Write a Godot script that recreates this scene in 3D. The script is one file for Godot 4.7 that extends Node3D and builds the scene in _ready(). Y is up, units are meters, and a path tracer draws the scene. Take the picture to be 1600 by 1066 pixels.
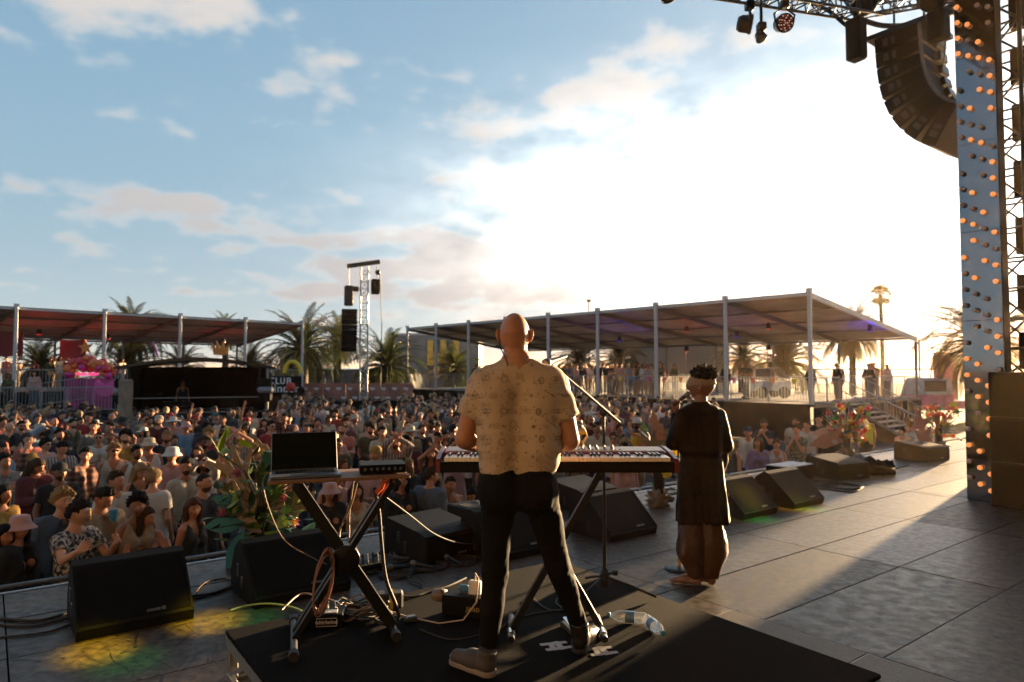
extends Node3D
# An outdoor concert seen from the stage at sunset. Units are metres, ground at y = 0, the camera stands at (0, 3, 0) and looks along -z.
# The stage is turned by STAGE about the vertical: s runs along its front edge, t runs towards the audience.

const EYE := 3.0
const FOCAL := 1067.0
const PITCH := 0.04224
const STAGE := 0.6545
const DECK := 1.26
const RISER := 1.53
const EXPO := 8.0
const SUN_AZ := 43.0
const SUN_EL := 4.3

var rng := RandomNumberGenerator.new()
var taken := {}
var M := {}
var noise := FastNoiseLite.new()

func _ready() -> void:
	rng.seed = 20
	noise.seed = 3
	noise.frequency = 1.0
	noise.fractal_octaves = 3
	setup_camera()
	setup_sky()
	make_materials()
	build_ground()
	build_stage()
	build_terraces()
	build_background()
	build_wing()
	build_stage_gear()
	build_performers()
	build_decor()
	build_crowd()

func setup_camera() -> void:
	var cam := Camera3D.new()
	cam.name = "camera"
	cam.position = Vector3(0, EYE, 0)
	cam.rotation.x = PITCH
	cam.fov = rad_to_deg(2.0 * atan(533.0 / FOCAL))
	cam.near = 0.05
	cam.far = 6000.0
	var lens := CameraAttributesPhysical.new()
	lens.frustum_focal_length = 24.0
	lens.frustum_focus_distance = 3.9
	lens.exposure_aperture = 2.8
	cam.attributes = lens
	add_child(cam)
	cam.fov = rad_to_deg(2.0 * atan(533.0 / FOCAL))

func setup_sky() -> void:
	var we := WorldEnvironment.new()
	we.name = "world_environment"
	var e := Environment.new()
	e.background_mode = Environment.BG_SKY
	e.tonemap_mode = Environment.TONE_MAPPER_LINEAR
	e.tonemap_exposure = EXPO
	e.volumetric_fog_enabled = true
	e.volumetric_fog_density = 0.00028
	e.volumetric_fog_albedo = Color(1.0, 0.86, 0.7)
	e.volumetric_fog_anisotropy = 0.65
	e.sdfgi_enabled = true
	e.ssao_enabled = true
	e.ssil_enabled = true
	var sm := PanoramaSkyMaterial.new()
	sm.panorama = ImageTexture.create_from_image(sky_image())
	e.sky = Sky.new()
	e.sky.sky_material = sm
	we.environment = e
	add_child(we)
	var sun := DirectionalLight3D.new()
	sun.name = "sun"
	sun.light_energy = 1.6
	sun.light_color = Color(1.0, 0.68, 0.36).linear_to_srgb()
	sun.light_angular_distance = 1.4
	sun.shadow_enabled = true
	var az := deg_to_rad(SUN_AZ)
	var el := deg_to_rad(SUN_EL)
	var to := Vector3(sin(az) * cos(el), sin(el), -cos(az) * cos(el))
	sun.look_at_from_position(Vector3.ZERO, -to, Vector3.UP)
	add_child(sun)

func direction(az_deg: float, el_deg: float) -> Vector3:
	var a := deg_to_rad(az_deg)
	var e := deg_to_rad(el_deg)
	return Vector3(sin(a) * cos(e), sin(e), -cos(a) * cos(e))

# Air and clouds only: a clear evening gradient, the glow round the low sun, and sheets of broken cloud in a plane overhead.
func sky_image() -> Image:
	var w := 2560
	var h := 1280
	var img := Image.create(w, h, false, Image.FORMAT_RGBF)
	var sun := direction(SUN_AZ, SUN_EL)
	var n1 := FastNoiseLite.new()
	n1.seed = 11
	n1.noise_type = FastNoiseLite.TYPE_SIMPLEX_SMOOTH
	n1.fractal_octaves = 6
	n1.fractal_gain = 0.55
	n1.frequency = 1.2
	var n2 := FastNoiseLite.new()
	n2.seed = 5
	n2.fractal_octaves = 3
	n2.frequency = 0.3
	# cloud banks: azimuth, elevation, half width, half height (degrees), strength
	var banks := [[-30.0, 27.0, 9.0, 4.2, 1.9], [-42.0, 27.0, 5.0, 3.0, 0.8], [2.0, 20.3, 8.0, 2.0, 0.75], [21.0, 25.2, 9.0, 1.5, 0.85], [-9.0, 10.6, 12.0, 2.0, 0.75], [-2.0, 6.6, 16.0, 2.2, 1.55], [2.0, 9.6, 10.0, 1.0, 0.9], [-16.0, 6.9, 6.0, 1.5, 0.7],
		[-35.0, 8.6, 8.0, 1.4, 0.8], [-22.0, 12.5, 6.0, 1.0, 0.7], [-19.0, 19.0, 4.0, 1.0, 0.55], [12.0, 16.0, 14.0, 2.5, 0.5], [14.0, 6.5, 8.0, 1.0, 0.55], [-34.0, 12.6, 7.0, 0.9, 0.6], [5.0, 12.0, 8.0, 1.6, 0.7], [-14.0, 14.3, 7.0, 1.0, 0.85], [-5.0, 15.8, 5.0, 0.9, 0.7], [-25.0, 10.3, 6.0, 1.2, 0.7], [9.0, 22.5, 6.0, 1.2, 0.7], [-8.0, 9.0, 8.0, 0.9, 0.8], [27.0, 3.0, 14.0, 0.7, 0.5]]
	for k in 26:
		banks.append([fmod(60.0 + k * 11.3, 270.0) + 45.0, 5.0 + fmod(k * 7.7, 38.0), 9.0, 2.2, 0.9])
	var dat := PackedFloat32Array()
	dat.resize(w * h * 3)
	var at := 0
	for j in h:
		var el := (0.5 - (j + 0.5) / h) * PI
		var eld := rad_to_deg(el)
		var ce := cos(el)
		var y := sin(el)
		if eld < -0.4:
			for i in w:
				dat[at] = 0.16 / EXPO; dat[at + 1] = 0.14 / EXPO; dat[at + 2] = 0.12 / EXPO
				at += 3
			continue
		var up := maxf(y, 0.0)
		var base := Vector3(0.225, 0.42, 0.585).lerp(Vector3(0.125, 0.275, 0.455), smoothstep(0.25, 0.9, up))
		base = base.lerp(Vector3(0.64, 0.74, 0.72), exp(-up * 7.5))
		var air := 1.0 - exp(-(up * 11.0 + 0.28))
		var red := Vector3(1.0, 0.60 + 0.36 * (1.0 - exp(-up * 13.0)), 0.30 + 0.58 * (1.0 - exp(-up * 11.0)))
		var mine := []
		for b in banks:
			if absf(eld - b[1]) < b[3] * 2.6:
				mine.append([b[0], exp(-pow((eld - b[1]) / b[3], 2.0)) * b[4], b[2]])
		var plane := 1.0 / (up + 0.115)
		for i in w:
			var az := ((i + 0.5) / w) * TAU
			if az > PI: az -= TAU
			var d := Vector3(sin(az) * ce, y, -cos(az) * ce)
			var g := rad_to_deg(acos(clampf(d.dot(sun), -1.0, 1.0)))
			var glow := 1.3 * exp(-g / 15.0) + 8.0 * exp(-g / 6.0) + 0.10 * exp(-g / 60.0)
			var c := base + red * (glow * air)
			var cover := -0.20
			var azd := rad_to_deg(az)
			# thin bright veil of high cloud above the sunset
			var veil := 2.9 * exp(-pow((azd - 22.0) / 20.0, 2.0) - pow((eld - 11.0) / 7.6, 2.0))
			if veil > 0.01: veil *= clampf(0.78 + 1.1 * n1.get_noise_3d(az * 5.0, el * 13.0, 9.0), 0.1, 1.3)
			c += red * veil
			for b in mine:
				var da: float = azd - b[0]
				if da > 180.0: da -= 360.0
				if da < -180.0: da += 360.0
				da /= b[2]
				if absf(da) < 2.6:
					cover += b[1] * exp(-da * da)
			if cover > -0.62:
				var px := d.x * plane
				var pz := d.z * plane
				var v := n1.get_noise_3d(px * 1.15, 0.0, pz * 1.15) * 1.5
				v = v * 0.72 + n1.get_noise_3d(az * 9.0, el * 21.0, 3.0) * 0.55 + cover * 0.62 - 0.10
				if v > 0.0:
					var a := clampf(v * 1.55, 0.0, 1.0)
					a = a * a * (3.0 - 2.0 * a) * 0.85
					var thick := smoothstep(0.10, 0.55, v) * clampf(1.25 - up * 1.9, 0.15, 1.0)
					var lit := Vector3(0.93, 0.86, 0.78) + red * (glow * 0.85 + veil)
					var dull := Vector3(0.46, 0.44, 0.46) + red * (glow * 0.45 + veil * 0.7)
					c = c.lerp(lit.lerp(dull, thick * 0.85), a)
			dat[at] = c.x / EXPO; dat[at + 1] = c.y / EXPO; dat[at + 2] = c.z / EXPO
			at += 3
	img.set_data(w, h, false, Image.FORMAT_RGBF, dat.to_byte_array())
	return img

# ---------------------------------------------------------------- placing

func ray(px: float, py: float) -> Vector3:
	var u := (px - 800.0) / FOCAL
	var v := (533.0 - py) / FOCAL
	return Vector3(u, v * cos(PITCH) + sin(PITCH), v * sin(PITCH) - cos(PITCH))

func on(px: float, py: float, y: float) -> Vector3:      # the point of the level plane at height y
	var r := ray(px, py)
	return r * ((y - EYE) / r.y) + Vector3(0, EYE, 0)

func at(px: float, py: float, depth: float) -> Vector3:  # the point at that many metres in front
	var r := ray(px, py)
	return r * (depth / -r.z) + Vector3(0, EYE, 0)

func stage(s: float, t: float, y: float) -> Vector3:
	return Vector3(cos(STAGE) * s - sin(STAGE) * t, y, -(sin(STAGE) * s + cos(STAGE) * t))

func flat(p: Vector3, y := 0.0) -> Vector3:
	return Vector3(p.x, y, p.z)

func frame(dir: Vector3, up := Vector3.UP) -> Basis:      # y along dir
	var y := dir.normalized()
	var x := up.cross(y)
	if x.length() < 0.01:
		x = Vector3.RIGHT.cross(y)
		if x.length() < 0.01:
			x = Vector3.BACK.cross(y)
	x = x.normalized()
	return Basis(x, y, x.cross(y))

# ---------------------------------------------------------------- meshes

class Geo:
	var v := PackedVector3Array()
	var n := PackedVector3Array()
	var c := PackedColorArray()
	var uv := PackedVector2Array()
	var ix := PackedInt32Array()
	var col := Color.WHITE

	func vert(p: Vector3, nn: Vector3, u := Vector2.ZERO) -> int:
		v.append(p); n.append(nn); c.append(col); uv.append(u)
		return v.size() - 1

	func tri(a: Vector3, b: Vector3, d: Vector3) -> void:      # counter-clockwise seen from outside
		var nn := (b - a).cross(d - a).normalized()
		var k := v.size()
		vert(a, nn); vert(b, nn); vert(d, nn)
		ix.append_array([k, k + 2, k + 1])

	func quad(a: Vector3, b: Vector3, d: Vector3, e: Vector3) -> void:
		var nn := (d - a).cross(e - b).normalized()
		var k := v.size()
		vert(a, nn, Vector2(0, 1)); vert(b, nn, Vector2(1, 1)); vert(d, nn, Vector2(1, 0)); vert(e, nn, Vector2(0, 0))
		ix.append_array([k, k + 2, k + 1, k, k + 3, k + 2])

	func box(centre: Vector3, size: Vector3, b := Basis()) -> Geo:
		var x := b.x * size.x * 0.5
		var y := b.y * size.y * 0.5
		var z := b.z * size.z * 0.5
		var o := centre
		quad(o - x - y + z, o + x - y + z, o + x + y + z, o - x + y + z)
		quad(o + x - y - z, o - x - y - z, o - x + y - z, o + x + y - z)
		quad(o + x - y + z, o + x - y - z, o + x + y - z, o + x + y + z)
		quad(o - x - y - z, o - x - y + z, o - x + y + z, o - x + y - z)
		quad(o - x + y + z, o + x + y + z, o + x + y - z, o - x + y - z)
		quad(o - x - y - z, o + x - y - z, o + x - y + z, o - x - y + z)
		return self

	func cbox(centre: Vector3, size: Vector3, ch: float, b := Basis()) -> Geo:   # chamfered box
		var h := size * 0.5
		var i := h - Vector3(ch, ch, ch)
		var s := [-1.0, 1.0]
		var q := func(x: float, y: float, z: float) -> Vector3: return centre + b * Vector3(x, y, z)
		for g in s:
			face(q.call(g * h.x, -i.y, -i.z), q.call(g * h.x, i.y, -i.z), q.call(g * h.x, i.y, i.z), q.call(g * h.x, -i.y, i.z), centre)
			face(q.call(-i.x, g * h.y, -i.z), q.call(i.x, g * h.y, -i.z), q.call(i.x, g * h.y, i.z), q.call(-i.x, g * h.y, i.z), centre)
			face(q.call(-i.x, -i.y, g * h.z), q.call(i.x, -i.y, g * h.z), q.call(i.x, i.y, g * h.z), q.call(-i.x, i.y, g * h.z), centre)
			for k in s:
				face(q.call(g * h.x, k * i.y, -i.z), q.call(g * i.x, k * h.y, -i.z), q.call(g * i.x, k * h.y, i.z), q.call(g * h.x, k * i.y, i.z), centre)
				face(q.call(g * h.x, -i.y, k * i.z), q.call(g * i.x, -i.y, k * h.z), q.call(g * i.x, i.y, k * h.z), q.call(g * h.x, i.y, k * i.z), centre)
				face(q.call(-i.x, g * h.y, k * i.z), q.call(-i.x, g * i.y, k * h.z), q.call(i.x, g * i.y, k * h.z), q.call(i.x, g * h.y, k * i.z), centre)
				for m in s:
					var a: Vector3 = q.call(g * h.x, k * i.y, m * i.z)
					var d: Vector3 = q.call(g * i.x, k * h.y, m * i.z)
					var e: Vector3 = q.call(g * i.x, k * i.y, m * h.z)
					if (d - a).cross(e - a).dot(a - centre) > 0.0: tri(a, d, e)
					else: tri(a, e, d)
		return self

	func face(a: Vector3, d: Vector3, e: Vector3, f: Vector3, inside: Vector3) -> void:
		if (e - a).cross(f - d).dot((a + e) * 0.5 - inside) > 0.0: quad(a, d, e, f)
		else: quad(a, f, e, d)

	func tube(pts: Array, r, sides := 8, caps := true) -> Geo:
		var m := pts.size()
		var last := Vector3.ZERO
		var k0 := v.size()
		for i in m:
			var p: Vector3 = pts[i]
			var dir: Vector3 = (pts[mini(i + 1, m - 1)] - pts[maxi(i - 1, 0)]).normalized()
			if last == Vector3.ZERO:
				last = dir.cross(Vector3.UP)
				if last.length() < 0.05: last = dir.cross(Vector3.RIGHT)
			var x := (last - dir * last.dot(dir)).normalized()
			last = x
			var y := dir.cross(x)
			var rad: float = r[i] if r is Array else r
			for s in sides:
				var a := TAU * s / sides
				var nn := x * cos(a) + y * sin(a)
				vert(p + nn * rad, nn, Vector2(float(s) / sides, float(i) / m))
		for i in m - 1:
			for s in sides:
				var a := k0 + i * sides + s
				var b := k0 + i * sides + (s + 1) % sides
				ix.append_array([a, a + sides, b, b, a + sides, b + sides])
		if caps:
			for e in [0, m - 1]:
				var dir2: Vector3 = (pts[0] - pts[1]).normalized() if e == 0 else (pts[m - 1] - pts[m - 2]).normalized()
				var kc := vert(pts[e], dir2)
				for s in sides:
					vert(v[k0 + e * sides + s], dir2)
				for s in sides:
					var a := kc + 1 + s
					var b := kc + 1 + (s + 1) % sides
					if e == 0: ix.append_array([kc, a, b])
					else: ix.append_array([kc, b, a])
		return self

	func rod(a: Vector3, b: Vector3, ra: float, rb := -1.0, sides := 8) -> Geo:
		return tube([a, b], [ra, ra if rb < 0.0 else rb], sides)

	func bar(a: Vector3, b: Vector3, wide: float, high: float, up := Vector3.UP) -> Geo:     # rectangular bar
		var z := (b - a).normalized()
		var x := up.cross(z)
		if x.length() < 0.01: x = Vector3.RIGHT.cross(z)
		x = x.normalized()
		return box((a + b) * 0.5, Vector3(wide, high, (b - a).length()), Basis(x, z.cross(x), z))

	func lathe(prof: Array, seg: int, xf := Transform3D()) -> Geo:
		var k0 := v.size()
		var m := prof.size()
		for i in m:
			var p: Vector2 = prof[i]
			var dir: Vector2 = (prof[mini(i + 1, m - 1)] - prof[maxi(i - 1, 0)]).normalized()
			for s in seg:
				var a := TAU * s / seg
				vert(xf * Vector3(p.x * cos(a), p.y, p.x * sin(a)), (xf.basis * Vector3(dir.y * cos(a), -dir.x, dir.y * sin(a))).normalized(), Vector2(float(s) / seg, float(i) / m))
		for i in m - 1:
			for s in seg:
				var a := k0 + i * seg + s
				var b := k0 + i * seg + (s + 1) % seg
				ix.append_array([a, b, a + seg, b, b + seg, a + seg])
		return self

	func ell(centre: Vector3, r: Vector3, b := Basis(), rings := 7, seg := 10) -> Geo:
		var k0 := v.size()
		for i in rings + 1:
			var f := PI * i / rings
			for s in seg:
				var a := TAU * s / seg
				var u := Vector3(sin(f) * cos(a), cos(f), sin(f) * sin(a))
				vert(centre + b * (u * r), (b * (u / r)).normalized(), Vector2(float(s) / seg, float(i) / rings))
		for i in rings:
			for s in seg:
				var a := k0 + i * seg + s
				var e := k0 + i * seg + (s + 1) % seg
				ix.append_array([a, a + seg, e, e, a + seg, e + seg])
		return self

	func prism(poly: PackedVector2Array, depth: float, xf := Transform3D()) -> Geo:   # poly in xy, counter-clockwise, from z = 0 to z = depth
		var t := Geometry2D.triangulate_polygon(poly)
		if Geometry2D.is_polygon_clockwise(poly):
			poly.reverse()
			t = Geometry2D.triangulate_polygon(poly)
		for k in range(0, t.size(), 3):
			var a := poly[t[k]]
			var b := poly[t[k + 1]]
			var d := poly[t[k + 2]]
			if (b - a).cross(d - a) < 0.0:
				var sw := b
				b = d
				d = sw
			tri(xf * Vector3(a.x, a.y, depth), xf * Vector3(b.x, b.y, depth), xf * Vector3(d.x, d.y, depth))
			tri(xf * Vector3(a.x, a.y, 0), xf * Vector3(d.x, d.y, 0), xf * Vector3(b.x, b.y, 0))
		for k in poly.size():
			var a := poly[k]
			var b := poly[(k + 1) % poly.size()]
			quad(xf * Vector3(a.x, a.y, 0), xf * Vector3(b.x, b.y, 0), xf * Vector3(b.x, b.y, depth), xf * Vector3(a.x, a.y, depth))
		return self

	func add(g: Geo, xf := Transform3D(), tint := Color.WHITE) -> Geo:
		var k := v.size()
		var nb := xf.basis.inverse().transposed()
		var mirror := xf.basis.determinant() < 0.0
		for i in g.v.size():
			v.append(xf * g.v[i]); n.append((nb * g.n[i]).normalized()); c.append(g.c[i] * tint); uv.append(g.uv[i])
		for i in range(0, g.ix.size(), 3):
			if mirror: ix.append_array([k + g.ix[i], k + g.ix[i + 2], k + g.ix[i + 1]])
			else: ix.append_array([k + g.ix[i], k + g.ix[i + 1], k + g.ix[i + 2]])
		return self

	func smooth(from := 0) -> Geo:
		for i in range(from, v.size()): n[i] = Vector3.ZERO
		for i in range(0, ix.size(), 3):
			var a := ix[i]
			if a < from: continue
			var b := ix[i + 1]
			var d := ix[i + 2]
			var nn := (v[d] - v[a]).cross(v[b] - v[a])
			n[a] += nn; n[b] += nn; n[d] += nn
		for i in range(from, v.size()): n[i] = n[i].normalized() if n[i].length() > 0.0 else Vector3.UP
		return self

	func mesh() -> ArrayMesh:
		var a := []
		a.resize(Mesh.ARRAY_MAX)
		a[Mesh.ARRAY_VERTEX] = v
		a[Mesh.ARRAY_NORMAL] = n
		a[Mesh.ARRAY_COLOR] = c
		a[Mesh.ARRAY_TEX_UV] = uv
		a[Mesh.ARRAY_INDEX] = ix
		var m := ArrayMesh.new()
		m.add_surface_from_arrays(Mesh.PRIMITIVE_TRIANGLES, a)
		return m

# A distance field on a grid, meshed as surface nets: bodies and clothes.
class Net:
	var f := PackedFloat32Array()
	var nx: int
	var ny: int
	var nz: int
	var o: Vector3
	var h: float

	func _init(lo: Vector3, hi: Vector3, cell: float) -> void:
		o = lo
		h = cell
		nx = int((hi.x - lo.x) / cell) + 2
		ny = int((hi.y - lo.y) / cell) + 2
		nz = int((hi.z - lo.z) / cell) + 2
		f.resize(nx * ny * nz)
		f.fill(1.0)

	func cap(a: Vector3, b: Vector3, ra: float, rb: float, k := 0.03, cut := false) -> void:
		var rr := maxf(ra, rb) + k + 2.0 * h
		var lo := (Vector3(minf(a.x, b.x), minf(a.y, b.y), minf(a.z, b.z)) - o - Vector3(rr, rr, rr)) / h
		var hi := (Vector3(maxf(a.x, b.x), maxf(a.y, b.y), maxf(a.z, b.z)) - o + Vector3(rr, rr, rr)) / h
		var ba := b - a
		var l2 := maxf(ba.length_squared(), 1e-9)
		var l := sqrt(l2)
		var dr := rb - ra
		for z in range(maxi(0, int(lo.z)), mini(nz, int(hi.z) + 1)):
			for y in range(maxi(0, int(lo.y)), mini(ny, int(hi.y) + 1)):
				var row := (z * ny + y) * nx
				for x in range(maxi(0, int(lo.x)), mini(nx, int(hi.x) + 1)):
					var p := o + Vector3(x, y, z) * h - a
					var t0 := p.dot(ba) / l2
					var t := clampf(t0, 0.0, 1.0)
					var d := (p - ba * t).length() - (ra + dr * t)
					if cut: d = maxf(d, (t0 - 1.0) * l)
					var g := f[row + x]
					var q := maxf(k - absf(g - d), 0.0) / k
					f[row + x] = minf(g, d) - q * q * k * 0.25

	func ell(c: Vector3, r: Vector3, k := 0.03) -> void:
		var rr := r + Vector3.ONE * (k + 2.0 * h)
		var lo := (c - o - rr) / h
		var hi := (c - o + rr) / h
		for z in range(maxi(0, int(lo.z)), mini(nz, int(hi.z) + 1)):
			for y in range(maxi(0, int(lo.y)), mini(ny, int(hi.y) + 1)):
				var row := (z * ny + y) * nx
				for x in range(maxi(0, int(lo.x)), mini(nx, int(hi.x) + 1)):
					var p := o + Vector3(x, y, z) * h - c
					var k0 := (p / r).length()
					var k1 := (p / (r * r)).length()
					var d := k0 * (k0 - 1.0) / maxf(k1, 1e-4)
					var g := f[row + x]
					var q := maxf(k - absf(g - d), 0.0) / k
					f[row + x] = minf(g, d) - q * q * k * 0.25

	func below(y0: float, slope_z := 0.0) -> void:        # keep what lies under the plane
		for z in nz:
			for y in ny:
				for x in nx:
					var i := (z * ny + y) * nx + x
					f[i] = maxf(f[i], o.y + y * h - y0 - slope_z * (o.z + z * h))

	func above(y0: float) -> void:
		for z in nz:
			for y in ny:
				for x in nx:
					var i := (z * ny + y) * nx + x
					f[i] = maxf(f[i], y0 - (o.y + y * h))

	func without(a: Vector3, b: Vector3, ra: float, rb: float) -> void:     # cut a tapered hole (neck, arm openings)
		var ba := b - a
		var l2 := ba.length_squared()
		for z in nz:
			for y in ny:
				for x in nx:
					var i := (z * ny + y) * nx + x
					if f[i] < 0.1:
						var p := o + Vector3(x, y, z) * h - a
						var t := clampf(p.dot(ba) / l2, 0.0, 1.0)
						f[i] = maxf(f[i], (ra + (rb - ra) * t) - (p - ba * t).length())

	func geo(g: Geo = null) -> Geo:
		if g == null: g = Geo.new()
		var cell := PackedInt32Array()
		cell.resize(nx * ny * nz)
		cell.fill(-1)
		var sy := nx
		var sz := nx * ny
		for z in nz - 1:
			for y in ny - 1:
				for x in nx - 1:
					var i := z * sz + y * sy + x
					var a0 := f[i]
					var s0 := a0 < 0.0
					if absf(a0) > 3.0 * h: continue
					var a1 := f[i + 1]
					var a2 := f[i + sy]
					var a3 := f[i + sy + 1]
					var a4 := f[i + sz]
					var a5 := f[i + sz + 1]
					var a6 := f[i + sz + sy]
					var a7 := f[i + sz + sy + 1]
					if (a1 < 0.0) == s0 and (a2 < 0.0) == s0 and (a3 < 0.0) == s0 and (a4 < 0.0) == s0 and (a5 < 0.0) == s0 and (a6 < 0.0) == s0 and (a7 < 0.0) == s0: continue
					var p := Vector3.ZERO
					var m := 0
					if (a0 < 0.0) != (a1 < 0.0): p += Vector3(a0 / (a0 - a1), 0, 0); m += 1
					if (a2 < 0.0) != (a3 < 0.0): p += Vector3(a2 / (a2 - a3), 1, 0); m += 1
					if (a4 < 0.0) != (a5 < 0.0): p += Vector3(a4 / (a4 - a5), 0, 1); m += 1
					if (a6 < 0.0) != (a7 < 0.0): p += Vector3(a6 / (a6 - a7), 1, 1); m += 1
					if (a0 < 0.0) != (a2 < 0.0): p += Vector3(0, a0 / (a0 - a2), 0); m += 1
					if (a1 < 0.0) != (a3 < 0.0): p += Vector3(1, a1 / (a1 - a3), 0); m += 1
					if (a4 < 0.0) != (a6 < 0.0): p += Vector3(0, a4 / (a4 - a6), 1); m += 1
					if (a5 < 0.0) != (a7 < 0.0): p += Vector3(1, a5 / (a5 - a7), 1); m += 1
					if (a0 < 0.0) != (a4 < 0.0): p += Vector3(0, 0, a0 / (a0 - a4)); m += 1
					if (a1 < 0.0) != (a5 < 0.0): p += Vector3(1, 0, a1 / (a1 - a5)); m += 1
					if (a2 < 0.0) != (a6 < 0.0): p += Vector3(0, 1, a2 / (a2 - a6)); m += 1
					if (a3 < 0.0) != (a7 < 0.0): p += Vector3(1, 1, a3 / (a3 - a7)); m += 1
					var nn := Vector3(a1 + a3 + a5 + a7 - a0 - a2 - a4 - a6, a2 + a3 + a6 + a7 - a0 - a1 - a4 - a5, a4 + a5 + a6 + a7 - a0 - a1 - a2 - a3)
					cell[i] = g.vert(o + (Vector3(x, y, z) + p / m) * h, nn.normalized())
		for z in range(1, nz - 1):
			for y in range(1, ny - 1):
				for x in range(1, nx - 1):
					var i := z * sz + y * sy + x
					if cell[i] < 0: continue
					var s0 := f[i] < 0.0
					if s0 != (f[i + 1] < 0.0): patch(g, cell[i], cell[i - sy], cell[i - sy - sz], cell[i - sz], s0)
					if s0 != (f[i + sy] < 0.0): patch(g, cell[i], cell[i - sz], cell[i - sz - 1], cell[i - 1], s0)
					if s0 != (f[i + sz] < 0.0): patch(g, cell[i], cell[i - 1], cell[i - 1 - sy], cell[i - sy], s0)
		return g

	func patch(g: Geo, a: int, b: int, c: int, d: int, flip: bool) -> void:
		if a < 0 or b < 0 or c < 0 or d < 0: return
		if flip: g.ix.append_array([a, c, b, a, d, c])
		else: g.ix.append_array([a, b, c, a, c, d])

# ---------------------------------------------------------------- nodes

func numbered(called: String) -> String:
	if not taken.has(called):
		taken[called] = 0
		return called
	taken[called] += 1
	return "%s_%03d" % [called, taken[called]]

func thing(called: String, label: String, category: String, pos := Vector3.ZERO, yaw := 0.0, group := "") -> Node3D:
	var o := Node3D.new()
	o.name = numbered(called)
	add_child(o)
	o.position = pos
	o.rotation.y = yaw
	o.set_meta("label", label)
	o.set_meta("category", category)
	if group: o.set_meta("group", group)
	return o

func part(g, called: String, m: Material, parent: Node3D, xf := Transform3D()) -> MeshInstance3D:
	var o := MeshInstance3D.new()
	o.name = called
	o.mesh = g.mesh() if g is Geo else g
	o.material_override = m
	o.transform = xf
	parent.add_child(o, true)
	return o

func single(g, called: String, label: String, category: String, m: Material, pos := Vector3.ZERO, yaw := 0.0, group := "") -> MeshInstance3D:
	var o := MeshInstance3D.new()
	o.name = numbered(called)
	o.mesh = g.mesh() if g is Geo else g
	o.material_override = m
	add_child(o)
	o.position = pos
	o.rotation.y = yaw
	o.set_meta("label", label)
	o.set_meta("category", category)
	if group: o.set_meta("group", group)
	return o

func structure(g, called: String, m: Material, pos := Vector3.ZERO, yaw := 0.0) -> MeshInstance3D:
	var o := MeshInstance3D.new()
	o.name = numbered(called)
	if g: o.mesh = g.mesh() if g is Geo else g
	o.material_override = m
	add_child(o)
	o.position = pos
	o.rotation.y = yaw
	o.set_meta("kind", "structure")
	return o

func stuff(o: Node3D, label: String, category := "") -> void:
	o.set_meta("kind", "stuff")
	if label: o.set_meta("label", label)
	if category: o.set_meta("category", category)

func yaw_of(d: Vector3) -> float:      # the turn that points +z along d
	return atan2(d.x, d.z)

func mat(called: String, col: Color, rough := 0.7, metal := 0.0, tex: Texture2D = null, scale := 1.0, relief: Texture2D = null, deep := 1.0) -> StandardMaterial3D:
	var m := StandardMaterial3D.new()
	m.resource_name = called
	m.albedo_color = col.linear_to_srgb()
	m.roughness = rough
	m.metallic = metal
	m.cull_mode = BaseMaterial3D.CULL_DISABLED
	if tex:
		m.albedo_texture = tex
		m.uv1_triplanar = true
		m.uv1_scale = Vector3(scale, scale, scale)
	if relief:
		m.normal_enabled = true
		m.normal_texture = relief
		m.normal_scale = deep
		m.uv1_triplanar = true
		m.uv1_scale = Vector3(scale, scale, scale)
	M[called] = m
	return m

func noise_tex(seed_: int, freq: float, lo: float, hi: float, octaves := 4, size := 256, normal := false, bump := 4.0) -> NoiseTexture2D:
	var t := NoiseTexture2D.new()
	var n := FastNoiseLite.new()
	n.seed = seed_
	n.frequency = freq
	n.fractal_octaves = octaves
	t.noise = n
	t.width = size
	t.height = size
	t.seamless = true
	t.seamless_blend_skirt = 0.2
	if normal:
		t.as_normal_map = true
		t.bump_strength = bump
	else:
		var r := Gradient.new()
		r.set_color(0, Color(lo, lo, lo).linear_to_srgb())
		r.set_color(1, Color(hi, hi, hi).linear_to_srgb())
		t.color_ramp = r
	return t

# ---------------------------------------------------------------- materials

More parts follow.
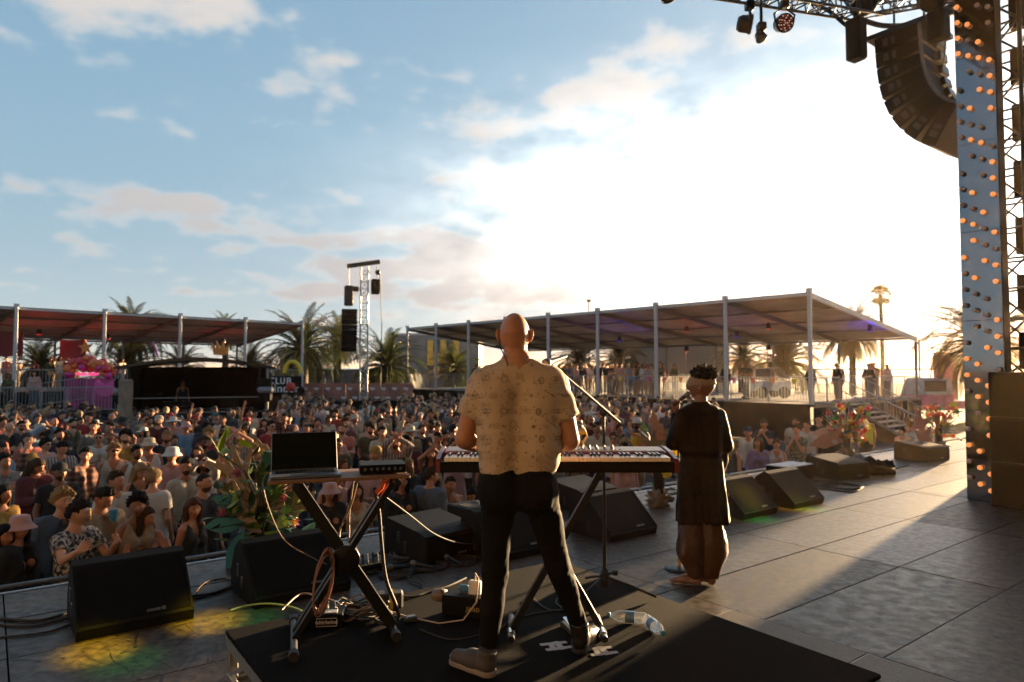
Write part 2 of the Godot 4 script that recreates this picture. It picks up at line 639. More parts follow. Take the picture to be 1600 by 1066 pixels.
func make_materials() -> void:
	var grain := noise_tex(1, 0.05, 0.55, 1.0, 4)
	var blotch := noise_tex(2, 0.012, 0.45, 1.0, 5)
	var weave := noise_tex(3, 0.35, 0.75, 1.0, 2)
	var scuff := noise_tex(8, 0.02, 0.25, 1.15, 7, 512)
	var fine_n := noise_tex(4, 0.12, 0, 1, 4, 256, true, 3.0)
	var rough_n := noise_tex(5, 0.03, 0, 1, 5, 256, true, 6.0)
	M.grain = grain
	M.blotch = blotch
	M.weave = weave
	M.fine_n = fine_n
	M.rough_n = rough_n
	var scratches := scratch_texture()
	mat("asphalt", Color(0.055, 0.052, 0.05), 0.9, 0.0, grain, 0.6, rough_n, 0.6)
	mat("deck_ply", Color(0.085, 0.062, 0.047), 0.42, 0.0, scuff, 0.85, fine_n, 0.025)
	mat("deck_ply_worn", Color(0.108, 0.080, 0.061), 0.40, 0.0, scuff, 1.1, fine_n, 0.025)
	mat("deck_ply_dark", Color(0.068, 0.050, 0.038), 0.46, 0.0, scuff, 0.95, fine_n, 0.025)
	for k in ["deck_ply", "deck_ply_worn", "deck_ply_dark"]:
		M[k].roughness_texture = noise_tex(14, 0.03, 0.45, 1.15, 6)
		M[k].roughness *= 1.25
		M[k].detail_enabled = true
		M[k].detail_blend_mode = BaseMaterial3D.BLEND_MODE_MUL
		M[k].detail_albedo = scratches
		M[k].detail_uv_layer = BaseMaterial3D.DETAIL_UV_2
		M[k].uv2_triplanar = true
		M[k].uv2_scale = Vector3.ONE * 0.28
	mat("tread_metal", Color(0.19, 0.165, 0.14), 0.42, 0.6, grain, 3.0, fine_n, 0.8)
	mat("joint_dark", Color(0.012, 0.011, 0.01), 0.9)
	mat("edge_metal", Color(0.5, 0.5, 0.5), 0.4, 0.9)
	mat("carpet", Color(0.0075, 0.007, 0.0065), 0.95, 0.0, weave, 6.0, fine_n, 1.0)
	mat("aluminium", Color(0.55, 0.55, 0.54), 0.38, 0.9, grain, 2.0)
	mat("galvanised", Color(0.42, 0.42, 0.41), 0.5, 0.75, grain, 2.0)
	mat("white_paint", Color(0.62, 0.60, 0.57), 0.5, 0.0, grain, 0.8)
	mat("black_paint", Color(0.010, 0.0095, 0.009), 0.5, 0.0, grain, 4.0, fine_n, 0.4)
	mat("black_satin", Color(0.012, 0.012, 0.012), 0.3, 0.0, grain, 5.0)
	mat("black_metal", Color(0.016, 0.016, 0.016), 0.38, 0.3, grain, 3.0)
	mat("black_cloth", Color(0.012, 0.011, 0.0105), 0.95, 0.0, weave, 4.0)
	mat("pale_cloth", Color(0.17, 0.14, 0.105), 0.9, 0.0, weave, 4.0)
	mat("black_rubber", Color(0.016, 0.015, 0.015), 0.7)
	mat("grille", Color(0.007, 0.0068, 0.0065), 0.7, 0.2, weave, 9.0, fine_n, 1.2)
	mat("chrome", Color(0.75, 0.75, 0.75), 0.15, 1.0)
	mat("mirror", Color(0.21, 0.225, 0.25), 0.05, 1.0)
	mat("sea_water", Color(0.08, 0.12, 0.14), 0.18, 0.0, null, 0.05, rough_n, 0.5)
	M.sea_water.uv1_world_triplanar = true
	mat("lawn", Color(0.07, 0.10, 0.022), 0.9, 0.0, grain, 0.4)
	M.asphalt.uv1_world_triplanar = true
	for k in ["carpet", "grille", "black_cloth", "black_paint"]: M[k].metallic_specular = 0.18
	for k in ["deck_ply", "deck_ply_worn", "deck_ply_dark"]: M[k].metallic_specular = 0.32
	mat("lead_white", Color(0.45, 0.43, 0.4), 0.5)
	mat("lead_pale", Color(0.42, 0.33, 0.25), 0.5)
	mat("lead_tan", Color(0.16, 0.095, 0.045), 0.45)
	mat("lead_copper", Color(0.20, 0.075, 0.035), 0.4)
	mat("lead_grey", Color(0.05, 0.048, 0.045), 0.5)
	mat("lead_green", Color(0.2, 0.3, 0.06), 0.5)
	mat("plug_orange", Color(0.65, 0.09, 0.02), 0.4)
	mat("plug_blue", Color(0.05, 0.16, 0.26), 0.45)
	mat("brass", Color(0.5, 0.33, 0.12), 0.3, 1.0)
	mat("mic_grille", Color(0.16, 0.155, 0.15), 0.5, 0.7, weave, 30.0, fine_n, 1.0)
	mat("tape_yellow", Color(0.6, 0.42, 0.02), 0.5)
	mat("tape_white", Color(0.50, 0.49, 0.48), 0.6, 0.0, grain, 6.0)
	mat("gold_print", Color(0.30, 0.19, 0.04), 0.5)
	mat("adapter_white", Color(0.62, 0.57, 0.52), 0.4)
	mat("bag_grey", Color(0.16, 0.15, 0.14), 0.45, 0.0, grain, 3.0)
	mat("cap_blue", Color(0.05, 0.20, 0.33), 0.4)
	mat("label_blue", Color(0.10, 0.20, 0.36), 0.4)
	var cp := mat("clear_plastic", Color(0.9, 0.95, 1.0), 0.05)
	cp.transparency = BaseMaterial3D.TRANSPARENCY_ALPHA
	cp.albedo_color.a = 0.12

# scuffs, heel marks and specks of dirt trodden into the deck boards
func scratch_texture() -> ImageTexture:
	var n := 1024
	var img := Image.create(n, n, false, Image.FORMAT_RGB8)
	img.fill(Color.WHITE)
	var r := RandomNumberGenerator.new()
	r.seed = 61
	for k in 420:
		var p := Vector2(r.randf() * n, r.randf() * n)
		var a := r.randf() * TAU
		var bend := r.randf_range(-0.012, 0.012)
		var tone := r.randf_range(0.35, 0.88)
		var wide := 2 if r.randf() < 0.75 else 5
		for q in int(r.randf_range(6, 110)):
			a += bend
			p += Vector2.from_angle(a)
			for i in wide:
				for j in wide: img.set_pixel(posmod(int(p.x) + i, n), posmod(int(p.y) + j, n), Color(tone, tone, tone))
	for k in 1600:
		var x := r.randi() % n
		var y := r.randi() % n
		var tone := r.randf_range(0.3, 0.8)
		var s := 2 + r.randi() % 5
		for i in s:
			for j in s: img.set_pixel((x + i) % n, (y + j) % n, Color(tone, tone, tone))
	return ImageTexture.create_from_image(img)

# ---------------------------------------------------------------- ground and stage

func build_ground() -> void:
	var g := Geo.new()
	g.quad(Vector3(-900, 0, 60), Vector3(900, 0, 60), Vector3(900, 0, -150), Vector3(-900, 0, -150))
	structure(g, "ground", M.asphalt)
	g = Geo.new()
	g.quad(Vector3(-4000, -0.6, -150), Vector3(4000, -0.6, -150), Vector3(4000, -0.6, -5000), Vector3(-4000, -0.6, -5000))
	structure(g, "sea", M.sea_water)
	g = Geo.new()
	g.quad(Vector3(14, 0.004, -34), Vector3(90, 0.004, -34), Vector3(120, 0.004, -148), Vector3(-60, 0.004, -148))
	structure(g, "lawn", M.lawn)

func build_stage() -> void:
	# deck panels 2.1 x 0.8 m on a dark frame, joints 8 mm wide
	var front := 6.65
	var g := Geo.new()
	g.box(Vector3(5, -0.32, -(front - 13.0) * 0.5), Vector3(28, 0.56, front + 13.0 - 0.1))
	var floor_node := structure(g, "stage_floor", M.joint_dark, Vector3(0, DECK, 0), STAGE)
	var pans := []
	for k in 3:
		var p := Geo.new()
		p.cbox(Vector3(0, -0.02, 0), Vector3(2.092, 0.04, 0.792), 0.003)
		pans.append(p.mesh())
	var mats := [M.deck_ply, M.deck_ply_worn, M.deck_ply, M.deck_ply_dark]
	var s0 := 4.34 - 2.1 * 6
	for i in 13:
		for j in 12:
			var s := s0 + i * 2.1 + 1.05
			var t := 1.97 + 0.8 * (j - 6) + 0.4
			if t > front - 0.35: continue
			var o := part(pans[0], "deck_panel", mats[(i * 7 + j * 5 + i * j) % 4], floor_node, Transform3D(Basis(), Vector3(s, rng.randf_range(-0.002, 0.002), -t)))
	# a ribbed metal strip along the front and one beside the riser
	for i in 13:
		var p := Geo.new()
		p.cbox(Vector3(0, -0.02, 0), Vector3(2.09, 0.04, front - 5.975), 0.003)
		part(p, "edge_panel", M.deck_ply_worn if i % 3 else M.deck_ply, floor_node, Transform3D(Basis(), Vector3(s0 + i * 2.1 + 1.05, 0.001, -(front + 5.975) * 0.5)))
	var lip := Geo.new()
	lip.cbox(Vector3(4.5, -0.045, -front - 0.022), Vector3(27, 0.11, 0.04), 0.006)
	part(lip, "edge_trim", M.aluminium, floor_node)
	for i in 4:
		var p := Geo.new()
		p.box(Vector3(0, 0.003, 0), Vector3(0.95, 0.006, 0.36))
		for k in 78: p.box(Vector3(-0.462 + k * 0.012, 0.0075, 0), Vector3(0.006, 0.003, 0.35))
		part(p, "tread_strip", M.tread_metal, floor_node, Transform3D(Basis(Vector3.UP, deg_to_rad(90)), Vector3(4.13, 0.004, -(-0.35 + i * 0.96))))
	g = Geo.new()
	g.box(Vector3(5, 0, -front + 0.15), Vector3(27.5, DECK - 0.1, 0.03))
	single(g, "stage_skirt", "black cloth skirt hanging below the front edge of the stage", "skirt", M.black_cloth, Vector3(0, (DECK - 0.1) * 0.5 - 0.001, 0), STAGE)
	# roof and back drop that keep the stage in shade; side drape added for bounce
	var r := thing("stage_roof", "black stage roof high above the performers", "roof", Vector3(0, 0, 0), STAGE)
	g = Geo.new()
	g.box(Vector3(3.2, 10.3, 0.0), Vector3(15.4, 0.25, 11.2))
	part(g, "roof_panel", M.black_cloth, r)
	for t in [5.3, 0.0, -5.2]:
		truss(r, Vector3(-4.2, 9.95, -t), Vector3(10.7, 9.95, -t), 0.42)
	for a in [[-4.4, 5.3], [-4.4, -5.2], [10.9, -5.2]]:
		truss(r, Vector3(a[0], DECK, -a[1]), Vector3(a[0], 10.1, -a[1]), 0.42)
	g = Geo.new()
	for k in 60:
		var x := -4.4 + k * 0.255
		g.tube([Vector3(x, DECK + 0.02, 5.55 + 0.05 * sin(k * 1.7)), Vector3(x, 10.1, 5.55 + 0.05 * sin(k * 1.7))], 0.15, 6, false)
	single(g, "back_drape", "black pleated drape closing the back of the stage", "drape", M.black_cloth, Vector3.ZERO, STAGE)
	g = Geo.new()
	for k in 40:
		var z := 5.3 - k * 0.255
		g.tube([Vector3(-4.7 + 0.05 * sin(k * 1.7), DECK + 0.02, z), Vector3(-4.7 + 0.05 * sin(k * 1.7), 10.1, z)], 0.15, 6, false)
	single(g, "added_side_drape", "added pale drape bouncing sunlight from the unseen near side of the stage", "drape", M.pale_cloth, Vector3.ZERO, STAGE)  # added out of view, pale so it throws warm sun on the performers
	build_riser()

# A box truss: four chords and zigzag bracing.
func truss_geo(a: Vector3, b: Vector3, w: float, chord := 0.025, brace := 0.012, pitch := 0.0) -> Array:
	var f := frame(b - a)
	var l := (b - a).length()
	var p := pitch if pitch > 0.0 else w
	var ch := Geo.new()
	var br := Geo.new()
	var h := w * 0.5
	var corner := [Vector2(-h, -h), Vector2(h, -h), Vector2(h, h), Vector2(-h, h)]
	for c in corner:
		ch.rod(a + f.x * c.x + f.z * c.y, b + f.x * c.x + f.z * c.y, chord, -1.0, 7)
	var m := maxi(1, roundi(l / p))
	for k in m:
		for side in 4:
			var c0: Vector2 = corner[side]
			var c1: Vector2 = corner[(side + 1) % 4]
			if k % 2: 
				var sw := c0
				c0 = c1
				c1 = sw
			var y0 := l * k / m
			var y1 := l * (k + 1) / m
			br.rod(a + f * Vector3(c0.x, y0, c0.y), a + f * Vector3(c1.x, y1, c1.y), brace, -1.0, 5)
			if k: br.rod(a + f * Vector3(c0.x, y0, c0.y), a + f * Vector3(c1.x, y0, c1.y), brace, -1.0, 5)
	return [ch, br]

func truss(parent: Node3D, a: Vector3, b: Vector3, w: float, m: Material = null, chord := 0.025, brace := 0.012, pitch := 0.0) -> void:
	var g := truss_geo(a, b, w, chord, brace, pitch)
	var o := part(g[0], "truss_chord", m if m else M.black_metal, parent)
	part(g[1], "bracing", m if m else M.black_metal, o)

func build_riser() -> void:
	var a := on(352, 985, RISER)
	var b := on(875, 875, RISER)
	var x := flat(b - a).normalized()
	var z := x.cross(Vector3.UP)      # away from the audience: towards the camera
	if z.z < 0: z = -z
	var c := flat(a) + x * 1.22 + z * 1.22
	var r := thing("riser", "black carpeted riser platform with silver frame under the keyboard player", "riser", Vector3(c.x, DECK, c.z), atan2(-x.z, x.x))
	var h := RISER - DECK
	var g := Geo.new()
	g.cbox(Vector3(0, h - 0.012, 0), Vector3(2.44, 0.024, 2.44), 0.004)
	part(g, "carpet_top", M.carpet, r)
	g = Geo.new()
	for s in [-1.0, 1.0]:
		g.box(Vector3(0, h - 0.055, s * 1.205), Vector3(2.438, 0.06, 0.03))
		g.box(Vector3(s * 1.205, h - 0.055, 0), Vector3(0.03, 0.06, 2.36))
		g.box(Vector3(0, 0.03, s * 1.205), Vector3(2.36, 0.03, 0.03))
		g.box(Vector3(s * 1.205, 0.03, 0), Vector3(0.03, 0.03, 2.36))
	part(g, "frame", M.aluminium, r)
	for s in [-1.0, 1.0]:
		for q in [-1.0, 0.0, 1.0]:
			var l := Geo.new()
			l.cbox(Vector3(s * 1.19, (h - 0.09) * 0.5, q * 1.17), Vector3(0.05, h - 0.09, 0.05), 0.004)
			part(l, "leg", M.aluminium, r)
			l = Geo.new()
			for d in [-1.0, 1.0]:
				if absf(q + d) <= 1.0:
					l.bar(Vector3(s * 1.205, 0.04, q * 1.17), Vector3(s * 1.205, h - 0.09, q * 1.17 + d * 0.3), 0.012, 0.025)
			part(l, "brace", M.aluminium, r)

# ---------------------------------------------------------------- terraces with canopies

func fence_meshes(l: float, h := 1.1) -> Array:
	var f := Geo.new()
	f.rod(Vector3(0.03, h, 0), Vector3(l - 0.03, h, 0), 0.024, -1.0, 6)
	f.rod(Vector3(0.03, 0.09, 0), Vector3(l - 0.03, 0.09, 0), 0.02, -1.0, 6)
	for x in [0.03, l * 0.5, l - 0.03]:
		f.rod(Vector3(x, 0, 0), Vector3(x, h, 0), 0.024, -1.0, 6)
	var b := Geo.new()
	var n := int(l / 0.135)
	for k in range(1, n):
		b.rod(Vector3(l * k / n, 0.09, 0), Vector3(l * k / n, h, 0), 0.0095, -1.0, 5)
	return [f.mesh(), b.mesh()]

var fence_cache := {}

func fence(a: Vector3, b: Vector3, label: String, group: String) -> Node3D:
	var l := Vector2(b.x - a.x, b.z - a.z).length()
	var key := roundi(l * 100)
	if not fence_cache.has(key): fence_cache[key] = fence_meshes(l)
	var o := thing("barrier_fence", label, "fence", a, atan2(-(b.z - a.z), b.x - a.x), group)
	var fr := part(fence_cache[key][0], "frame", M.galvanised, o)
	var br := part(fence_cache[key][1], "bars", M.galvanised, fr)
	br.set_meta("kind", "stuff")
	if absf(b.y - a.y) > 0.01:      # on a ramp
		for q in [fr]: q.transform.basis = Basis(Vector3(1, (b.y - a.y) / l, 0), Vector3.UP, Vector3.BACK)
	return o

func build_terraces() -> void:
	mat("canopy_sheet", Color(0.34, 0.33, 0.32), 0.7, 0.0, M.blotch, 0.15)
	M.canopy_sheet.backlight_enabled = true
	M.canopy_sheet.backlight = Color(0.16, 0.15, 0.14)
	mat("post_white", Color(0.60, 0.58, 0.56), 0.42, 0.1, M.grain, 0.7)
	mat("beam_grey", Color(0.16, 0.155, 0.15), 0.5, 0.2, M.grain, 1.0)
	mat("terrace_board", Color(0.17, 0.155, 0.14), 0.8, 0.0, M.grain, 0.5)
	var a := flat(at(1268, 578, 28.0))
	var b := flat(at(637, 578, 52.0))
	terrace(a, b, 8, 1.58, at(1268, 458, 28.0).y, at(1440, 528, 35.1).y, 11.3, 1.0, M.canopy_sheet, "right-hand terrace")
	var u := (b - a).normalized()
	var v := Vector3(-u.z, 0, u.x)
	if v.x < 0: v = -v
	# end fence, the stairs and the fences behind
	var e0 := a + Vector3(0, 1.58, 0)
	fence(e0 + v * 0.15, e0 + v * 2.5, "short grey barrier fence beside the top of the terrace stairs", "terrace barrier fences")
	fence(e0 + v * 5.0, e0 + v * 8.0, "grey barrier fence on terrace end behind the stairs", "terrace barrier fences")
	fence(e0 + v * 8.1, e0 + v * 11.1, "grey barrier fence at the rear corner of stair-side terrace", "terrace barrier fences")
	for k in 4:
		fence(e0 + v * 11.2 + u * (k * 3.93), e0 + v * 11.2 + u * (k * 3.93 + 3.9), ["grey barrier fence along terrace rear, panel nearest the stairs", "grey barrier fence along terrace rear, second panel from the stairs", "grey barrier fence along terrace rear, third panel from the stairs", "grey barrier fence along terrace rear, fourth panel from the stairs"][k], "terrace barrier fences")
	var st := thing("terrace_stairs", "grey metal stairs leading down from the end of the terrace", "stairs", a + v * 2.6, yaw_of(v))
	var run := -u
	var loc := st.transform.basis.inverse()
	var lr: Vector3 = loc * run
	for k in 9:
		var g := Geo.new()
		var y := 1.58 * (1.0 - (k + 0.5) / 9.0)
		var p := lr * (k * 0.30 + 0.15) + Vector3(0, y, 1.1)
		g.box(p, Vector3(0.30, 0.045, 2.2))
		part(g, "tread", M.galvanised, st)
	for q in [0.0, 2.2]:
		var g := Geo.new()
		g.bar(Vector3(0, 1.5, q), lr * 2.75 + Vector3(0, 0.08, q), 0.04, 0.2)
		part(g, "stringer", M.beam_grey, st)
		g = Geo.new()
		for hgt in [1.05, 0.55]:
			g.rod(Vector3(0, 1.58 + hgt, q), lr * 3.1 + Vector3(0, hgt, q), 0.025, -1.0, 6)
		for k in 14:
			var w := k / 13.0
			var bp := lr * (3.05 * w) + Vector3(0, 1.55 * (1.0 - w), q)
			g.rod(bp, bp + Vector3(0, 1.05, 0), 0.022 if k % 4 == 0 else 0.011, -1.0, 5)
		part(g, "handrail", M.galvanised, st)
	var sk := Geo.new()
	sk.prism(PackedVector2Array([Vector2(0, 0), Vector2(2.9, 0), Vector2(0, 1.5)]), 0.02)
	part(sk, "side_skirt", M.black_cloth, st, Transform3D(Basis(lr, Vector3.UP, lr.cross(Vector3.UP)), Vector3(0, 0.0, -0.06)))
	# left terrace
	var c := flat(at(22, 578, 34.0))
	var d := flat(at(471, 578, 45.6))
	var w2 := (d - c) / 4.0
	terrace(d, c - w2, 5, 1.9, 6.1, 4.9, 9.5, -1.0, M.canopy_sheet, "left-hand terrace")
	# the lower landing before the left terrace
	var p0 := flat(at(-60, 578, 30.5), 1.1)
	var p1 := flat(at(187, 578, 31.5), 1.1)
	var dir := (p1 - p0).normalized()
	var l := (p1 - p0).length()
	var g2 := Geo.new()
	g2.box(Vector3(l * 0.5, 0.5, 1.6), Vector3(l, 1.1, 3.2))
	var land := thing("landing", "low black-skirted landing in front of the red-lit terrace", "platform", flat(p0, -0.05), atan2(-dir.z, dir.x))
	part(g2, "platform", M.black_cloth, land)
	land.scale.z = -1.0
	for k in 3:
		fence(p0 + dir * (l * k / 3.0 + 0.02), p0 + dir * (l * (k + 1) / 3.0 - 0.02), ["grey barrier fence on the landing by the picture edge", "middle grey barrier fence on the low landing", "grey barrier fence on the landing beside the mixing booth"][k], "landing barrier fences")
	var back := Vector3(dir.z, 0, -dir.x)
	if back.z > 0: back = -back
	fence(p0 + back * 1.6 + dir * 2.4 + Vector3(0, 0.15, 0), p1 + back * 1.6 + Vector3(0, 0.75, 0), "grey barrier fence rising along the ramp behind the landing", "landing barrier fences")

func terrace(a: Vector3, b: Vector3, bays: int, floor_y: float, front_y: float, rear_y: float, depth: float, side: float, sheet: Material, where: String) -> void:
	var l := (b - a).length()
	var u := (b - a) / l
	var bay := l / bays
	var mirror := side < 0.0
	# local frame: x along the front, z towards the rear
	var zdir := Vector3(-u.z, 0, u.x)
	if (zdir.x < 0) != mirror and not mirror: zdir = -zdir
	if mirror: zdir = Vector3(u.z, 0, -u.x) if Vector3(u.z, 0, -u.x).dot(Vector3(0, 0, -1)) > 0 else Vector3(-u.z, 0, u.x)
	var xf := Transform3D(Basis(u, Vector3.UP, zdir), a)
	var deck := thing("terrace_platform", "raised %s platform with black skirt" % where, "platform", Vector3.ZERO)
	var g := Geo.new()
	g.box(Vector3(l * 0.5, floor_y - 0.06, depth * 0.5), Vector3(l + 0.3, 0.12, depth), Basis())
	var o := part(g, "floor_boards", M.terrace_board, deck, xf)
	for k in bays:
		g = Geo.new()
		var n := 10
		for q in n:      # cloth hanging in shallow folds
			var x0 := bay * q / n
			var x1 := bay * (q + 1) / n
			var z0 := -0.16 + 0.02 * sin(q * 2.3 + k)
			var z1 := -0.16 + 0.02 * sin((q + 1) * 2.3 + k)
			g.quad(Vector3(x0, 0.01, z0), Vector3(x1, 0.01, z1), Vector3(x1, floor_y - 0.01, z1 * 0.6 - 0.064), Vector3(x0, floor_y - 0.01, z0 * 0.6 - 0.064))
		part(g, "skirt_panel", M.black_cloth, deck, xf * Transform3D(Basis(), Vector3(bay * k, 0, 0)))
	g = Geo.new()
	g.box(Vector3(-0.14, (floor_y - 0.12) * 0.5, depth * 0.5 - 0.06), Vector3(0.02, floor_y - 0.13, depth + 0.2))
	part(g, "end_skirt", M.black_cloth, deck, xf)
	var can := thing("canopy", "long flat canopy on white posts over the %s" % where, "canopy", Vector3.ZERO)
	var fall := (front_y - rear_y) / depth
	for k in bays:
		g = Geo.new()
		var n := 6
		for q in n:
			for r in 5:
				var f := func(i: int, j: int) -> Vector3:
					var x := bay * i / n
					var z := depth * j / 5.0
					var sag := -0.10 * sin(PI * i / n) * sin(PI * j / 5.0) * (1.0 if j != 0 and j != 5 else 0.0)
					return Vector3(x, front_y - fall * z + sag + 0.05, z)
				g.quad(f.call(q, r), f.call(q + 1, r), f.call(q + 1, r + 1), f.call(q, r + 1))
		part(g, "roof_sheet", sheet, can, xf * Transform3D(Basis(), Vector3(bay * k, 0, 0)))
	for k in bays + 1:
		g = Geo.new()
		g.bar(Vector3(0, front_y - 0.08, 0), Vector3(0, rear_y - 0.08, depth), 0.10, 0.22)
		part(g, "rafter", M.post_white if k == 0 and side > 0.0 else M.beam_grey, can, xf * Transform3D(Basis(), Vector3(bay * k, 0, 0)))
		g = Geo.new()
		g.cbox(Vector3(0, (front_y + 0.06 + floor_y) * 0.5, -0.06), Vector3(0.15, front_y + 0.06 - floor_y, 0.13), 0.012)
		g.box(Vector3(0, front_y + 0.12, -0.06), Vector3(0.2, 0.16, 0.2))
		part(g, "post", M.post_white, can, xf * Transform3D(Basis(), Vector3(bay * k, 0, 0)))
		g = Geo.new()
		g.cbox(Vector3(0, (rear_y - 0.2 + floor_y) * 0.5, depth - 0.1), Vector3(0.12, rear_y - 0.2 - floor_y, 0.12), 0.01)
		part(g, "rear_post", M.beam_grey, can, xf * Transform3D(Basis(), Vector3(bay * k, 0, 0)))
	for j in 5:
		g = Geo.new()
		var z := depth * (j + 0.02) / 4.04
		g.box(Vector3(l * 0.5, front_y - fall * z - 0.03, z), Vector3(l, 0.11, 0.07))
		part(g, "purlin", M.beam_grey if j else M.post_white, can, xf)
	for k in bays:
		var words := ["nearest the stage", "second from the stage", "third from the stage", "fourth from the stage", "fifth from the stage", "sixth from the stage", "seventh from the stage", "farthest from the stage"]
		if mirror: words = ["beside the club sign", "second from the club sign", "behind the mixing booth roof", "behind the balloon garland", "at the picture edge"]
		fence(xf * Vector3(bay * k + 0.12, floor_y, 0.08), xf * Vector3(bay * (k + 1) - 0.12, floor_y, 0.08), "grey barrier fence on %s front, bay %s" % [where, words[k]], "terrace barrier fences")

# ---------------------------------------------------------------- palms, buildings, tower, booth

func frond(g: Geo, root: Vector3, az: float, el: float, length: float, r: RandomNumberGenerator, fan := false) -> void:
	var out := Vector3(cos(az), 0, sin(az))
	var pts := []
	var p := root
	var e := el
	var n := 11
	var seg := length / n
	var droop := r.randf_range(0.085, 0.14) * (1.0 + 0.6 * maxf(0.0, cos(el)))
	for k in n + 1:
		pts.append(p)
		p += (out * cos(e) + Vector3.UP * sin(e)) * seg
		e -= droop * (0.35 + 1.3 * k / n)
		e = maxf(e, -1.35)
	g.tube(pts, [0.05, 0.045, 0.04, 0.036, 0.032, 0.028, 0.024, 0.02, 0.016, 0.012, 0.009, 0.005], 4, false)
	var side := out.cross(Vector3.UP)
	var tone := r.randf_range(0.65, 1.15)
	g.col = Color(tone, tone * r.randf_range(0.92, 1.0), tone * 0.8)
	for k in range(5, 62):
		var f := k / 62.0
		var i := mini(int(f * n), n - 1)
		var q: Vector3 = pts[i].lerp(pts[i + 1], f * n - i)
		var dir: Vector3 = (pts[i + 1] - pts[i]).normalized()
		var up := side.cross(dir).normalized()
		var ll := 0.62 * sin(PI * (0.12 + 0.8 * f)) * r.randf_range(0.85, 1.1) * length / 4.0
		for s in [-1.0, 1.0]:
			var d: Vector3 = (side * s * 0.80 + dir * (0.62 + 0.3 * f) + up * r.randf_range(-0.25, 0.30)).normalized()
			var w := dir * 0.020 * length / 3.5
			var tip := q + d * ll + Vector3(0, -0.10 * ll, 0)
			var mid := q + d * ll * 0.5
			var kk := g.v.size()
			var nn := d.cross(dir).normalized()
			g.vert(q - w, nn); g.vert(q + w, nn); g.vert(mid + w * 1.25, nn); g.vert(mid - w * 1.1, nn); g.vert(tip, nn)
			g.ix.append_array([kk, kk + 2, kk + 1, kk, kk + 3, kk + 2, kk + 3, kk + 4, kk + 2])
	g.col = Color.WHITE

func palm_crown(seed_: int, radius: float, count: int) -> ArrayMesh:
	var r := RandomNumberGenerator.new()
	r.seed = seed_
	var g := Geo.new()
	for k in count:
		var f := float(k) / count
		var el := lerpf(1.45, -0.75, pow(f, 0.8)) + r.randf_range(-0.1, 0.1)
		frond(g, Vector3(0, 0, 0) + Vector3(r.randf_range(-0.15, 0.15), -0.2 * f, r.randf_range(-0.15, 0.15)), k * 2.39996 + r.randf_range(-0.2, 0.2), el, radius * r.randf_range(0.92, 1.15) * (1.0 if el > -0.2 else 0.8), r)
	return g.mesh()

func palm_trunk(h: float, r0: float, r1: float) -> Geo:
	var g := Geo.new()
	var pts := []
	var rad := []
	var n := int(h / 0.12)
	for k in n + 1:
		var f := float(k) / n
		pts.append(Vector3(0.05 * sin(f * 3.0), h * f, 0.04 * sin(f * 4.0)))
		rad.append(lerpf(r0, r1, f) * (1.0 + 0.07 * (k % 2)) * (1.18 if f > 0.9 else 1.0))
	g.tube(pts, rad, 12)
	return g

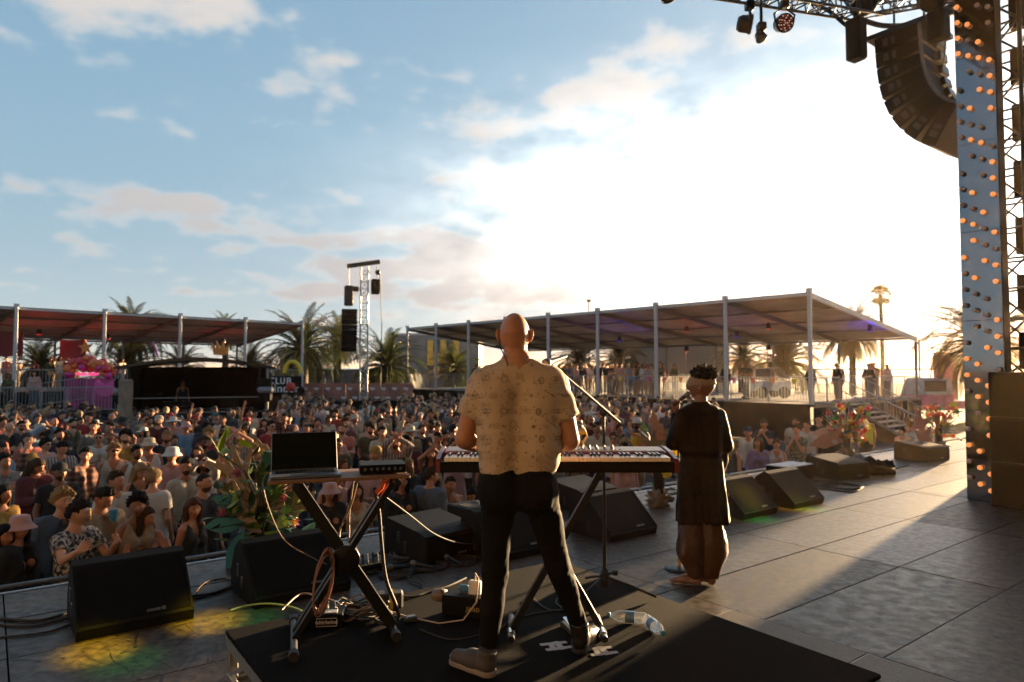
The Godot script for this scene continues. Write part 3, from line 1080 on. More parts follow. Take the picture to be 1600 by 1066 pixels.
func build_background() -> void:
	mat("palm_leaf", Color(0.075, 0.105, 0.028), 0.5)
	M.palm_leaf.vertex_color_use_as_albedo = true
	M.palm_leaf.backlight_enabled = true
	M.palm_leaf.backlight = Color(0.40, 0.48, 0.12)
	mat("palm_bark", Color(0.10, 0.075, 0.052), 0.9, 0.0, M.grain, 1.5, M.rough_n, 1.0)
	var crowns := [palm_crown(1, 3.7, 92), palm_crown(2, 3.5, 84), palm_crown(3, 3.6, 88)]
	# px, py of the crown's heart, depth, size, label
	var palms := [
		[472, 545, 55.0, 1.12, "largest palm tree, behind the open end of the red-lit canopy"],
		[528, 533, 66.0, 0.98, "palm tree half hidden behind the delay speaker stack"],
		[603, 570, 52.0, 0.95, "palm tree leaning out just beyond the truss tower"],
		[206, 522, 62.0, 1.0, "palm tree whose crown rises above the canopy near its middle"],
		[352, 520, 74.0, 0.8, "small palm crown peeking over the left canopy roof"],
		[62, 572, 60.0, 1.0, "palm tree seen below the canopy behind the red spotlight"],
		[196, 580, 58.0, 1.0, "palm tree behind the balloon garland under the canopy"],
		[282, 574, 66.0, 0.9, "palm tree under the canopy behind the pink stick"],
		[390, 578, 64.0, 0.9, "palm tree behind the orange crown shape"],
		[712, 578, 62.0, 0.8, "low palm tree in front of the golden office windows"],
		[905, 566, 60.0, 0.95, "palm tree behind terrace just past the bald man"],
		[968, 562, 62.0, 0.9, "palm tree behind terrace right of the leaning boom"],
		[1225, 566, 50.0, 0.95, "yellow-green sunlit palm tree behind the stair end of the terrace"],
		[1160, 560, 60.0, 0.8, "palm tree behind the singer's shoulder and terrace post"],
		[1331, 522, 46.0, 0.72, "slender palm tree with drooping skirt past the canopy end"],
		[1535, 536, 40.0, 1.05, "palm tree partly hidden behind the mirrored light column"]]
	for k in palms.size():
		var p: Array = palms[k]
		var c := at(p[0], p[1], p[2])
		var t := thing("palm_tree", p[4], "palm tree", flat(c), k * 1.7, "date palms around the field")
		part(palm_trunk(c.y, 0.45 * p[3], 0.36 * p[3]) if k != 14 else palm_trunk(c.y, 0.24, 0.2), "trunk", M.palm_bark, t)
		part(crowns[k % 3], "crown", M.palm_leaf, t, Transform3D(Basis().scaled(Vector3.ONE * p[3]), Vector3(0, c.y, 0)))
	# the tall thin fan palm
	var fc := at(1376, 462, 78.0)
	var ft := thing("fan_palm", "tall thin fan palm standing alone against the sunset", "palm tree", flat(fc), 0.4)
	part(palm_trunk(fc.y, 0.26, 0.17), "trunk", M.palm_bark, ft)
	var fg := Geo.new()
	var fr := RandomNumberGenerator.new()
	fr.seed = 9
	for k in 46:
		var az := k * 2.4
		var el := lerpf(1.4, -1.1, k / 46.0)
		var out := Vector3(cos(az) * cos(el), sin(el), sin(az) * cos(el))
		var sd := out.cross(Vector3.UP).normalized()
		var hub := out * 0.75
		fg.rod(Vector3.ZERO, hub, 0.02, -1.0, 4)
		for q in 11:
			var an := (q - 5) * 0.27
			var d := (out * cos(an) + sd * sin(an)).normalized()
			var tip := hub + d * 0.78 + Vector3(0, -0.12 * absf(q - 5) / 5.0, 0)
			var w := sd * cos(an) * 0.04 - out * sin(an) * 0.04
			fg.tri(hub - w * 0.3, hub + d * 0.4 + w, tip)
			fg.tri(hub - w * 0.3, tip, hub + d * 0.4 - w)
	part(fg, "crown", M.palm_leaf, ft, Transform3D(Basis(), Vector3(0, fc.y, 0)))
	build_buildings()
	build_tower()
	build_booth()
	build_sign_and_deco()
	build_truck()

func build_buildings() -> void:
	mat("cladding", Color(0.25, 0.26, 0.28), 0.55, 0.2, M.blotch, 0.08)
	mat("gold_glass", Color(0.42, 0.24, 0.05), 0.12, 0.85)
	mat("dark_glass", Color(0.03, 0.035, 0.04), 0.08)
	mat("concrete_wall", Color(0.17, 0.165, 0.16), 0.85, 0.0, M.blotch, 0.2, M.rough_n, 0.5)
	mat("coral_board", Color(0.46, 0.17, 0.12), 0.75, 0.0, M.blotch, 0.2)
	mat("white_print", Color(0.72, 0.70, 0.68), 0.6)
	# grey office building with golden windows
	var p0 := at(612, 610, 80.0)
	var p1 := at(748, 610, 80.0)
	var w := p1.x - p0.x
	var top := at(640, 524, 80.0).y
	var b := thing("office_building", "grey clad building with tall golden windows beyond the terrace", "building", Vector3(p0.x, 0, -80))
	var g := Geo.new()
	g.box(Vector3(w * 0.5, top * 0.5, -6), Vector3(w, top, 12))
	part(g, "wall", M.cladding, b)
	for k in 22:
		g = Geo.new()
		if k * 0.2 < 4.4:
			g.box(Vector3(0.12 + k * 0.2, top * 0.5, 0.03), Vector3(0.17, top - 0.1, 0.06))
			part(g, "cladding_panel", M.cladding, b)
	var wx0 := at(667, 578, 80).x - p0.x
	var wx1 := at(718, 578, 80).x - p0.x
	var wy0 := 2.0
	var wy1 := at(690, 531, 80).y
	for i in 5:
		for j in 3:
			g = Geo.new()
			var x := lerpf(wx0, wx1, (i + 0.5) / 5.0)
			var y := lerpf(wy0, wy1, (j + 0.5) / 3.0)
			g.box(Vector3(x, y, 0.05), Vector3((wx1 - wx0) / 5.0 - 0.08, (wy1 - wy0) / 3.0 - 0.06, 0.05))
			var win := part(g, "window", M.gold_glass if (i * 2 + j * 3) % 4 else M.dark_glass, b)
	g = Geo.new()
	for i in 6: g.box(Vector3(lerpf(wx0, wx1, i / 5.0), (wy0 + wy1) * 0.5, 0.08), Vector3(0.07, wy1 - wy0, 0.1))
	for j in 4: g.box(Vector3((wx0 + wx1) * 0.5, lerpf(wy0, wy1, j / 3.0), 0.08), Vector3(wx1 - wx0, 0.06, 0.09))
	part(g, "window_frame", M.beam_grey, b)
	g = Geo.new()
	g.box(Vector3(w * 0.5, top + 0.12, -6), Vector3(w + 0.2, 0.24, 12.2))
	part(g, "parapet", M.white_paint, b)
	# low grey wall
	p0 = at(400, 620, 66.0)
	p1 = at(650, 620, 66.0)
	var wl := thing("boundary_wall", "long low grey wall behind the palms and coral hoarding", "wall", Vector3(p0.x, 0, -66))
	var wt := at(500, 577, 66.0).y
	var m := 9
	for k in m:
		g = Geo.new()
		g.cbox(Vector3((p1.x - p0.x) * (k + 0.5) / m, wt * 0.5, 0), Vector3((p1.x - p0.x) / m - 0.03, wt, 0.3), 0.02)
		part(g, "wall_panel", M.concrete_wall, wl)
	# coral hoarding with white marks
	var c0 := at(470, 640, 47.0)
	var c1 := at(645, 640, 47.0)
	var ct := at(550, 599, 47.0).y
	var hd := thing("hoarding", "coral pink hoarding with rows of small white printed marks", "hoarding", Vector3(c0.x, 0, -47))
	for k in 5:
		g = Geo.new()
		var pw := (c1.x - c0.x) / 5.0
		g.cbox(Vector3(pw * (k + 0.5), ct * 0.5, 0), Vector3(pw - 0.02, ct, 0.06), 0.008)
		var pan := part(g, "hoarding_panel", M.coral_board, hd)
		g = Geo.new()
		for row in 3:
			for q in 2:
				var x := pw * (k + 0.28 + 0.5 * q + (0.22 if row % 2 else 0.0) - 0.1)
				g.cbox(Vector3(x, ct - 0.35 - row * 0.62, 0.034), Vector3(0.34, 0.09, 0.006), 0.002)
				g.cbox(Vector3(x + 0.04, ct - 0.45 - row * 0.62, 0.034), Vector3(0.2, 0.05, 0.006), 0.002)
		part(g, "printed_mark", M.white_print, pan)
	# dark shed behind the right terrace
	var s0 := at(985, 600, 64.0)
	var s1 := at(1140, 600, 64.0)
	var st := at(1000, 533, 64.0).y
	var sh := thing("dark_building", "low dark building behind the right-hand terrace", "building", Vector3(s0.x, 0, -64))
	g = Geo.new()
	g.box(Vector3((s1.x - s0.x) * 0.5, st * 0.5 + 0.9, -3), Vector3(s1.x - s0.x, st - 1.8, 6))
	part(g, "upper_wall", M.beam_grey, sh)
	g = Geo.new()
	g.box(Vector3((s1.x - s0.x) * 0.5, 0.9, -3.2), Vector3(s1.x - s0.x - 0.2, 1.8, 5.6))
	part(g, "lower_wall", M.white_paint, sh)
	g = Geo.new()
	g.box(Vector3((s1.x - s0.x) * 0.5, st + 0.1, -3), Vector3(s1.x - s0.x + 0.5, 0.2, 6.5))
	part(g, "roof", M.black_paint, sh)

func build_tower() -> void:
	var d := 34.0
	var base := flat(at(568, 578, d))
	var top := at(568, 418, d).y
	var t := thing("delay_tower", "silver truss tower carrying delay speakers above the crowd", "tower", base, 0.3)
	var g := Geo.new()
	g.box(Vector3(0, 0.75, 0), Vector3(3.0, 1.5, 2.4))
	part(g, "base_block", M.black_cloth, t)
	var tr := truss_geo(Vector3(0, 1.3, 0), Vector3(0, top, 0), 0.36, 0.026, 0.014, 0.36)
	var ch := part(tr[0], "truss_chord", M.aluminium, t)
	part(tr[1], "bracing", M.aluminium, ch)
	g = Geo.new()
	g.bar(Vector3(-0.85, top + 0.02, 0), Vector3(0.75, top + 0.32, 0), 0.24, 0.2)
	part(g, "jib", M.black_metal, t)
	g = Geo.new()
	g.rod(Vector3(0.62, top + 0.1, 0), Vector3(0.62, top - 0.5, 0), 0.02)
	g.ell(Vector3(0.66, top - 0.22, 0), Vector3(0.14, 0.14, 0.14))
	part(g, "pulley", M.black_metal, t)
	g = Geo.new()
	g.cbox(Vector3(0.55, top - 0.95, 0), Vector3(0.42, 0.75, 0.42), 0.05)
	part(g, "chain_bag", M.black_cloth, t)
	g = Geo.new()
	g.tube([Vector3(0.75, top - 0.3, 0.2), Vector3(0.85, top - 3.0, 0.25), Vector3(0.8, top - 6.3, 0.3)], 0.02, 4)
	part(g, "cable", M.black_rubber, t)
	g = Geo.new()
	g.rod(Vector3(-0.75, top, 0), Vector3(-0.75, top - 1.0, 0), 0.015, -1.0, 5)
	g.cbox(Vector3(-0.75, top - 1.45, 0), Vector3(0.45, 1.0, 0.4), 0.06)
	g.cbox(Vector3(-0.5, top - 1.1, 0), Vector3(0.5, 0.25, 0.3), 0.05)
	part(g, "chain_hoist", M.black_metal, t)
	for k in 8:
		g = Geo.new()
		var a := -0.06 * k
		g.cbox(Vector3(0, 0, 0), Vector3(0.74, 0.24, 0.5), 0.02)
		g.box(Vector3(0, 0, 0.255), Vector3(0.6, 0.16, 0.02))
		part(g, "speaker_box", M.black_paint, t, Transform3D(Basis(Vector3.RIGHT, 0.02 * k * k * 0.35), Vector3(-0.72, top - 2.25 - k * 0.255, 0.1 - 0.006 * k * k)))

func build_booth() -> void:
	# the mixing booth: black box stage with a bowed roof
	mat("canvas_tan", Color(0.34, 0.24, 0.16), 0.85, 0.0, M.blotch, 0.6)
	mat("clear_wrap", Color(0.3, 0.3, 0.32), 0.25, 0.1, M.grain, 3.0)
	var d := 22.6
	var p0 := at(192, 600, d)
	var w := 4.5
	var turn := 0.38
	var t := thing("mixing_booth", "black mixing booth with bowed roof standing in the crowd", "booth", Vector3(p0.x, 0, -d), turn)
	var edge := at(192, 573, d).y
	var peak := at(300, 558, d).y
	var poly := PackedVector2Array()
	for k in 17:
		var f := k / 16.0
		poly.append(Vector2(-0.25 + (w + 0.5) * f, edge + (peak - edge) * sin(PI * f)))
	for k in 17:
		var f := 1.0 - k / 16.0
		poly.append(Vector2(-0.25 + (w + 0.5) * f, edge - 0.09 + (peak - edge - 0.02) * sin(PI * f)))
	var g := Geo.new()
	g.prism(poly, 4.6, Transform3D(Basis(), Vector3(0, 0, -4.4)))
	part(g, "roof", M.black_satin, t)
	g = Geo.new()
	g.box(Vector3(w * 0.5, edge * 0.5, -4.3), Vector3(w, edge, 0.05))
	part(g, "back_wall", M.black_cloth, t)
	for s in [0.04, w - 0.04]:
		g = Geo.new()
		g.box(Vector3(s, edge * 0.5, -2.6), Vector3(0.05, edge - 0.1, 3.3))
		part(g, "side_wall", M.black_cloth, t)
	for s in [0.0, w]:
		g = Geo.new()
		g.cbox(Vector3(s, edge * 0.5, 0), Vector3(0.08, edge, 0.08), 0.01)
		part(g, "post", M.galvanised, t)
	g = Geo.new()
	g.box(Vector3(w * 0.5, 0.45, -1.8), Vector3(w - 0.2, 0.9, 4.0))
	part(g, "floor", M.black_cloth, t)
	g = Geo.new()
	g.box(Vector3(w * 0.5, 1.62, -0.5), Vector3(w - 0.9, 0.06, 0.8))
	g.box(Vector3(w * 0.5, 1.3, -0.15), Vector3(w - 0.9, 0.6, 0.04))
	part(g, "desk", M.black_metal, t)
	g = Geo.new()
	for k in 2: g.rod(Vector3(0.2, 1.55 + k * 0.5, 0.05), Vector3(w - 0.2, 1.55 + k * 0.5, 0.05), 0.02, -1.0, 5)
	part(g, "rail", M.galvanised, t)
	g = Geo.new()
	g.cbox(Vector3(w * 0.35, 1.8, -0.55), Vector3(0.9, 0.22, 0.6), 0.03)
	part(g, "rack", M.black_paint, t)
	g = Geo.new()
	g.cbox(Vector3(w * 0.72, 1.85, -0.6), Vector3(0.6, 0.4, 0.1), 0.02)
	part(g, "mixing_desk", M.black_paint, t)
	for s in [[0.05, "wrapped loudspeaker hanging at the near corner of the booth roof"], [w - 0.1, "wrapped loudspeaker hanging at the far corner of the booth roof"]]:
		var h := thing("hanging_speaker", s[1], "speaker", t.transform * Vector3(s[0], edge - 0.1, 0.3), turn, "loudspeakers hung from the booth roof")
		g = Geo.new()
		g.cbox(Vector3(0, -0.45, 0), Vector3(0.5, 0.3, 0.4), 0.06)
		g.cbox(Vector3(0.02, -0.95, 0), Vector3(0.46, 0.36, 0.4), 0.08)
		part(g, "cabinet", M.black_paint, h)
		g = Geo.new()
		g.cbox(Vector3(0.02, -0.7, 0), Vector3(0.55, 0.24, 0.44), 0.08)
		part(g, "clear_wrap", M.clear_wrap, h)
		g = Geo.new()
		for q in [-1.0, 1.0]: g.rod(Vector3(q * 0.15, 0.1, 0), Vector3(q * 0.2, -0.35, 0), 0.018, -1.0, 5)
		part(g, "bracket", M.black_metal, h)
	var tp := at(196, 620, d - 0.6)
	g = Geo.new()
	g.cbox(Vector3(0, 1.35, 0), Vector3(0.36, 2.7, 0.3), 0.05)
	single(g, "wrapped_pillar", "tan cloth-wrapped pillar at the near corner of the booth", "pillar", M.canvas_tan, flat(tp))

func text_mesh(s: String, size: float, depth := 0.02, bold := true) -> TextMesh:
	var t := TextMesh.new()
	t.text = s
	var f := SystemFont.new()
	f.font_names = PackedStringArray(["Droid Sans"])
	f.font_weight = 700 if bold else 400
	t.font = f
	t.font_size = 64
	t.pixel_size = size / 64.0
	t.depth = depth
	t.curve_step = 4.0
	return t

func lamp(called: String, label: String, pos: Vector3, col: Color, energy: float, aim := Vector3.DOWN) -> void:
	var o := thing(called, label, "lamp", pos, 0.0, "coloured lamps under the canopies")
	var g := Geo.new()
	var f := frame(-aim)
	g.lathe([Vector2(0.0, 0.3), Vector2(0.1, 0.28), Vector2(0.14, 0.0), Vector2(0.12, 0.02), Vector2(0.0, 0.04)], 12, Transform3D(f, Vector3.ZERO))
	part(g, "housing", M.black_metal, o)
	g = Geo.new()
	g.lathe([Vector2(0.0, -0.012), Vector2(0.115, -0.006), Vector2(0.12, 0.012)], 12, Transform3D(f, Vector3.ZERO))
	var m := StandardMaterial3D.new()
	m.resource_name = "lamp_glow"
	m.albedo_color = Color.BLACK
	m.emission_enabled = true
	m.emission = col
	m.emission_energy_multiplier = 1.6 / EXPO
	part(g, "light_lens", m, o)
	var l := OmniLight3D.new()
	l.name = "lamp_light"
	l.light_color = col
	l.light_energy = energy * 0.09 / EXPO
	l.light_size = 0.1
	l.omni_range = 14.0
	l.omni_attenuation = 2.0
	l.shadow_enabled = true
	l.position = aim * 0.16
	o.add_child(l)

func build_sign_and_deco() -> void:
	# club sign
	var d := 43.0
	var p0 := at(383, 614, d)
	var p1 := at(471, 588, d)
	var s := thing("club_sign", "black sign board with white bold lettering below canopy end", "sign", Vector3((p0.x + p1.x) * 0.5, 0, -d))
	var w := p1.x - p0.x
	var g := Geo.new()
	g.cbox(Vector3(0, (p1.y + p0.y) * 0.5 - 0.1, 0), Vector3(w, p1.y - p0.y + 0.2, 0.12), 0.01)
	part(g, "board", M.black_paint, s)
	g = Geo.new()
	for q in [-1.0, 1.0]: g.box(Vector3(q * w * 0.4, (p0.y - 0.2) * 0.5, -0.05), Vector3(0.1, p0.y - 0.2, 0.08))
	part(g, "leg", M.black_metal, s)
	part(text_mesh("CLUB", 0.56), "lettering", M.white_print, s, Transform3D(Basis(), Vector3(w * 0.13, p1.y - 0.30, 0.07)))
	part(text_mesh("tinder", 0.62), "lettering", M.white_print, s, Transform3D(Basis(), Vector3(w * 0.2, p0.y + 0.25, 0.07)))
	# coloured paper flowers in front of the sign
	mat("panel_red", Color(0.22, 0.02, 0.025), 0.7)
	mat("magenta", Color(0.65, 0.03, 0.18), 0.6)
	mat("hot_red", Color(0.60, 0.035, 0.03), 0.55)
	mat("orange_paper", Color(0.75, 0.22, 0.03), 0.6)
	mat("yellow_paper", Color(0.75, 0.48, 0.03), 0.6)
	mat("blue_paper", Color(0.06, 0.22, 0.55), 0.6)
	mat("pink_paper", Color(0.72, 0.08, 0.28), 0.6)
	mat("balloon_orange", Color(0.72, 0.13, 0.02), 0.25)
	mat("balloon_red", Color(0.58, 0.02, 0.03), 0.25)
	mat("balloon_pink", Color(0.6, 0.03, 0.22), 0.25)
	for f in [[456, 607, 0.34, M.hot_red, "red balloon bunch in front of the club sign lettering"], [418, 608, 0.26, M.orange_paper, "orange paper flower at the lower left of the club sign"], [421, 613, 0.2, M.blue_paper, "small blue paper ball below the orange flower on sign"], [457, 583, 0.4, M.yellow_paper, "yellow paper ring standing above the club sign"]]:
		g = Geo.new()
		var rr := RandomNumberGenerator.new()
		rr.seed = int(f[0])
		if f[3] == M.yellow_paper:
			var ring := []
			for k in 15: ring.append(Vector3(cos(PI * k / 14.0) * 0.5, sin(PI * k / 14.0) * 0.7, 0))
			g.tube(ring, 0.13, 8)
		else:
			for k in 9: g.ell(Vector3(rr.randf_range(-1, 1), rr.randf_range(-1, 1), rr.randf_range(-0.3, 0.6)) * f[2] * 0.62, Vector3.ONE * f[2] * rr.randf_range(0.42, 0.6))
		single(g, "sign_decoration", f[4], "decoration", f[3], at(f[0], f[1], d - 0.6), 0.0, "paper decorations round the club sign")
	# balloon garland and pink arch on the left terrace
	var gp := at(142, 578, 33.0)
	var gar := thing("balloon_garland", "orange and red balloon garland on the left-hand terrace", "balloons", gp)
	var rg := RandomNumberGenerator.new()
	rg.seed = 4
	for k in 46:
		var f := k / 45.0
		var x := lerpf(-1.05, 1.05, f)
		var y := 0.42 * sin(PI * pow(f, 0.8)) - 0.15 + rg.randf_range(-0.25, 0.28)
		g = Geo.new()
		var r := rg.randf_range(0.10, 0.23)
		g.ell(Vector3.ZERO, Vector3(r, r * 1.12, r), Basis(), 8, 12)
		g.lathe([Vector2(0.0, -r * 1.1), Vector2(0.03, -r * 1.1 - 0.04)], 6)
		part(g, "balloon", [M.balloon_orange, M.balloon_red, M.balloon_orange, M.balloon_pink][k % 4], gar, Transform3D(Basis(Vector3.BACK, rg.randf_range(-1, 1)), Vector3(x, y, rg.randf_range(-0.2, 0.25))))
	mat("neon_pink", Color(0.3, 0.02, 0.1), 0.4)
	M.neon_pink.emission_enabled = true
	M.neon_pink.emission = Color(1.0, 0.15, 0.5)
	M.neon_pink.emission_energy_multiplier = 1.4 / EXPO
	mat("pink_board", Color(0.55, 0.05, 0.22), 0.6, 0.0, M.blotch, 0.4)
	var np := at(136, 592, 32.7)
	var arch := thing("photo_wall", "pink photo wall with glowing neon words under the garland", "photo wall", flat(np, 1.1))
	g = Geo.new()
	g.cbox(Vector3(0, 0.75, -0.1), Vector3(2.3, 1.5, 0.08), 0.03)
	part(g, "board", M.pink_board, arch)
	part(text_mesh("Swipe Right", 0.19, 0.03), "neon_lettering", M.neon_pink, arch, Transform3D(Basis(), Vector3(0, np.y - 1.1 + 0.23, 0.0)))
	var cres := PackedVector2Array()
	for k in 15: cres.append(Vector2(-0.48 + 0.98 * (1.0 - cos(PI * k / 14.0)) * 0.5, -0.42 * sin(PI * k / 14.0)))
	for k in 8: cres.append(Vector2(0.5 - 0.05 * k, 0.36 - 0.06 * absf(k - 2)))
	for k in 5: cres.append(Vector2(-0.1 - 0.08 * k, 0.02 + 0.04 * k))
	g = Geo.new()
	var crescent := PackedVector2Array()
	for k in 22: crescent.append(Vector2(0.5 * cos(TAU * k / 22.0), 0.5 * sin(TAU * k / 22.0)) if sin(TAU * k / 22.0) < 0.55 else Vector2(0.5 * cos(TAU * k / 22.0), 0.9 - 1.2 * sin(TAU * k / 22.0) * 0.7))
	g.prism(crescent, 0.08)
	single(g, "pink_crescent", "bright pink crescent cut-out behind the landing fence", "cut-out", M.pink_paper, at(165, 603, 31.9))
	for f in [[10, 538, 36.0, 1.5, 1.3, "dark red square panel hanging under canopy by picture edge"], [114, 548, 38.0, 1.3, 1.2, "dark red square panel hanging beside the orange paper star"]]:
		g = Geo.new()
		g.cbox(Vector3.ZERO, Vector3(f[3], f[4], 0.06), 0.02)
		g.rod(Vector3(-0.3, f[4] * 0.5, 0), Vector3(-0.3, f[4] * 0.5 + 0.6, 0), 0.01, -1.0, 4)
		g.rod(Vector3(0.3, f[4] * 0.5, 0), Vector3(0.3, f[4] * 0.5 + 0.6, 0), 0.01, -1.0, 4)
		single(g, "red_panel", f[5], "panel", M.panel_red, at(f[0], f[1], f[2]), 0.3, "red panels under the canopy")
	var star := PackedVector2Array()
	for k in 10: star.append(Vector2(cos(TAU * k / 10.0 + 0.4), sin(TAU * k / 10.0 + 0.4)) * (0.42 if k % 2 == 0 else 0.17))
	g = Geo.new()
	g.prism(star, 0.05)
	single(g, "paper_star", "orange paper star hanging above the balloon garland", "star", M.orange_paper, at(134, 543, 35.0))
	g = Geo.new()
	g.prism(PackedVector2Array([Vector2(-0.32, -0.3), Vector2(0.3, -0.3), Vector2(0.42, 0.25), Vector2(0.2, -0.02), Vector2(0.12, 0.36), Vector2(-0.02, 0.0), Vector2(-0.2, 0.4), Vector2(-0.22, 0.02), Vector2(-0.46, 0.3)]), 0.06)
	single(g, "crown_cutout", "orange paper crown on a pole above the booth roof", "crown shape", M.orange_paper, at(345, 545, 33.0))
	g = Geo.new()
	g.rod(at(239, 535, 33.0), at(246, 556, 33.0), 0.045, -1.0, 8)
	single(g, "pink_stick", "slanted pink stick standing up behind the booth roof", "stick", M.pink_paper)
	# lamps
	lamp("spot_lamp", "red lamp under canopy nearest the picture edge", at(61, 523, 37.0), Color(1, 0.03, 0.03), 10.0)
	lamp("spot_lamp", "red lamp under canopy above the garland", at(168, 530, 40.5), Color(1, 0.03, 0.03), 10.0)
	lamp("spot_lamp", "red lamp under canopy above the orange paper crown", at(349, 536, 46.0), Color(1, 0.03, 0.05), 8.0)
	lamp("spot_lamp", "blue lamp under canopy just past the bald man", at(968, 533, 41.0), Color(0.18, 0.12, 1), 12.0)
	lamp("spot_lamp", "blue lamp under canopy left of the singer's post", at(1151, 526, 36.0), Color(0.18, 0.12, 1), 4.0)
	lamp("spot_lamp", "upper orange lamp under the right-hand canopy", at(1201, 514, 34.0), Color(1, 0.25, 0.04), 3.0)
	lamp("spot_lamp", "faint orange lamp under canopy behind the singer", at(1073, 518, 38.0), Color(1, 0.25, 0.04), 3.0)
	lamp("spot_lamp", "blue lamp under the free end of the right-hand canopy", at(1360, 517, 33.0), Color(0.15, 0.12, 1), 14.0)
	for f in [[1073, 549, 38.0, "orange lamp on a thin pole behind the singer's head"], [1201, 547, 38.0, "orange lamp on a thin pole near the terrace vehicle"]]:
		lamp("pole_lamp", f[3], at(f[0], f[1], f[2]), Color(1, 0.45, 0.1), 2.0)
		g = Geo.new()
		var pp := at(f[0], f[1], f[2])
		g.rod(Vector3(0, 1.6, 0), Vector3(0, pp.y - 0.03, 0), 0.03, -1.0, 6)
		single(g, "lamp_pole", "thin pole under the " + f[3].replace(" on a thin pole", ""), "pole", M.beam_grey, flat(pp) + Vector3(0, 0, -0.15))
	# bunting on the terrace fence
	var a := flat(at(1268, 578, 28.0))
	var b := flat(at(637, 578, 52.0))
	var u := (b - a).normalized()
	var cols := [M.yellow_paper, M.orange_paper, M.hot_red, M.magenta, M.blue_paper]
	for k in 12:
		g = Geo.new()
		g.prism(PackedVector2Array([Vector2(-0.13, 0), Vector2(0, -0.28), Vector2(0.13, 0)]), 0.008)
		var words := ["at the stair end", "second from the stair end", "third from the stair end", "fourth from the stair end", "fifth from the stair end", "sixth from the stair end", "seventh from the stair end", "eighth from the stair end", "ninth from the stair end", "tenth from the stair end", "eleventh from the stair end", "farthest along the fence"]
		single(g, "bunting_flag", ["yellow", "orange", "red", "magenta", "blue"][k % 5] + " triangular flag on terrace fence, " + words[k], "flag", cols[k % 5], a + u * (0.7 + k * 0.95) + Vector3(0, 1.58 + 1.06, 0) + Vector3(u.z, 0, -u.x) * 0.06, atan2(-u.z, u.x), "bunting flags on the terrace fence")

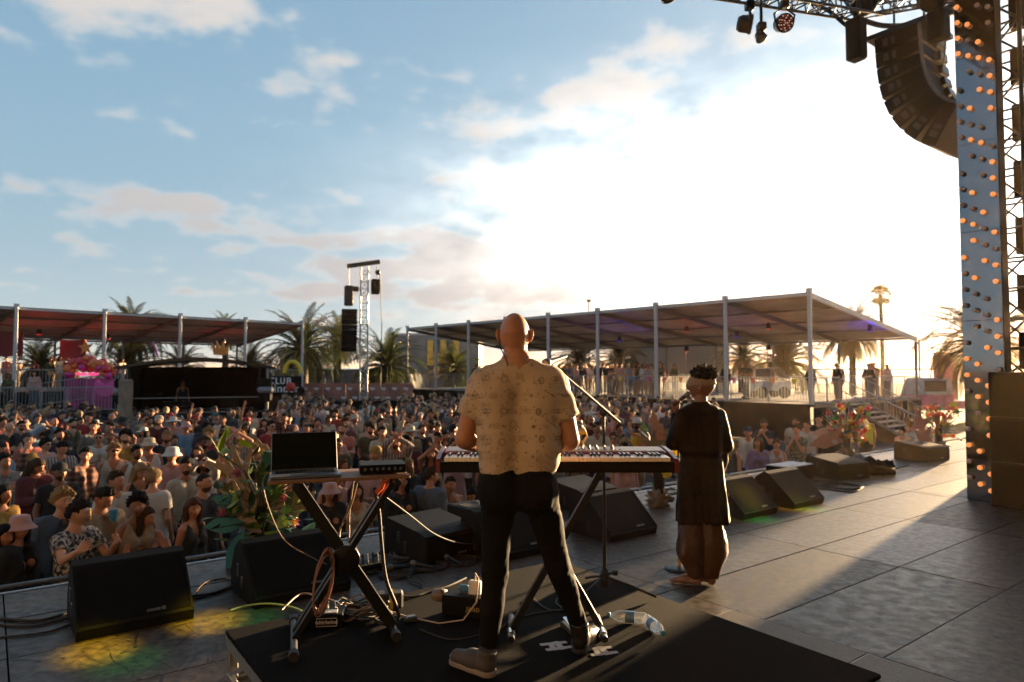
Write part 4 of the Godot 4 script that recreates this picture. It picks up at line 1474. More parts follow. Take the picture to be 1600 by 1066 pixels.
func build_truck() -> void:
	mat("truck_pink", Color(0.55, 0.12, 0.25), 0.35, 0.0, M.blotch, 0.7)
	mat("truck_pale", Color(0.42, 0.46, 0.55), 0.35, 0.0, M.blotch, 0.7)
	mat("banner_pink", Color(0.62, 0.34, 0.35), 0.7, 0.0, noise_tex(31, 0.02, 0.5, 1.25, 4), 0.5)
	M.banner_pink.backlight_enabled = true
	M.banner_pink.backlight = Color(0.25, 0.16, 0.17)
	mat("tyre", Color(0.015, 0.015, 0.015), 0.85)
	var d := 40.0
	var p := on(1434, 640, 0.0)
	p = flat(at(1433, 640, d))
	var t := thing("painted_truck", "small old truck painted pale blue and pink beside the stairs", "truck", p)
	var cab := PackedVector2Array([Vector2(0.05, 0.75), Vector2(2.1, 0.75), Vector2(2.1, 2.15), Vector2(1.95, 2.55), Vector2(0.5, 2.55), Vector2(0.28, 2.3), Vector2(0.1, 1.7)])
	var g := Geo.new()
	g.prism(PackedVector2Array([Vector2(0.05, 1.55), Vector2(2.1, 1.55), Vector2(2.1, 2.15), Vector2(1.95, 2.52), Vector2(0.5, 2.52), Vector2(0.28, 2.3)]), 1.7, Transform3D(Basis(), Vector3(0, 0, -1.7)))
	part(g, "cab", M.truck_pale, t)
	g = Geo.new()
	g.prism(PackedVector2Array([Vector2(0.0, 0.62), Vector2(0.5, 0.62), Vector2(0.62, 0.95), Vector2(0.95, 1.1), Vector2(1.28, 0.95), Vector2(1.4, 0.62), Vector2(2.15, 0.62), Vector2(2.15, 1.55), Vector2(0.05, 1.55)]), 1.74, Transform3D(Basis(), Vector3(0, 0, -1.72)))
	part(g, "lower_body", M.truck_pink, t)
	for q in [[0.42, 0.78], [1.0, 0.8]]:
		g = Geo.new()
		g.cbox(Vector3(q[0] + q[1] * 0.5, 2.05, 0.006), Vector3(q[1] - 0.1, 0.62, 0.03), 0.012)
		part(g, "window", M.dark_glass, t)
	g = Geo.new()
	g.cbox(Vector3(3.2, 0.95, -0.85), Vector3(2.1, 0.45, 1.7), 0.03)
	part(g, "flatbed", M.truck_pink, t)
	for q in [0.95, 3.3]:
		g = Geo.new()
		g.lathe([Vector2(0, -0.1), Vector2(0.2, -0.1), Vector2(0.36, -0.09), Vector2(0.38, 0), Vector2(0.36, 0.1), Vector2(0, 0.1)], 18, Transform3D(Basis(Vector3.RIGHT, PI / 2), Vector3(q, 0.38, -0.1)))
		var wh := part(g, "wheel", M.tyre, t)
		g = Geo.new()
		g.lathe([Vector2(0, 0.11), Vector2(0.12, 0.11), Vector2(0.19, 0.1)], 14, Transform3D(Basis(Vector3.RIGHT, PI / 2), Vector3(q, 0.38, -0.1)))
		part(g, "hub", M.chrome, wh)
	g = Geo.new()
	g.ell(Vector3(0.02, 1.15, -0.35), Vector3(0.05, 0.12, 0.12))
	part(g, "headlight", M.chrome, t)
	g = Geo.new()
	g.cbox(Vector3(-0.04, 0.68, -0.86), Vector3(0.1, 0.14, 1.7), 0.02)
	part(g, "bumper", M.chrome, t)
	# banner
	var b0 := at(1461, 612, 44.0)
	var b1 := at(1494, 551, 44.0)
	var bn := thing("pink_banner", "tall pale pink patterned banner behind the painted truck", "banner", Vector3((b0.x + b1.x) * 0.5, 0, -44))
	g = Geo.new()
	var bw := b1.x - b0.x
	for i in 8:
		for j in 10:
			var f := func(a: int, b: int) -> Vector3: return Vector3(-bw * 0.5 + bw * a / 8.0, 0.7 + (b1.y - 0.7) * b / 10.0, 0.05 * sin(a * 0.9 + b * 0.5))
			g.quad(f.call(i, j), f.call(i + 1, j), f.call(i + 1, j + 1), f.call(i, j + 1))
	part(g, "cloth", M.banner_pink, bn)
	for s in [-1.0, 1.0]:
		g = Geo.new()
		g.rod(Vector3(s * (bw * 0.5 + 0.03), 0, 0), Vector3(s * (bw * 0.5 + 0.03), b1.y + 0.05, 0), 0.035, -1.0, 6)
		part(g, "pole", M.galvanised, bn)
	# a small open utility vehicle on the terrace
	var vp := flat(at(1178, 600, 34.0), 1.58)
	var v := thing("terrace_buggy", "small pale buggy with slanted windscreen parked on the terrace", "buggy", vp)
	g = Geo.new()
	g.cbox(Vector3(0.95, 0.62, -0.6), Vector3(1.9, 0.5, 1.2), 0.06)
	part(g, "body", M.truck_pale, v)
	g = Geo.new()
	for z in [0.0, -1.2]:
		g.tube([Vector3(0.05, 0.85, z), Vector3(0.05, 1.5, z), Vector3(1.25, 1.52, z), Vector3(1.95, 0.85, z)], 0.03, 6)
	g.rod(Vector3(0.05, 1.5, 0), Vector3(0.05, 1.5, -1.2), 0.03)
	g.rod(Vector3(1.25, 1.52, 0), Vector3(1.25, 1.52, -1.2), 0.03)
	g.rod(Vector3(0.85, 0.85, 0), Vector3(0.85, 1.5, 0), 0.02)
	part(g, "roll_frame", M.galvanised, v)
	g = Geo.new()
	g.quad(Vector3(1.27, 1.5, -0.05), Vector3(1.93, 0.87, -0.05), Vector3(1.93, 0.87, -1.15), Vector3(1.27, 1.5, -1.15))
	g.quad(Vector3(0.1, 0.9, 0.0), Vector3(0.8, 0.9, 0.0), Vector3(0.8, 1.45, 0.0), Vector3(0.1, 1.45, 0.0))
	part(g, "window", M.dark_glass, v)
	for q in [0.4, 1.5]:
		for z in [0.02, -1.22]:
			g = Geo.new()
			g.lathe([Vector2(0, -0.08), Vector2(0.28, -0.08), Vector2(0.3, 0), Vector2(0.28, 0.08), Vector2(0, 0.08)], 14, Transform3D(Basis(Vector3.RIGHT, PI / 2), Vector3(q, 0.3, z)))
			part(g, "wheel", M.tyre, v)
	# wires with bulbs across the lawn
	g = Geo.new()
	var w0 := at(1436, 538, 42.0)
	var w1 := at(1580, 540, 40.0)
	var pts := []
	for k in 21: pts.append(w0.lerp(w1, k / 20.0) + Vector3(0, -0.35 * sin(PI * k / 20.0), 0))
	g.tube(pts, 0.012, 4)
	for k in 20: g.ell(pts[k] + Vector3(0, -0.08, 0), Vector3(0.05, 0.07, 0.05), Basis(), 4, 6)
	single(g, "string_lights", "thin string of small bulbs strung past the canopy end", "string lights", M.beam_grey)
	g = Geo.new()
	g.rod(Vector3(0, 0, 0), Vector3(0, at(1429, 530, 42.0).y, 0), 0.05, -1.0, 6)
	single(g, "string_light_pole", "thin dark pole holding the string lights near canopy end", "pole", M.beam_grey, flat(at(1436, 530, 42.0)))
	for f in [[920, 470, 60.0, "thin lamp post rising above the right-hand canopy roof"]]:
		var tp := at(f[0], f[1], f[2])
		g = Geo.new()
		g.rod(Vector3.ZERO, Vector3(0, tp.y, 0), 0.07, 0.05, 6)
		g.cbox(Vector3(0, tp.y, 0), Vector3(0.35, 0.2, 0.2), 0.03)
		single(g, "lamp_post", f[3], "lamp post", M.beam_grey, flat(tp))

# ---------------------------------------------------------------- the far wing: light column, speakers, hanging gear

func emissive(called: String, base: Color, glow: Color, e: float) -> StandardMaterial3D:
	var m := mat(called, base, 0.35)
	m.emission_enabled = true
	m.emission = glow
	m.emission_energy_multiplier = e / EXPO
	return m

func build_wing() -> void:
	emissive("bulb_sun_glow", Color(0.5, 0.3, 0.16), Color(1.0, 0.60, 0.32), 0.85)  # orange sun reflection on these bulbs, put in as emission
	mat("bulb_off", Color(0.42, 0.36, 0.36), 0.2)
	# mirrored column with bulbs, face towards the middle of the stage
	var s := 10.48
	var c := stage(s, 3.38, DECK)
	var col := thing("light_column", "tall mirrored column studded with round bulbs beside the speaker stack", "column", c, STAGE)
	var h := 8.4
	var g := Geo.new()
	g.box(Vector3(0.14, h * 0.5, 0), Vector3(0.24, h, 0.47))
	part(g, "core", M.black_paint, col)
	for k in 7:
		g = Geo.new()
		g.cbox(Vector3(0.006, h * (k + 0.5) / 7.0, 0), Vector3(0.02, h / 7.0 - 0.004, 0.466), 0.002)
		part(g, "mirror_panel", M.mirror, col)
	var bm := Geo.new()
	bm.ell(Vector3(-0.052, 0, 0), Vector3(0.033, 0.033, 0.033), Basis(), 8, 12)
	var bulb := bm.mesh()
	bm = Geo.new()
	bm.tube([Vector3(-0.004, 0, 0), Vector3(-0.028, 0, 0)], 0.02, 8)
	var sock := bm.mesh()
	var r := RandomNumberGenerator.new()
	r.seed = 12
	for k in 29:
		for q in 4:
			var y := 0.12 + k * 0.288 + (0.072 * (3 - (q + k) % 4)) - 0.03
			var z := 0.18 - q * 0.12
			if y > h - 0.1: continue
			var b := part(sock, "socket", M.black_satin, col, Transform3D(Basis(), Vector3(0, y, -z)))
			part(bulb, "bulb", M.bulb_sun_glow if r.randf() < 0.5 else M.bulb_off, b)
	# three stacked bass cabinets
	for k in 3:
		var o := thing("bass_cabinet", ["bottom black bass cabinet of the stack beside light column", "middle black bass cabinet of the stack beside light column", "top black bass cabinet of the stack beside light column"][k], "speaker", stage(10.2, 2.5, DECK + k * 0.572), STAGE, "stacked bass cabinets")
		g = Geo.new()
		g.cbox(Vector3(0.45, 0.285, 0), Vector3(0.9, 0.565, 1.5), 0.015)
		part(g, "cabinet", M.black_paint, o)
		g = Geo.new()
		g.cbox(Vector3(-0.004, 0.285, 0), Vector3(0.012, 0.5, 1.42), 0.005)
		part(g, "grille", M.grille, o)
	# roof leg truss with flown panels
	var leg := thing("tower_leg", "black truss leg with stacked dark panels at the picture edge", "tower", stage(11.15, 3.2, 0.0), STAGE)
	truss(leg, Vector3(0, DECK, 0), Vector3(0, 10.2, 0), 0.40, M.black_metal, 0.03, 0.016, 0.4)
	for k in 9:
		g = Geo.new()
		g.cbox(Vector3(-0.05, DECK + 2.0 + k * 0.78, 0.22), Vector3(0.1, 0.5, 0.34), 0.01)
		part(g, "flown_panel", M.black_paint, leg)
	g = Geo.new()
	for k in 5:
		var pts := []
		for q in 12: pts.append(Vector3(-0.1 + 0.03 * sin(q * 1.3 + k), DECK + q * 0.8, -0.33 - k * 0.035 + 0.03 * sin(q * 0.9 + k * 2.0)))
		g.tube(pts, 0.02, 5)
	part(g, "cable_loom", M.black_rubber, leg)
	# a scrim tower added behind the column to cast the deck shadow edge
	var wt := thing("added_scrim_tower", "added black scrim tower behind the light column casting a floor shadow", "tower", stage(12.6, 4.0, 0.0), STAGE)
	truss(wt, Vector3(0, 0, 0), Vector3(0, 10.0, 0), 0.24, M.black_metal, 0.03, 0.016, 0.5)
	g = Geo.new()
	for k in 5: g.box(Vector3(-0.17, 1.0 + k * 1.95, 0.002 * k), Vector3(0.02, 1.93, 0.28))
	part(g, "scrim", M.black_cloth, wt)
	# line array
	var top := stage(13.0, 5.15, 0.0)
	top.y = at(1395, 62, -top.z).y
	var arr := thing("line_array", "curved black line array of loudspeakers hanging by the column", "speaker", top, STAGE)
	var p := Vector3.ZERO
	var hb := 0.265
	for k in 8:
		var th := deg_to_rad(2.0 + 1.35 * k * k * 0.85)
		var b := Basis(Vector3.RIGHT, -th)
		var q := p + b * Vector3(0, -hb * 0.5, 0)
		g = Geo.new()
		var sh := PackedVector2Array([Vector2(-0.40, -hb * 0.5 + 0.004), Vector2(0.30, -hb * 0.36), Vector2(0.30, hb * 0.36), Vector2(-0.40, hb * 0.5 - 0.004)])
		g.prism(sh, 1.15, Transform3D(Basis(Vector3(0, 0, 1), Vector3.UP, Vector3(-1, 0, 0)), Vector3(0.575, 0, 0)))
		var o := part(g, "speaker_box", M.black_paint, arr, Transform3D(b, q))
		g = Geo.new()
		g.box(Vector3(0, 0, -0.405), Vector3(1.1, hb - 0.03, 0.012))
		part(g, "grille", M.grille, o)
		g = Geo.new()
		g.cbox(Vector3(-0.582, 0, -0.22), Vector3(0.012, hb * 0.5, 0.09), 0.003)
		part(g, "handle", M.black_satin, o)
		g = Geo.new()
		g.cbox(Vector3(-0.582, 0, -0.09), Vector3(0.012, hb * 0.5, 0.06), 0.003)
		part(g, "handle", M.black_satin, o)
		g = Geo.new()
		g.cbox(Vector3(-0.55, 0, 0.33), Vector3(0.03, hb * 0.9, 0.05), 0.004)
		part(g, "rigging_bar", M.beam_grey, o)
		g = Geo.new()
		g.cbox(Vector3(0.3, 0, 0.34), Vector3(0.3, hb * 0.6, 0.08), 0.01)
		part(g, "connector_box", M.black_metal, o)
		p += b * Vector3(0, -hb, 0)
	g = Geo.new()
	g.box(Vector3(0, 0.05, -0.05), Vector3(1.15, 0.08, 1.0))
	g.rod(Vector3(0, 0.05, 0.2), Vector3(0, 2.2, 0.2), 0.02)
	g.rod(Vector3(0, 0.05, -0.3), Vector3(0, 2.2, -0.3), 0.02)
	part(g, "flying_bar", M.black_metal, arr)
	hanging_gear()

func fixture(called: String, label: String, pos: Vector3, aim: Vector3, size: float, lens: Material, parent_up := 0.5) -> Node3D:
	var o := thing(called, label, "stage light", pos, 0.0, "stage lights hung from the truss")
	var f := frame(-aim)
	var g := Geo.new()
	g.lathe([Vector2(0.0, 1.15), Vector2(0.55, 1.1), Vector2(0.72, 0.8), Vector2(0.78, 0.1), Vector2(0.86, 0.0), Vector2(0.84, -0.18), Vector2(0.74, -0.2), Vector2(0.72, -0.12)].map(func(v): return v * size * 0.5), 18, Transform3D(f, Vector3.ZERO))
	part(g, "housing", M.black_metal, o)
	g = Geo.new()
	g.lathe([Vector2(0.0, -0.16), Vector2(0.5, -0.14), Vector2(0.735, -0.1)].map(func(v): return v * size * 0.5), 18, Transform3D(f, Vector3.ZERO))
	part(g, "lens", lens, o)
	g = Geo.new()
	var x := f.x
	g.tube([x * size * 0.42, x * size * 0.5 + Vector3.UP * size * 0.4, Vector3.UP * size * 0.75, -x * size * 0.5 + Vector3.UP * size * 0.4, -x * size * 0.42], size * 0.05, 6)
	g.rod(Vector3.UP * size * 0.7, Vector3.UP * (size * 0.7 + parent_up), 0.025, -1.0, 6)
	g.cbox(Vector3.UP * size * 0.85, Vector3(0.14, 0.14, 0.14), 0.02)
	part(g, "yoke", M.black_metal, o)
	return o

func hanging_gear() -> void:
	mat("lens_cool", Color(0.35, 0.45, 0.45), 0.08, 0.3)
	emissive("led_white", Color(0.5, 0.45, 0.42), Color(1.0, 0.7, 0.6), 0.5)
	mat("led_red", Color(0.5, 0.03, 0.03), 0.3)
	var ta := at(1030, -45, 9.6)
	var tb := at(1365, 14, 12.4)
	var t := thing("lighting_truss", "black lighting truss crossing the top edge of the picture", "truss", Vector3.ZERO)
	truss(t, ta, tb, 0.34, M.black_metal, 0.026, 0.014, 0.36)
	truss(t, tb, at(1500, -12, 11.0), 0.2, M.black_metal, 0.02, 0.012, 0.25)
	fixture("stage_light", "round black moving light with pale lens below the truss", at(1172, 38, 10.7), Vector3(1.0, -0.22, 0.3).normalized(), 0.36, M.lens_cool, 0.3)
	var par := fixture("stage_light", "stage light showing a disc of small red and white lamps", at(1226, 36, 11.0), Vector3(0.12, -0.35, 1.0).normalized(), 0.36, M.black_satin, 0.3)
	var f := frame(-Vector3(0.12, -0.35, 1.0).normalized())
	for k in 37:
		var ring := 0 if k == 0 else (1 if k < 7 else (2 if k < 19 else 3))
		var n: int = [1, 6, 12, 18][ring]
		var a: float = TAU * (k - [0, 1, 7, 19][ring]) / n
		var g := Geo.new()
		g.ell(f * Vector3(cos(a) * ring * 0.038, -0.032, sin(a) * ring * 0.038), Vector3(0.013, 0.013, 0.013), Basis(), 4, 6)
		part(g, "light_diode", M.led_red if k % 2 else M.led_white, par)
	fixture("stage_light", "small dark flood light hanging under the moving light", at(1190, 60, 10.9), Vector3(0.3, -1.0, 0.3).normalized(), 0.22, M.black_satin, 0.5)
	fixture("stage_light", "large black light beside the top of the line array", at(1349, 8, 12.3), Vector3(-0.2, -1.0, 0.4).normalized(), 0.55, M.black_satin, 0.3)
	fixture("stage_light", "black light tucked in the corner of the picture top", at(1046, -6, 9.7), Vector3(0.3, -1.0, 0.2).normalized(), 0.3, M.black_satin, 0.2)
	fixture("stage_light", "black light hanging left of the mirrored column top", at(1458, 0, 11.2), Vector3(-0.4, -1.0, 0.4).normalized(), 0.5, M.black_satin, 0.3)
	var g := Geo.new()
	g.cbox(Vector3.ZERO, Vector3(0.26, 0.75, 0.28), 0.03)
	g.box(Vector3(0, 0.5, 0), Vector3(0.06, 0.4, 0.06))
	single(g, "dimmer_box", "upright black box hanging left of the line array top", "box", M.black_paint, at(1338, 62, 12.0), 0.5)
	g = Geo.new()
	g.cbox(Vector3.ZERO, Vector3(0.26, 0.5, 0.28), 0.03)
	g.box(Vector3(0, 0.38, 0), Vector3(0.06, 0.3, 0.06))
	single(g, "dimmer_box", "upright black box hanging beside the mirrored column", "box", M.black_paint, at(1466, 40, 11.2), 0.5)
	# swagged cables
	var runs := [[[1340, 28, 12.2], [1380, 40, 12.1], [1430, 36, 11.8], [1480, 12, 11.4], [1530, -12, 11.0]], [[1240, -6, 11.5], [1290, 14, 12.0], [1320, 38, 12.1], [1332, 46, 12.1]], [[1400, 54, 12.3], [1440, 34, 12.0], [1490, 18, 11.5]], [[1478, 60, 11.2], [1474, 100, 11.6], [1462, 120, 11.9], [1448, 128, 12.2]], [[1470, 55, 11.2], [1462, 90, 11.6], [1468, 140, 12.0], [1480, 155, 12.0]]]
	for k in runs.size():
		var cv := Curve3D.new()
		for q in runs[k]: cv.add_point(at(q[0], q[1], q[2]))
		single(cable_geo(cv, [0.045, 0.035, 0.06, 0.012, 0.012][k]), "hanging_cable", ["thick cable swag between the array top and column", "thick cable dropping from the truss to the array", "flat cable tray slanting above the line array", "thin cable looping down beside the column top", "thin cable hanging behind the line array edge"][k], "cable", M.black_rubber, Vector3.ZERO, 0.0, "cables hanging from the truss")

func cable_geo(cv: Curve3D, r: float, sides := 6) -> Geo:
	# round off the corners, then sweep
	var n := cv.point_count
	for k in n:
		var a := cv.get_point_position(maxi(k - 1, 0))
		var b := cv.get_point_position(mini(k + 1, n - 1))
		cv.set_point_in(k, (a - b) * 0.17)
		cv.set_point_out(k, (b - a) * 0.17)
	cv.bake_interval = maxf(r * 2.5, 0.03)
	var pts := Array(cv.get_baked_points())
	var g := Geo.new()
	if pts.size() > 2: g.tube(pts, r, sides)
	return g

# ---------------------------------------------------------------- things on the stage

var wedge_mesh := {}

func wedge(s: float, t: float, label: String, w := 0.70, low := false, turn := 0.0) -> Node3D:
	# a floor monitor; its sloped grille looks back at the performers (local +z)
	var o := thing("floor_monitor", label, "monitor", stage(s, t, DECK), STAGE + turn, "floor monitors along the stage front")
	if not wedge_mesh.has(low):
		var prof := PackedVector2Array([Vector2(0, 0), Vector2(0.02, 0.075), Vector2(-0.33, 0.43), Vector2(-0.40, 0.455), Vector2(-0.52, 0.37), Vector2(-0.62, 0.16), Vector2(-0.60, 0.0)]) if not low else PackedVector2Array([Vector2(0, 0), Vector2(0.0, 0.27), Vector2(-0.1, 0.30), Vector2(-0.62, 0.36), Vector2(-0.66, 0.3), Vector2(-0.66, 0.0)])
		var g := Geo.new()
		var m := Transform3D(Basis(Vector3(0, 0, 1), Vector3.UP, Vector3(-1, 0, 0)), Vector3(0.35, 0, 0))
		g.prism(prof, 0.7, m)
		var gr := Geo.new()
		var a := Vector3(0, 0.083, 0.006) if not low else Vector3(0, 0.03, 0.004)
		var b := Vector3(0, 0.422, -0.335) if not low else Vector3(0, 0.25, 0.004)
		var up := (b - a).normalized()
		var nn := Vector3.RIGHT.cross(up).normalized()
		gr.cbox((a + b) * 0.5 + nn * 0.002, Vector3(0.665, (b - a).length() - 0.02, 0.014), 0.005, Basis(Vector3.RIGHT, up, nn))
		var hd := Geo.new()
		hd.cbox(Vector3(0, 0.2, -0.42), Vector3(0.016, 0.11, 0.06), 0.004)
		var fr := Geo.new()
		for side in [-1.0, 1.0]:
			fr.box((a + b) * 0.5 + Vector3(side * 0.341, 0, 0) + nn * 0.006, Vector3(0.014, (b - a).length(), 0.012), Basis(Vector3.RIGHT, up, nn))
		wedge_mesh[low] = [g.mesh(), gr.mesh(), hd.mesh(), fr.mesh(), a + up * 0.035 + nn * 0.012, Basis(Vector3.RIGHT, up, nn)]
	var ms: Array = wedge_mesh[low]
	var body := part(ms[0], "cabinet", M.monitor_paint, o)
	part(ms[1], "grille", M.grille, o)
	for side in [-1.0, 1.0]:
		for low_one in [0.0, 1.0]:
			part(ms[2], "handle", M.black_satin, body, Transform3D(Basis(), Vector3(side * 0.345, -0.08 * low_one, 0.11 * low_one)))
	part(ms[3], "grille_frame", M.monitor_paint, o)
	var bg := Geo.new()
	bg.cbox(Vector3.ZERO, Vector3(0.085, 0.02, 0.006), 0.001)
	bg.cbox(Vector3(0.062, 0.002, 0), Vector3(0.024, 0.026, 0.006), 0.001)
	part(bg, "badge", M.badge_grey, o, Transform3D(ms[5], ms[4] + Vector3(0.1, 0, 0)))
	o.scale = Vector3(w / 0.7, 0.94, 1.0)
	return o

func build_stage_gear() -> void:
	mat("monitor_paint", Color(0.010, 0.0095, 0.009), 0.62, 0.0, M.grain, 9.0, M.fine_n, 0.7).metallic_specular = 0.22
	mat("badge_grey", Color(0.12, 0.12, 0.12), 0.4, 0.5)
	wedge(0.84, 5.22, "large black floor monitor at the near left of stage", 0.70)
	wedge(1.95, 5.13, "black floor monitor behind the laptop stand", 0.74)
	wedge(3.42, 5.35, "low black floor monitor with flat top behind the laptop stand's right", 0.62, true, 0.1)
	var wm := on(762, 884, DECK)
	wedge(4.02, 5.02, "black floor monitor seen between the bald man's legs", 0.74)
	wedge(5.37, 4.92, "black floor monitor right of the keyboard stand", 0.70)
	wedge(6.05, 6.1, "low flat-topped floor monitor behind the keyboard stand", 0.62, true)
	wedge(7.32, 4.70, "floor monitor splashed with yellow light beside the singer", 0.70)
	wedge(8.37, 4.68, "floor monitor splashed with yellow and green light, far from singer", 0.72)
	wedge(10.95, 5.35, "small floor monitor in front of the bright flower display", 0.66, true, -0.25)
	wedge(14.4, 5.45, "farthest floor monitor beside the mirrored column's foot", 0.66, true, -0.25)
	# flat box beside the low monitor
	var bx := thing("amplifier_box", "small black box with recessed top standing beside the low monitor", "amplifier", stage(4.12, 6.02, DECK), STAGE)
	var g := Geo.new()
	g.cbox(Vector3(0, 0.16, 0), Vector3(0.42, 0.32, 0.42), 0.012)
	part(g, "cabinet", M.monitor_paint, bx)
	g = Geo.new()
	g.box(Vector3(-0.1, 0.322, 0.02), Vector3(0.12, 0.006, 0.2))
	g.box(Vector3(0.12, 0.322, -0.08), Vector3(0.08, 0.006, 0.12))
	part(g, "recess", M.joint_dark, bx)
	g = Geo.new()
	g.cbox(Vector3(0.05, 0.335, 0.05), Vector3(0.05, 0.03, 0.03), 0.006)
	part(g, "plug", M.white_paint, bx)
	barriers()
	laptop_station()
	keyboard_station()
	stands()
	floor_clutter()
	cables()
	colour_spots()

func barriers() -> void:
	mat("barrier_metal", Color(0.30, 0.29, 0.28), 0.42, 0.8, M.grain, 2.0)
	var pan := Geo.new()
	pan.box(Vector3(0, 0.5, 0.02), Vector3(1.15, 0.92, 0.02))
	var rail := Geo.new()
	rail.tube([Vector3(-0.585, 0.02, 0), Vector3(-0.585, 1.06, 0), Vector3(-0.55, 1.1, 0), Vector3(0.55, 1.1, 0), Vector3(0.585, 1.06, 0), Vector3(0.585, 0.02, 0)], 0.026, 8)
	var br := Geo.new()
	for x in [-0.5, 0.5]:
		br.bar(Vector3(x, 1.0, 0.03), Vector3(x, 0.05, 0.62), 0.05, 0.03)
	br.box(Vector3(0, 0.02, 0.34), Vector3(1.12, 0.03, 0.62))
	var meshes := [pan.mesh(), rail.mesh(), br.mesh()]
	var words := ["at the picture edge", "behind the near monitor", "by the leafy display", "behind laptop stand", "fifth from the picture edge", "behind the low monitor", "behind the bald man", "under keyboard's right half", "behind keyboard stand monitor", "beside the singer's knees", "behind lit monitors", "beyond the farther lit monitor", "left of flower display", "at the flower display", "right of flower display", "below the seated couple", "near the farthest monitor", "behind farthest monitor", "beyond the farthest monitor", "at the far end"]
	for k in 20:
		var o := thing("crowd_barrier", "grey steel crowd barrier section " + words[k], "barrier", stage(-0.6 + k * 1.19, 7.5, 0.0), STAGE, "crowd barriers along the stage")
		part(meshes[1], "top_rail", M.barrier_metal, o)
		part(meshes[0], "panel", M.black_metal, o)
		part(meshes[2], "strut", M.barrier_metal, o)

func laptop_station() -> void:
	mat("board_wood", Color(0.24, 0.115, 0.05), 0.6, 0.0, M.grain, 4.0)
	mat("laptop_grey", Color(0.19, 0.19, 0.20), 0.35, 0.75)
	mat("screen_glass", Color(0.006, 0.008, 0.007), 0.08)
	var lf := (on(437, 979, RISER) + on(483, 1030, RISER)) * 0.5
	var rf := (on(603, 975, RISER) + on(623, 996, RISER)) * 0.5
	var mid := (lf + rf) * 0.5
	var x := flat(rf - lf).normalized()
	var yaw := atan2(-x.z, x.x)
	var hw := flat(rf - lf).length() * 0.5
	var st := thing("laptop_stand", "black folding X stand holding up the laptop board", "stand", flat(mid, RISER), yaw)
	var top := 0.855
	var zb := 0.15
	var g := Geo.new()
	for z in [0.05, -0.05]:
		g = Geo.new()
		g.bar(Vector3(-hw, 0.03, z), Vector3(hw, top, z), 0.03, 0.05, Vector3.BACK)
		part(g, "cross_leg", M.black_metal, st)
	for z in [0.095]:
		g = Geo.new()
		g.bar(Vector3(hw, 0.03, 0.0), Vector3(-hw, top, 0.0), 0.06, 0.055, Vector3.BACK)
		part(g, "cross_leg", M.black_metal, st)
	for s in [-1.0, 1.0]:
		g = Geo.new()
		var l: float = 0.26 if s < 0 else 0.16
		g.tube([Vector3(s * hw, 0.028, -l), Vector3(s * hw, 0.028, l)], 0.019, 10)
		var f := part(g, "foot_bar", M.black_metal, st)
		for e in [-1.0, 1.0]:
			g = Geo.new()
			g.tube([Vector3(s * hw, 0.028, e * (l - 0.03)), Vector3(s * hw, 0.028, e * (l + 0.025))], 0.027, 10)
			part(g, "rubber_cap", M.black_rubber, f)
		g = Geo.new()
		g.tube([Vector3(s * hw, top, -0.2), Vector3(s * hw, top, 0.2)], 0.018, 10)
		part(g, "top_arm", M.black_metal, st)
	g = Geo.new()
	g.lathe([Vector2(0, -0.07), Vector2(0.075, -0.07), Vector2(0.08, -0.05), Vector2(0.08, 0.05), Vector2(0.075, 0.07), Vector2(0, 0.07)], 20, Transform3D(Basis(Vector3.RIGHT, PI / 2), Vector3(0, top * 0.5, 0)))
	part(g, "pivot", M.black_metal, st)
	var bw := 0.74
	var by := RISER + top + 0.02
	var board := thing("board", "thin wooden board lying across the laptop stand", "board", flat(mid, by) - x * 0.035, yaw)
	g = Geo.new()
	g.cbox(Vector3(0, 0.009, 0), Vector3(bw, 0.018, 0.34), 0.003)
	part(g, "board_sheet", M.board_wood, board)
	g = Geo.new()
	for k in 24: g.cbox(Vector3(-0.35 + k * 0.03, 0.004, 0.172), Vector3(0.018, 0.007, 0.006), 0.001)
	part(g, "edge_lip", M.board_wood, board)
	# laptop
	var lp := thing("laptop", "open grey laptop with dark screen on the wooden board", "laptop", flat(mid, by + 0.019) - x * 0.215, yaw + 0.02)
	g = Geo.new()
	g.cbox(Vector3(0, 0.008, 0.02), Vector3(0.36, 0.015, 0.245), 0.004)
	var base := part(g, "base", M.laptop_grey, lp)
	g = Geo.new()
	for r in 5:
		for c in 13: g.cbox(Vector3(-0.145 + c * 0.0242, 0.0165, -0.062 + r * 0.021), Vector3(0.020, 0.002, 0.017), 0.0006)
	part(g, "keys", M.black_satin, base).set_meta("kind", "stuff")
	g = Geo.new()
	g.box(Vector3(0, 0.0163, 0.09), Vector3(0.12, 0.0012, 0.075))
	part(g, "touchpad", M.laptop_grey, base)
	var tilt := Basis(Vector3.RIGHT, deg_to_rad(-33))
	g = Geo.new()
	g.cbox(Vector3(0, 0.118, -0.003), Vector3(0.36, 0.236, 0.007), 0.002)
	var lid := part(g, "lid", M.laptop_grey, lp, Transform3D(tilt, Vector3(0, 0.014, -0.105)))
	g = Geo.new()
	g.box(Vector3(0, 0.12, 0.0016), Vector3(0.352, 0.226, 0.002))
	part(g, "screen", M.screen_glass, lid)
	# audio interface
	var ai := thing("audio_interface", "flat black audio interface box on the board beside laptop", "audio interface", flat(mid, by + 0.019) + x * 0.20, yaw - 0.05)
	g = Geo.new()
	g.cbox(Vector3(0, 0.027, 0), Vector3(0.25, 0.048, 0.2), 0.004)
	part(g, "case", M.black_paint, ai)
	for k in 7:
		g = Geo.new()
		g.lathe([Vector2(0, 0.016), Vector2(0.008, 0.016), Vector2(0.009, 0)], 10, Transform3D(Basis(Vector3.RIGHT, PI / 2), Vector3(-0.095 + k * 0.032, 0.028, 0.1)))
		part(g, "knob", M.badge_grey, ai)
